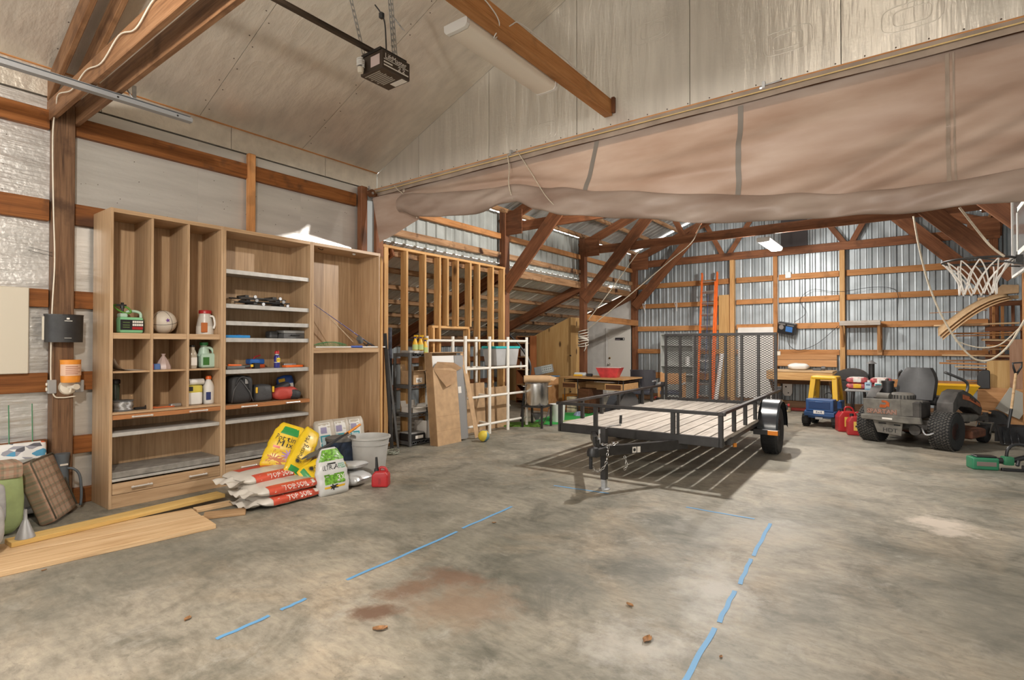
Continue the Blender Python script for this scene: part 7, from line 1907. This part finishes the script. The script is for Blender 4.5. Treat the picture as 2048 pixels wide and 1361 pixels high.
for s in (-1, 1):
    b = B(); b.prism([(-.06, .48), (-.04, .66), (.12, .80), (.30, .83), (.55, .76), (.86, .63), (.95, .52), (.90, .42), (.55, .56), (.2, .60)], s * .46 - .10, s * .46 + .10, 'YZ'); ar = b.build('fender_arm', DUSTB, t, bevel=.02, seg=2, auto=40)
    b = B(); b.prism([(.26, .765), (.50, .72), (.84, .60), (.86, .55), (.5, .66), (.26, .70)], s * .46 + s * .1005, s * .46 + s * .106, 'YZ'); op = b.build('orange_stripe', MOR, ar)
    if s > 0:
        text('side_lettering', 'SPARTAN', .055, BLACKL, op, face_M((.568, .58, .675), (0, 1, -.33), (0, .33, 1)), depth=.001)
    b = B(); b.prism([(.10, .50), (.75, .46), (.80, .40), (.60, .36), (.20, .38)], s * .46 - .12, s * .46 + .115, 'YZ'); b.build('tank', DUST, t, bevel=.03, seg=2, auto=40)
    b = B(); b.tube(smoothcurve([(s * .42, .70, .66), (s * .44, .78, .82), (s * .43, .76, .92), (s * .36, .58, 1.0), (s * .28, .46, 1.06)], 5), .019, 8); b.build('control_lever', plain('lever_grey', (.10, .10, .10), .4, .3), t, smooth=True)
# deck and front casters
b = B(); b.prism([(-.54, .45), (.60, .45), (.60, .95), (.40, 1.12), (-.38, 1.10), (-.54, .92)], .12, .24, 'XY'); b.build('mower_deck', plain('deck_brown', (.14, .05, .025), .6, var=.4, bscale=9), t, bevel=.02)
b = B(); b.box(-.36, .36, 1.0, 1.10, .28, .36); b.build('front_beam', DUSTB, t, bevel=.008)
for s in (-1, 1):
    b = B(); b.bar((s * .3, .95, .34), (s * .48, 1.30, .36), .07, .07); b.build('front_arm', DUSTB, t)
    b = B(); b.cyl((s * .48, 1.30, .28), (s * .48, 1.30, .44), .035, n=12); b.build('caster_post', DUSTB, t, auto=40)
    b = B(); b.bar((s * .48 - .085, 1.30, .29), (s * .48 - .085, 1.20, .13), .012, .04).bar((s * .48 + .085, 1.30, .29), (s * .48 + .085, 1.20, .13), .012, .04).box(s * .48 - .09, s * .48 + .09, 1.26, 1.34, .28, .295); b.build('caster_fork', DUST, t)
    w = B(); w.lathe([(.04, -.06), (.10, -.07), (.13, -.05), (.13, .05), (.10, .07), (.04, .06)], 20, rotM((s * .48, 1.20, .13), ry=90)); w.build('caster_wheel', RUBBER, t, auto=35)

# ------------------------------------------------------------------ right edge
t = thing('wheelbarrow', 'yellow wheelbarrow tray behind the mower', 'wheelbarrow', (.50, 11.95, 0))
b = B(); vs = []
for z, w_, l_ in ((.52, .20, .22), (.76, .30, .34), (.78, .31, .36)): vs += [(-l_, -w_, z), (l_, -w_, z), (l_, w_, z), (-l_, w_, z)]
b.add(vs, [(0, 3, 2, 1)] + [(4 * r_ + i, 4 * r_ + (i + 1) % 4, 4 * r_ + 4 + (i + 1) % 4, 4 * r_ + 4 + i) for r_ in range(2) for i in range(4)]); b.build('tray', YELLOW, t)
for s in (-1, 1):
    b = B(); b.cyl((-.7, s * .24, .62), (.5, s * .12, .34), .02, n=8); b.build('handle', PLYX, t)
    b = B(); b.cyl((-.2, s * .2, .5), (-.25, s * .22, 0), .016, n=8); b.build('leg', BLACKM, t)
w = B(); w.lathe([(.05, -.04), (.16, -.05), (.19, 0), (.16, .05), (.05, .04)], 20, rotM((.55, 0, .19), rx=90)); w.build('wheel', RUBBER, t, auto=35)
def ply(loc, d, rot, mat, lab, name='plywood_sheet'):
    b = B(); b.box(-d[0] / 2, d[0] / 2, -.008, .008, 0, d[1])
    return tag(b.build(name, mat, None, bevel=.002, M=rotM(loc, *rot)), lab, 'plywood', 'plywood sheets leaning at the right edge')
ply((1.17, 12.55, .01), (.30, 1.18), (-4, 0, 0), PLYZ, 'upright golden plywood sheet leaning behind the shovels')
ply((1.16, 12.35, .05), (.62, .68), (-10, 3, 0), PLYX, 'wide reddish plywood sheet leaning behind the mower')
ply((1.24, 12.25, .30), (.34, .42), (-10, 28, 0), plain('grey_hardboard', (.42, .40, .345), .6), 'grey hardboard piece leaning askew on the plywood', 'hardboard_sheet')
ply((1.46, 12.5, .01), (.30, 1.55), (-3, 0, 0), wood('pinkish_ply', [(.3, (.26, .14, .08)), (.5, (.37, .21, .13)), (.7, (.43, .27, .18))], 'Z', fine=30), 'tall pinkish plywood sheet at the right edge')
b = B(); b.prism([(-.085, 0), (.085, 0), (.085, .31), (.05, .33), (-.02, .32), (-.065, .28), (-.085, .22)], -.03, .03, 'XZ')
tag(b.build('black_fender', BLACKP, None, bevel=.01, M=Matrix.Translation((.96, 12.45, .70))), 'black rounded fender panel beside the plywood sheet', 'fender')
rk = thing('lumber_rack', 'wooden rack of posts and arms holding boards at the right wall', 'rack', (1.3, 13.3, 0))
for x_, y_ in ((-.10, .3), (.02, .25), (.16, .2), (.27, .1)):
    beam('rack_post', (x_, y_, 0), (x_, y_, 2.28), .09, .04, GIRTB if x_ < .1 else TRUSS, rk, up=(1, 0, 0))
for z_ in (1.02, 1.25, 1.52, 1.76, 2.22):
    beam('rack_arm', (-.25, -.05, z_), (.35, -.05, z_), .05, .09, TRUSS, rk)
rnd = random.Random(5)
LB = [(.30, 1.50, 13.1, 1.83, .10, .03), (.55, 1.48, 13.25, 1.68, .14, .03), (.62, 1.45, 13.0, 1.63, .09, .02), (1.0, 1.5, 13.2, 1.56, .09, .04), (1.05, 1.45, 13.05, 1.45, .08, .03), (1.0, 1.42, 13.1, 1.38, .1, .03),
      (.42, 1.4, 13.15, 1.27, .06, .025), (.38, 1.45, 13.05, 1.12, .14, .03), (.48, 1.45, 13.25, 1.16, .10, .03), (.60, 1.4, 13.0, 1.06, .1, .025), (.66, 1.45, 13.2, 1.00, .09, .03), (.24, 1.1, 13.4, 2.09, .03, .012), (.95, 1.5, 13.2, 2.31, .12, .06), (.75, 1.45, 13.1, .80, .10, .02)]
ordn = ['first', 'second', 'third', 'fourth', 'fifth', 'sixth', 'seventh', 'eighth', 'ninth', 'tenth', 'eleventh', 'twelfth', 'thirteenth', 'fourteenth']
order = sorted(range(len(LB)), key=lambda i: -LB[i][3])
for rank, i in enumerate(order):
    x0_, x1_, y_, z_, w_, h_ = LB[i]
    o = beam('rack_board', (x0_, y_, z_), (x1_, y_ + rnd.uniform(-.1, .1), z_ + rnd.uniform(-.02, .03)), w_, h_, [RAW, GIRTB, PURLIN][i % 3] if h_ > .02 else GIRTB, None, bevel=.003)
    tag(o, ordn[rank] + ' board from the top of the lumber rack at the right', 'board', 'boards on the lumber rack')
for k in range(3):
    b = B(); b.grid(lambda u, v: (.36 + .95 * u + .03 * k, 12.75 + .28 * v, 1.62 + .70 * math.sin(u * 1.45) - .035 * k + .16 * v * (1 - .5 * u)), 16, 3)
    o = b.build('bent_panel', RAW, None, smooth=True); md = o.modifiers.new('thick', 'SOLIDIFY'); md.thickness = .008
    tag(o, ['topmost', 'middle', 'lowest'][k] + ' of the thin bent wood panels drooping from the rack', 'panel', 'bent wood panels')
solid('cardboard_tube', lambda b: b.prism([(-.10, 0), (.2, .02), (.2, .16), (-.02, .18), (-.12, .07)], -.08, .08, 'XZ'), CARD, (1.28, 13.0, 2.36), 'folded cardboard piece on top of the lumber rack', 'cardboard', bevel=.004)
# shovels
t = thing('snow_shovel', 'black snow shovel with wooden shaft and D handle leaning at the right', 'shovel', (1.12, 10.75, .02), 8)
b = B(); b.cyl((.02, .02, .48), (.10, .12, 1.02), .017, n=10); b.build('shaft', RAW, t, auto=40)
b = B(); b.cyl((-.03, -.02, .22), (.02, .02, .50), .02, n=10); b.build('socket', BLACKP, t, auto=40)
b = B(); b.tube([(.10, .12, 1.0), (.075, .12, 1.10), (.065, .12, 1.17), (.175, .14, 1.18), (.165, .14, 1.11), (.105, .12, 1.0)], .014, 8); b.build('d_handle', BLACKP, t, smooth=True)
b = B(); b.grid(lambda u, v: (-.16 + .5 * u, -.26 * v + .02 + .05 * math.sin(math.pi * u), .26 * (1 - v) ** 1.5 + .004), 12, 8); bl_ = b.build('blade', BLACKP, t, smooth=True); md = bl_.modifiers.new('thick', 'SOLIDIFY'); md.thickness = .008
for k in range(6):
    b = B(); b.tube([(-.12 + .08 * k, -.24, .014), (-.12 + .08 * k + .02, -.12, .09), (-.12 + .08 * k + .03, -.02, .19)], .006, 5); b.build('rib', FENDER, bl_, smooth=True)
    b = B(); b.cyl((-.12 + .08 * k, -.235, .012), (-.12 + .08 * k, -.235, .022), .008, n=8); b.build('rivet', CHROME, bl_)
b = B(); b.prism([(-.18, .02), (-.06, .02), (-.04, .20), (-.06, .25), (-.15, .25), (-.18, .18)], .06, .075, 'XZ'); tag(b.build('spade_head', plain('spade_steel', (.10, .10, .10), .4, .5), None, M=rotM((1.14, 10.75, 0), rz=8)), 'dark steel spade blade behind the snow shovel', 'spade')
# green trimmer
t = thing('string_trimmer', 'green battery string trimmer with looped black handle on the floor', 'trimmer', (.66, 8.42, 0), 20)
b = B(); b.box(-.16, .10, -.08, .08, .0, .14); bd = b.build('battery_housing', plain('trimmer_green', (.03, .20, .10), .4), t, bevel=.02, seg=3, auto=40)
b = B(); b.box(-.12, .07, -.084, -.079, .045, .095); b.build('side_window', plain('trimmer_label', (.22, .17, .15), .5), bd, bevel=.003)
b = B(); b.box(-.12, .09, -.06, .06, .14, .16); b.build('top_grip', BLACKP, bd, bevel=.008)
b = B(); b.box(.16, .26, -.05, .05, .06, .16); b.build('motor_housing', plain('trimmer_green_b', (.03, .17, .08), .4), t, bevel=.02, seg=2, auto=40)
b = B(); b.cyl((.09, 0, .10), (.18, 0, .11), .035, n=10).cyl((.25, 0, .11), (.42, .03, .16), .03, .028, n=10).cyl((.42, .03, .16), (.70, .06, .20), .022, n=10); b.build('shaft', BLACKP, t, auto=40)
b = B(); b.tube(smoothcurve([(.20, 0, .15), (.22, .0, .25), (.31, .02, .30), (.42, .03, .27), (.46, .03, .18)], 5), .017, 8); b.build('loop_handle', BLACKP, t, smooth=True)
b = B(); b.box(.12, .36, -.09, -.05, .0, .035).box(.33, .42, -.12, -.02, .01, .07).cyl((.28, -.05, .06), (.30, -.03, .12), .02, n=8); tag(b.build('trigger_guard', BLACKP, t, bevel=.006), kind='stuff')
# basketball hoop
t = thing('basketball_hoop', 'black basketball rim with white net on a clear backboard', 'basketball hoop', (.42, 5.86, 2.15))
b = B(); b.tube([(.228 * math.cos(a), .228 * math.sin(a), 0) for a in [i * math.pi / 24 for i in range(48)]], .010, 8, closed=True); b.build('rim', BLACKM, t, smooth=True)
nb = B(); nn = 12
for k in range(nn):
    for sgn in (1, -1):
        pts = []
        for j in range(7):
            f_ = j / 6; r_ = .225 - .105 * min(1, f_ * 1.6) ** .8 ; a = 2 * math.pi * (k + sgn * f_ * 1.5) / nn
            pts.append((r_ * math.cos(a), r_ * math.sin(a), -.01 - .27 * f_))
        nb.tube(smoothcurve(pts, 3), .005, 5)
tag(nb.build('net', plain('net_white', (.72, .69, .64), .8), t, smooth=True), kind='stuff')
m_, nt_, N_, L_, P_ = new_mat('acrylic_board'); P_.inputs['Base Color'].default_value = (.75, .77, .76, 1); P_.inputs['Roughness'].default_value = .08; P_.inputs['Transmission Weight'].default_value = .92; P_.inputs['IOR'].default_value = 1.1
b = B(); b.box(.268, .276, -.5, .5, -.10, .62); b.build('backboard', m_, t)
b = B(); b.box(.262, .282, -.51, -.49, -.11, .63).box(.262, .282, .49, .51, -.11, .63).box(.262, .282, -.5, .5, -.115, -.095); b.build('board_frame', WHITEP, t)
b = B()
for y0_, y1_, z0_, z1_ in ((-.22, .22, .40, .44), (-.22, .22, .04, .08), (-.22, -.18, .04, .44), (.18, .22, .04, .44)): b.box(.264, .267, y0_, y1_, z0_, z1_)
b.build('target_square', WHITEL, t)
b = B(); b.box(.225, .27, -.06, .06, -.04, .02).bar((.0, -.226, -.005), (.27, -.08, -.06), .012, .012).bar((.0, .226, -.005), (.27, .08, -.06), .012, .012); b.build('bracket', BLACKM, t)
b = B(); b.bar((.28, -.12, .0), (.86, -.12, -.05), .04, .04).bar((.28, .12, 0), (.86, .12, -.05), .04, .04).bar((.28, -.12, .5), (.86, -.12, .3), .04, .04); b.build('mount_arm', BLACKM, t)
post(1.35, 5.86, 0, 3.95, .13, .14, TRUSS, 'brown post carrying the basketball backboard')
tag(beam('brace_board', (-6.06, 11.05, 2.10), (-6.06, 13.86, 2.06), .04, .15, GIRTB), 'pale horizontal board nailed between the cord-wound post and the corner post', 'board')
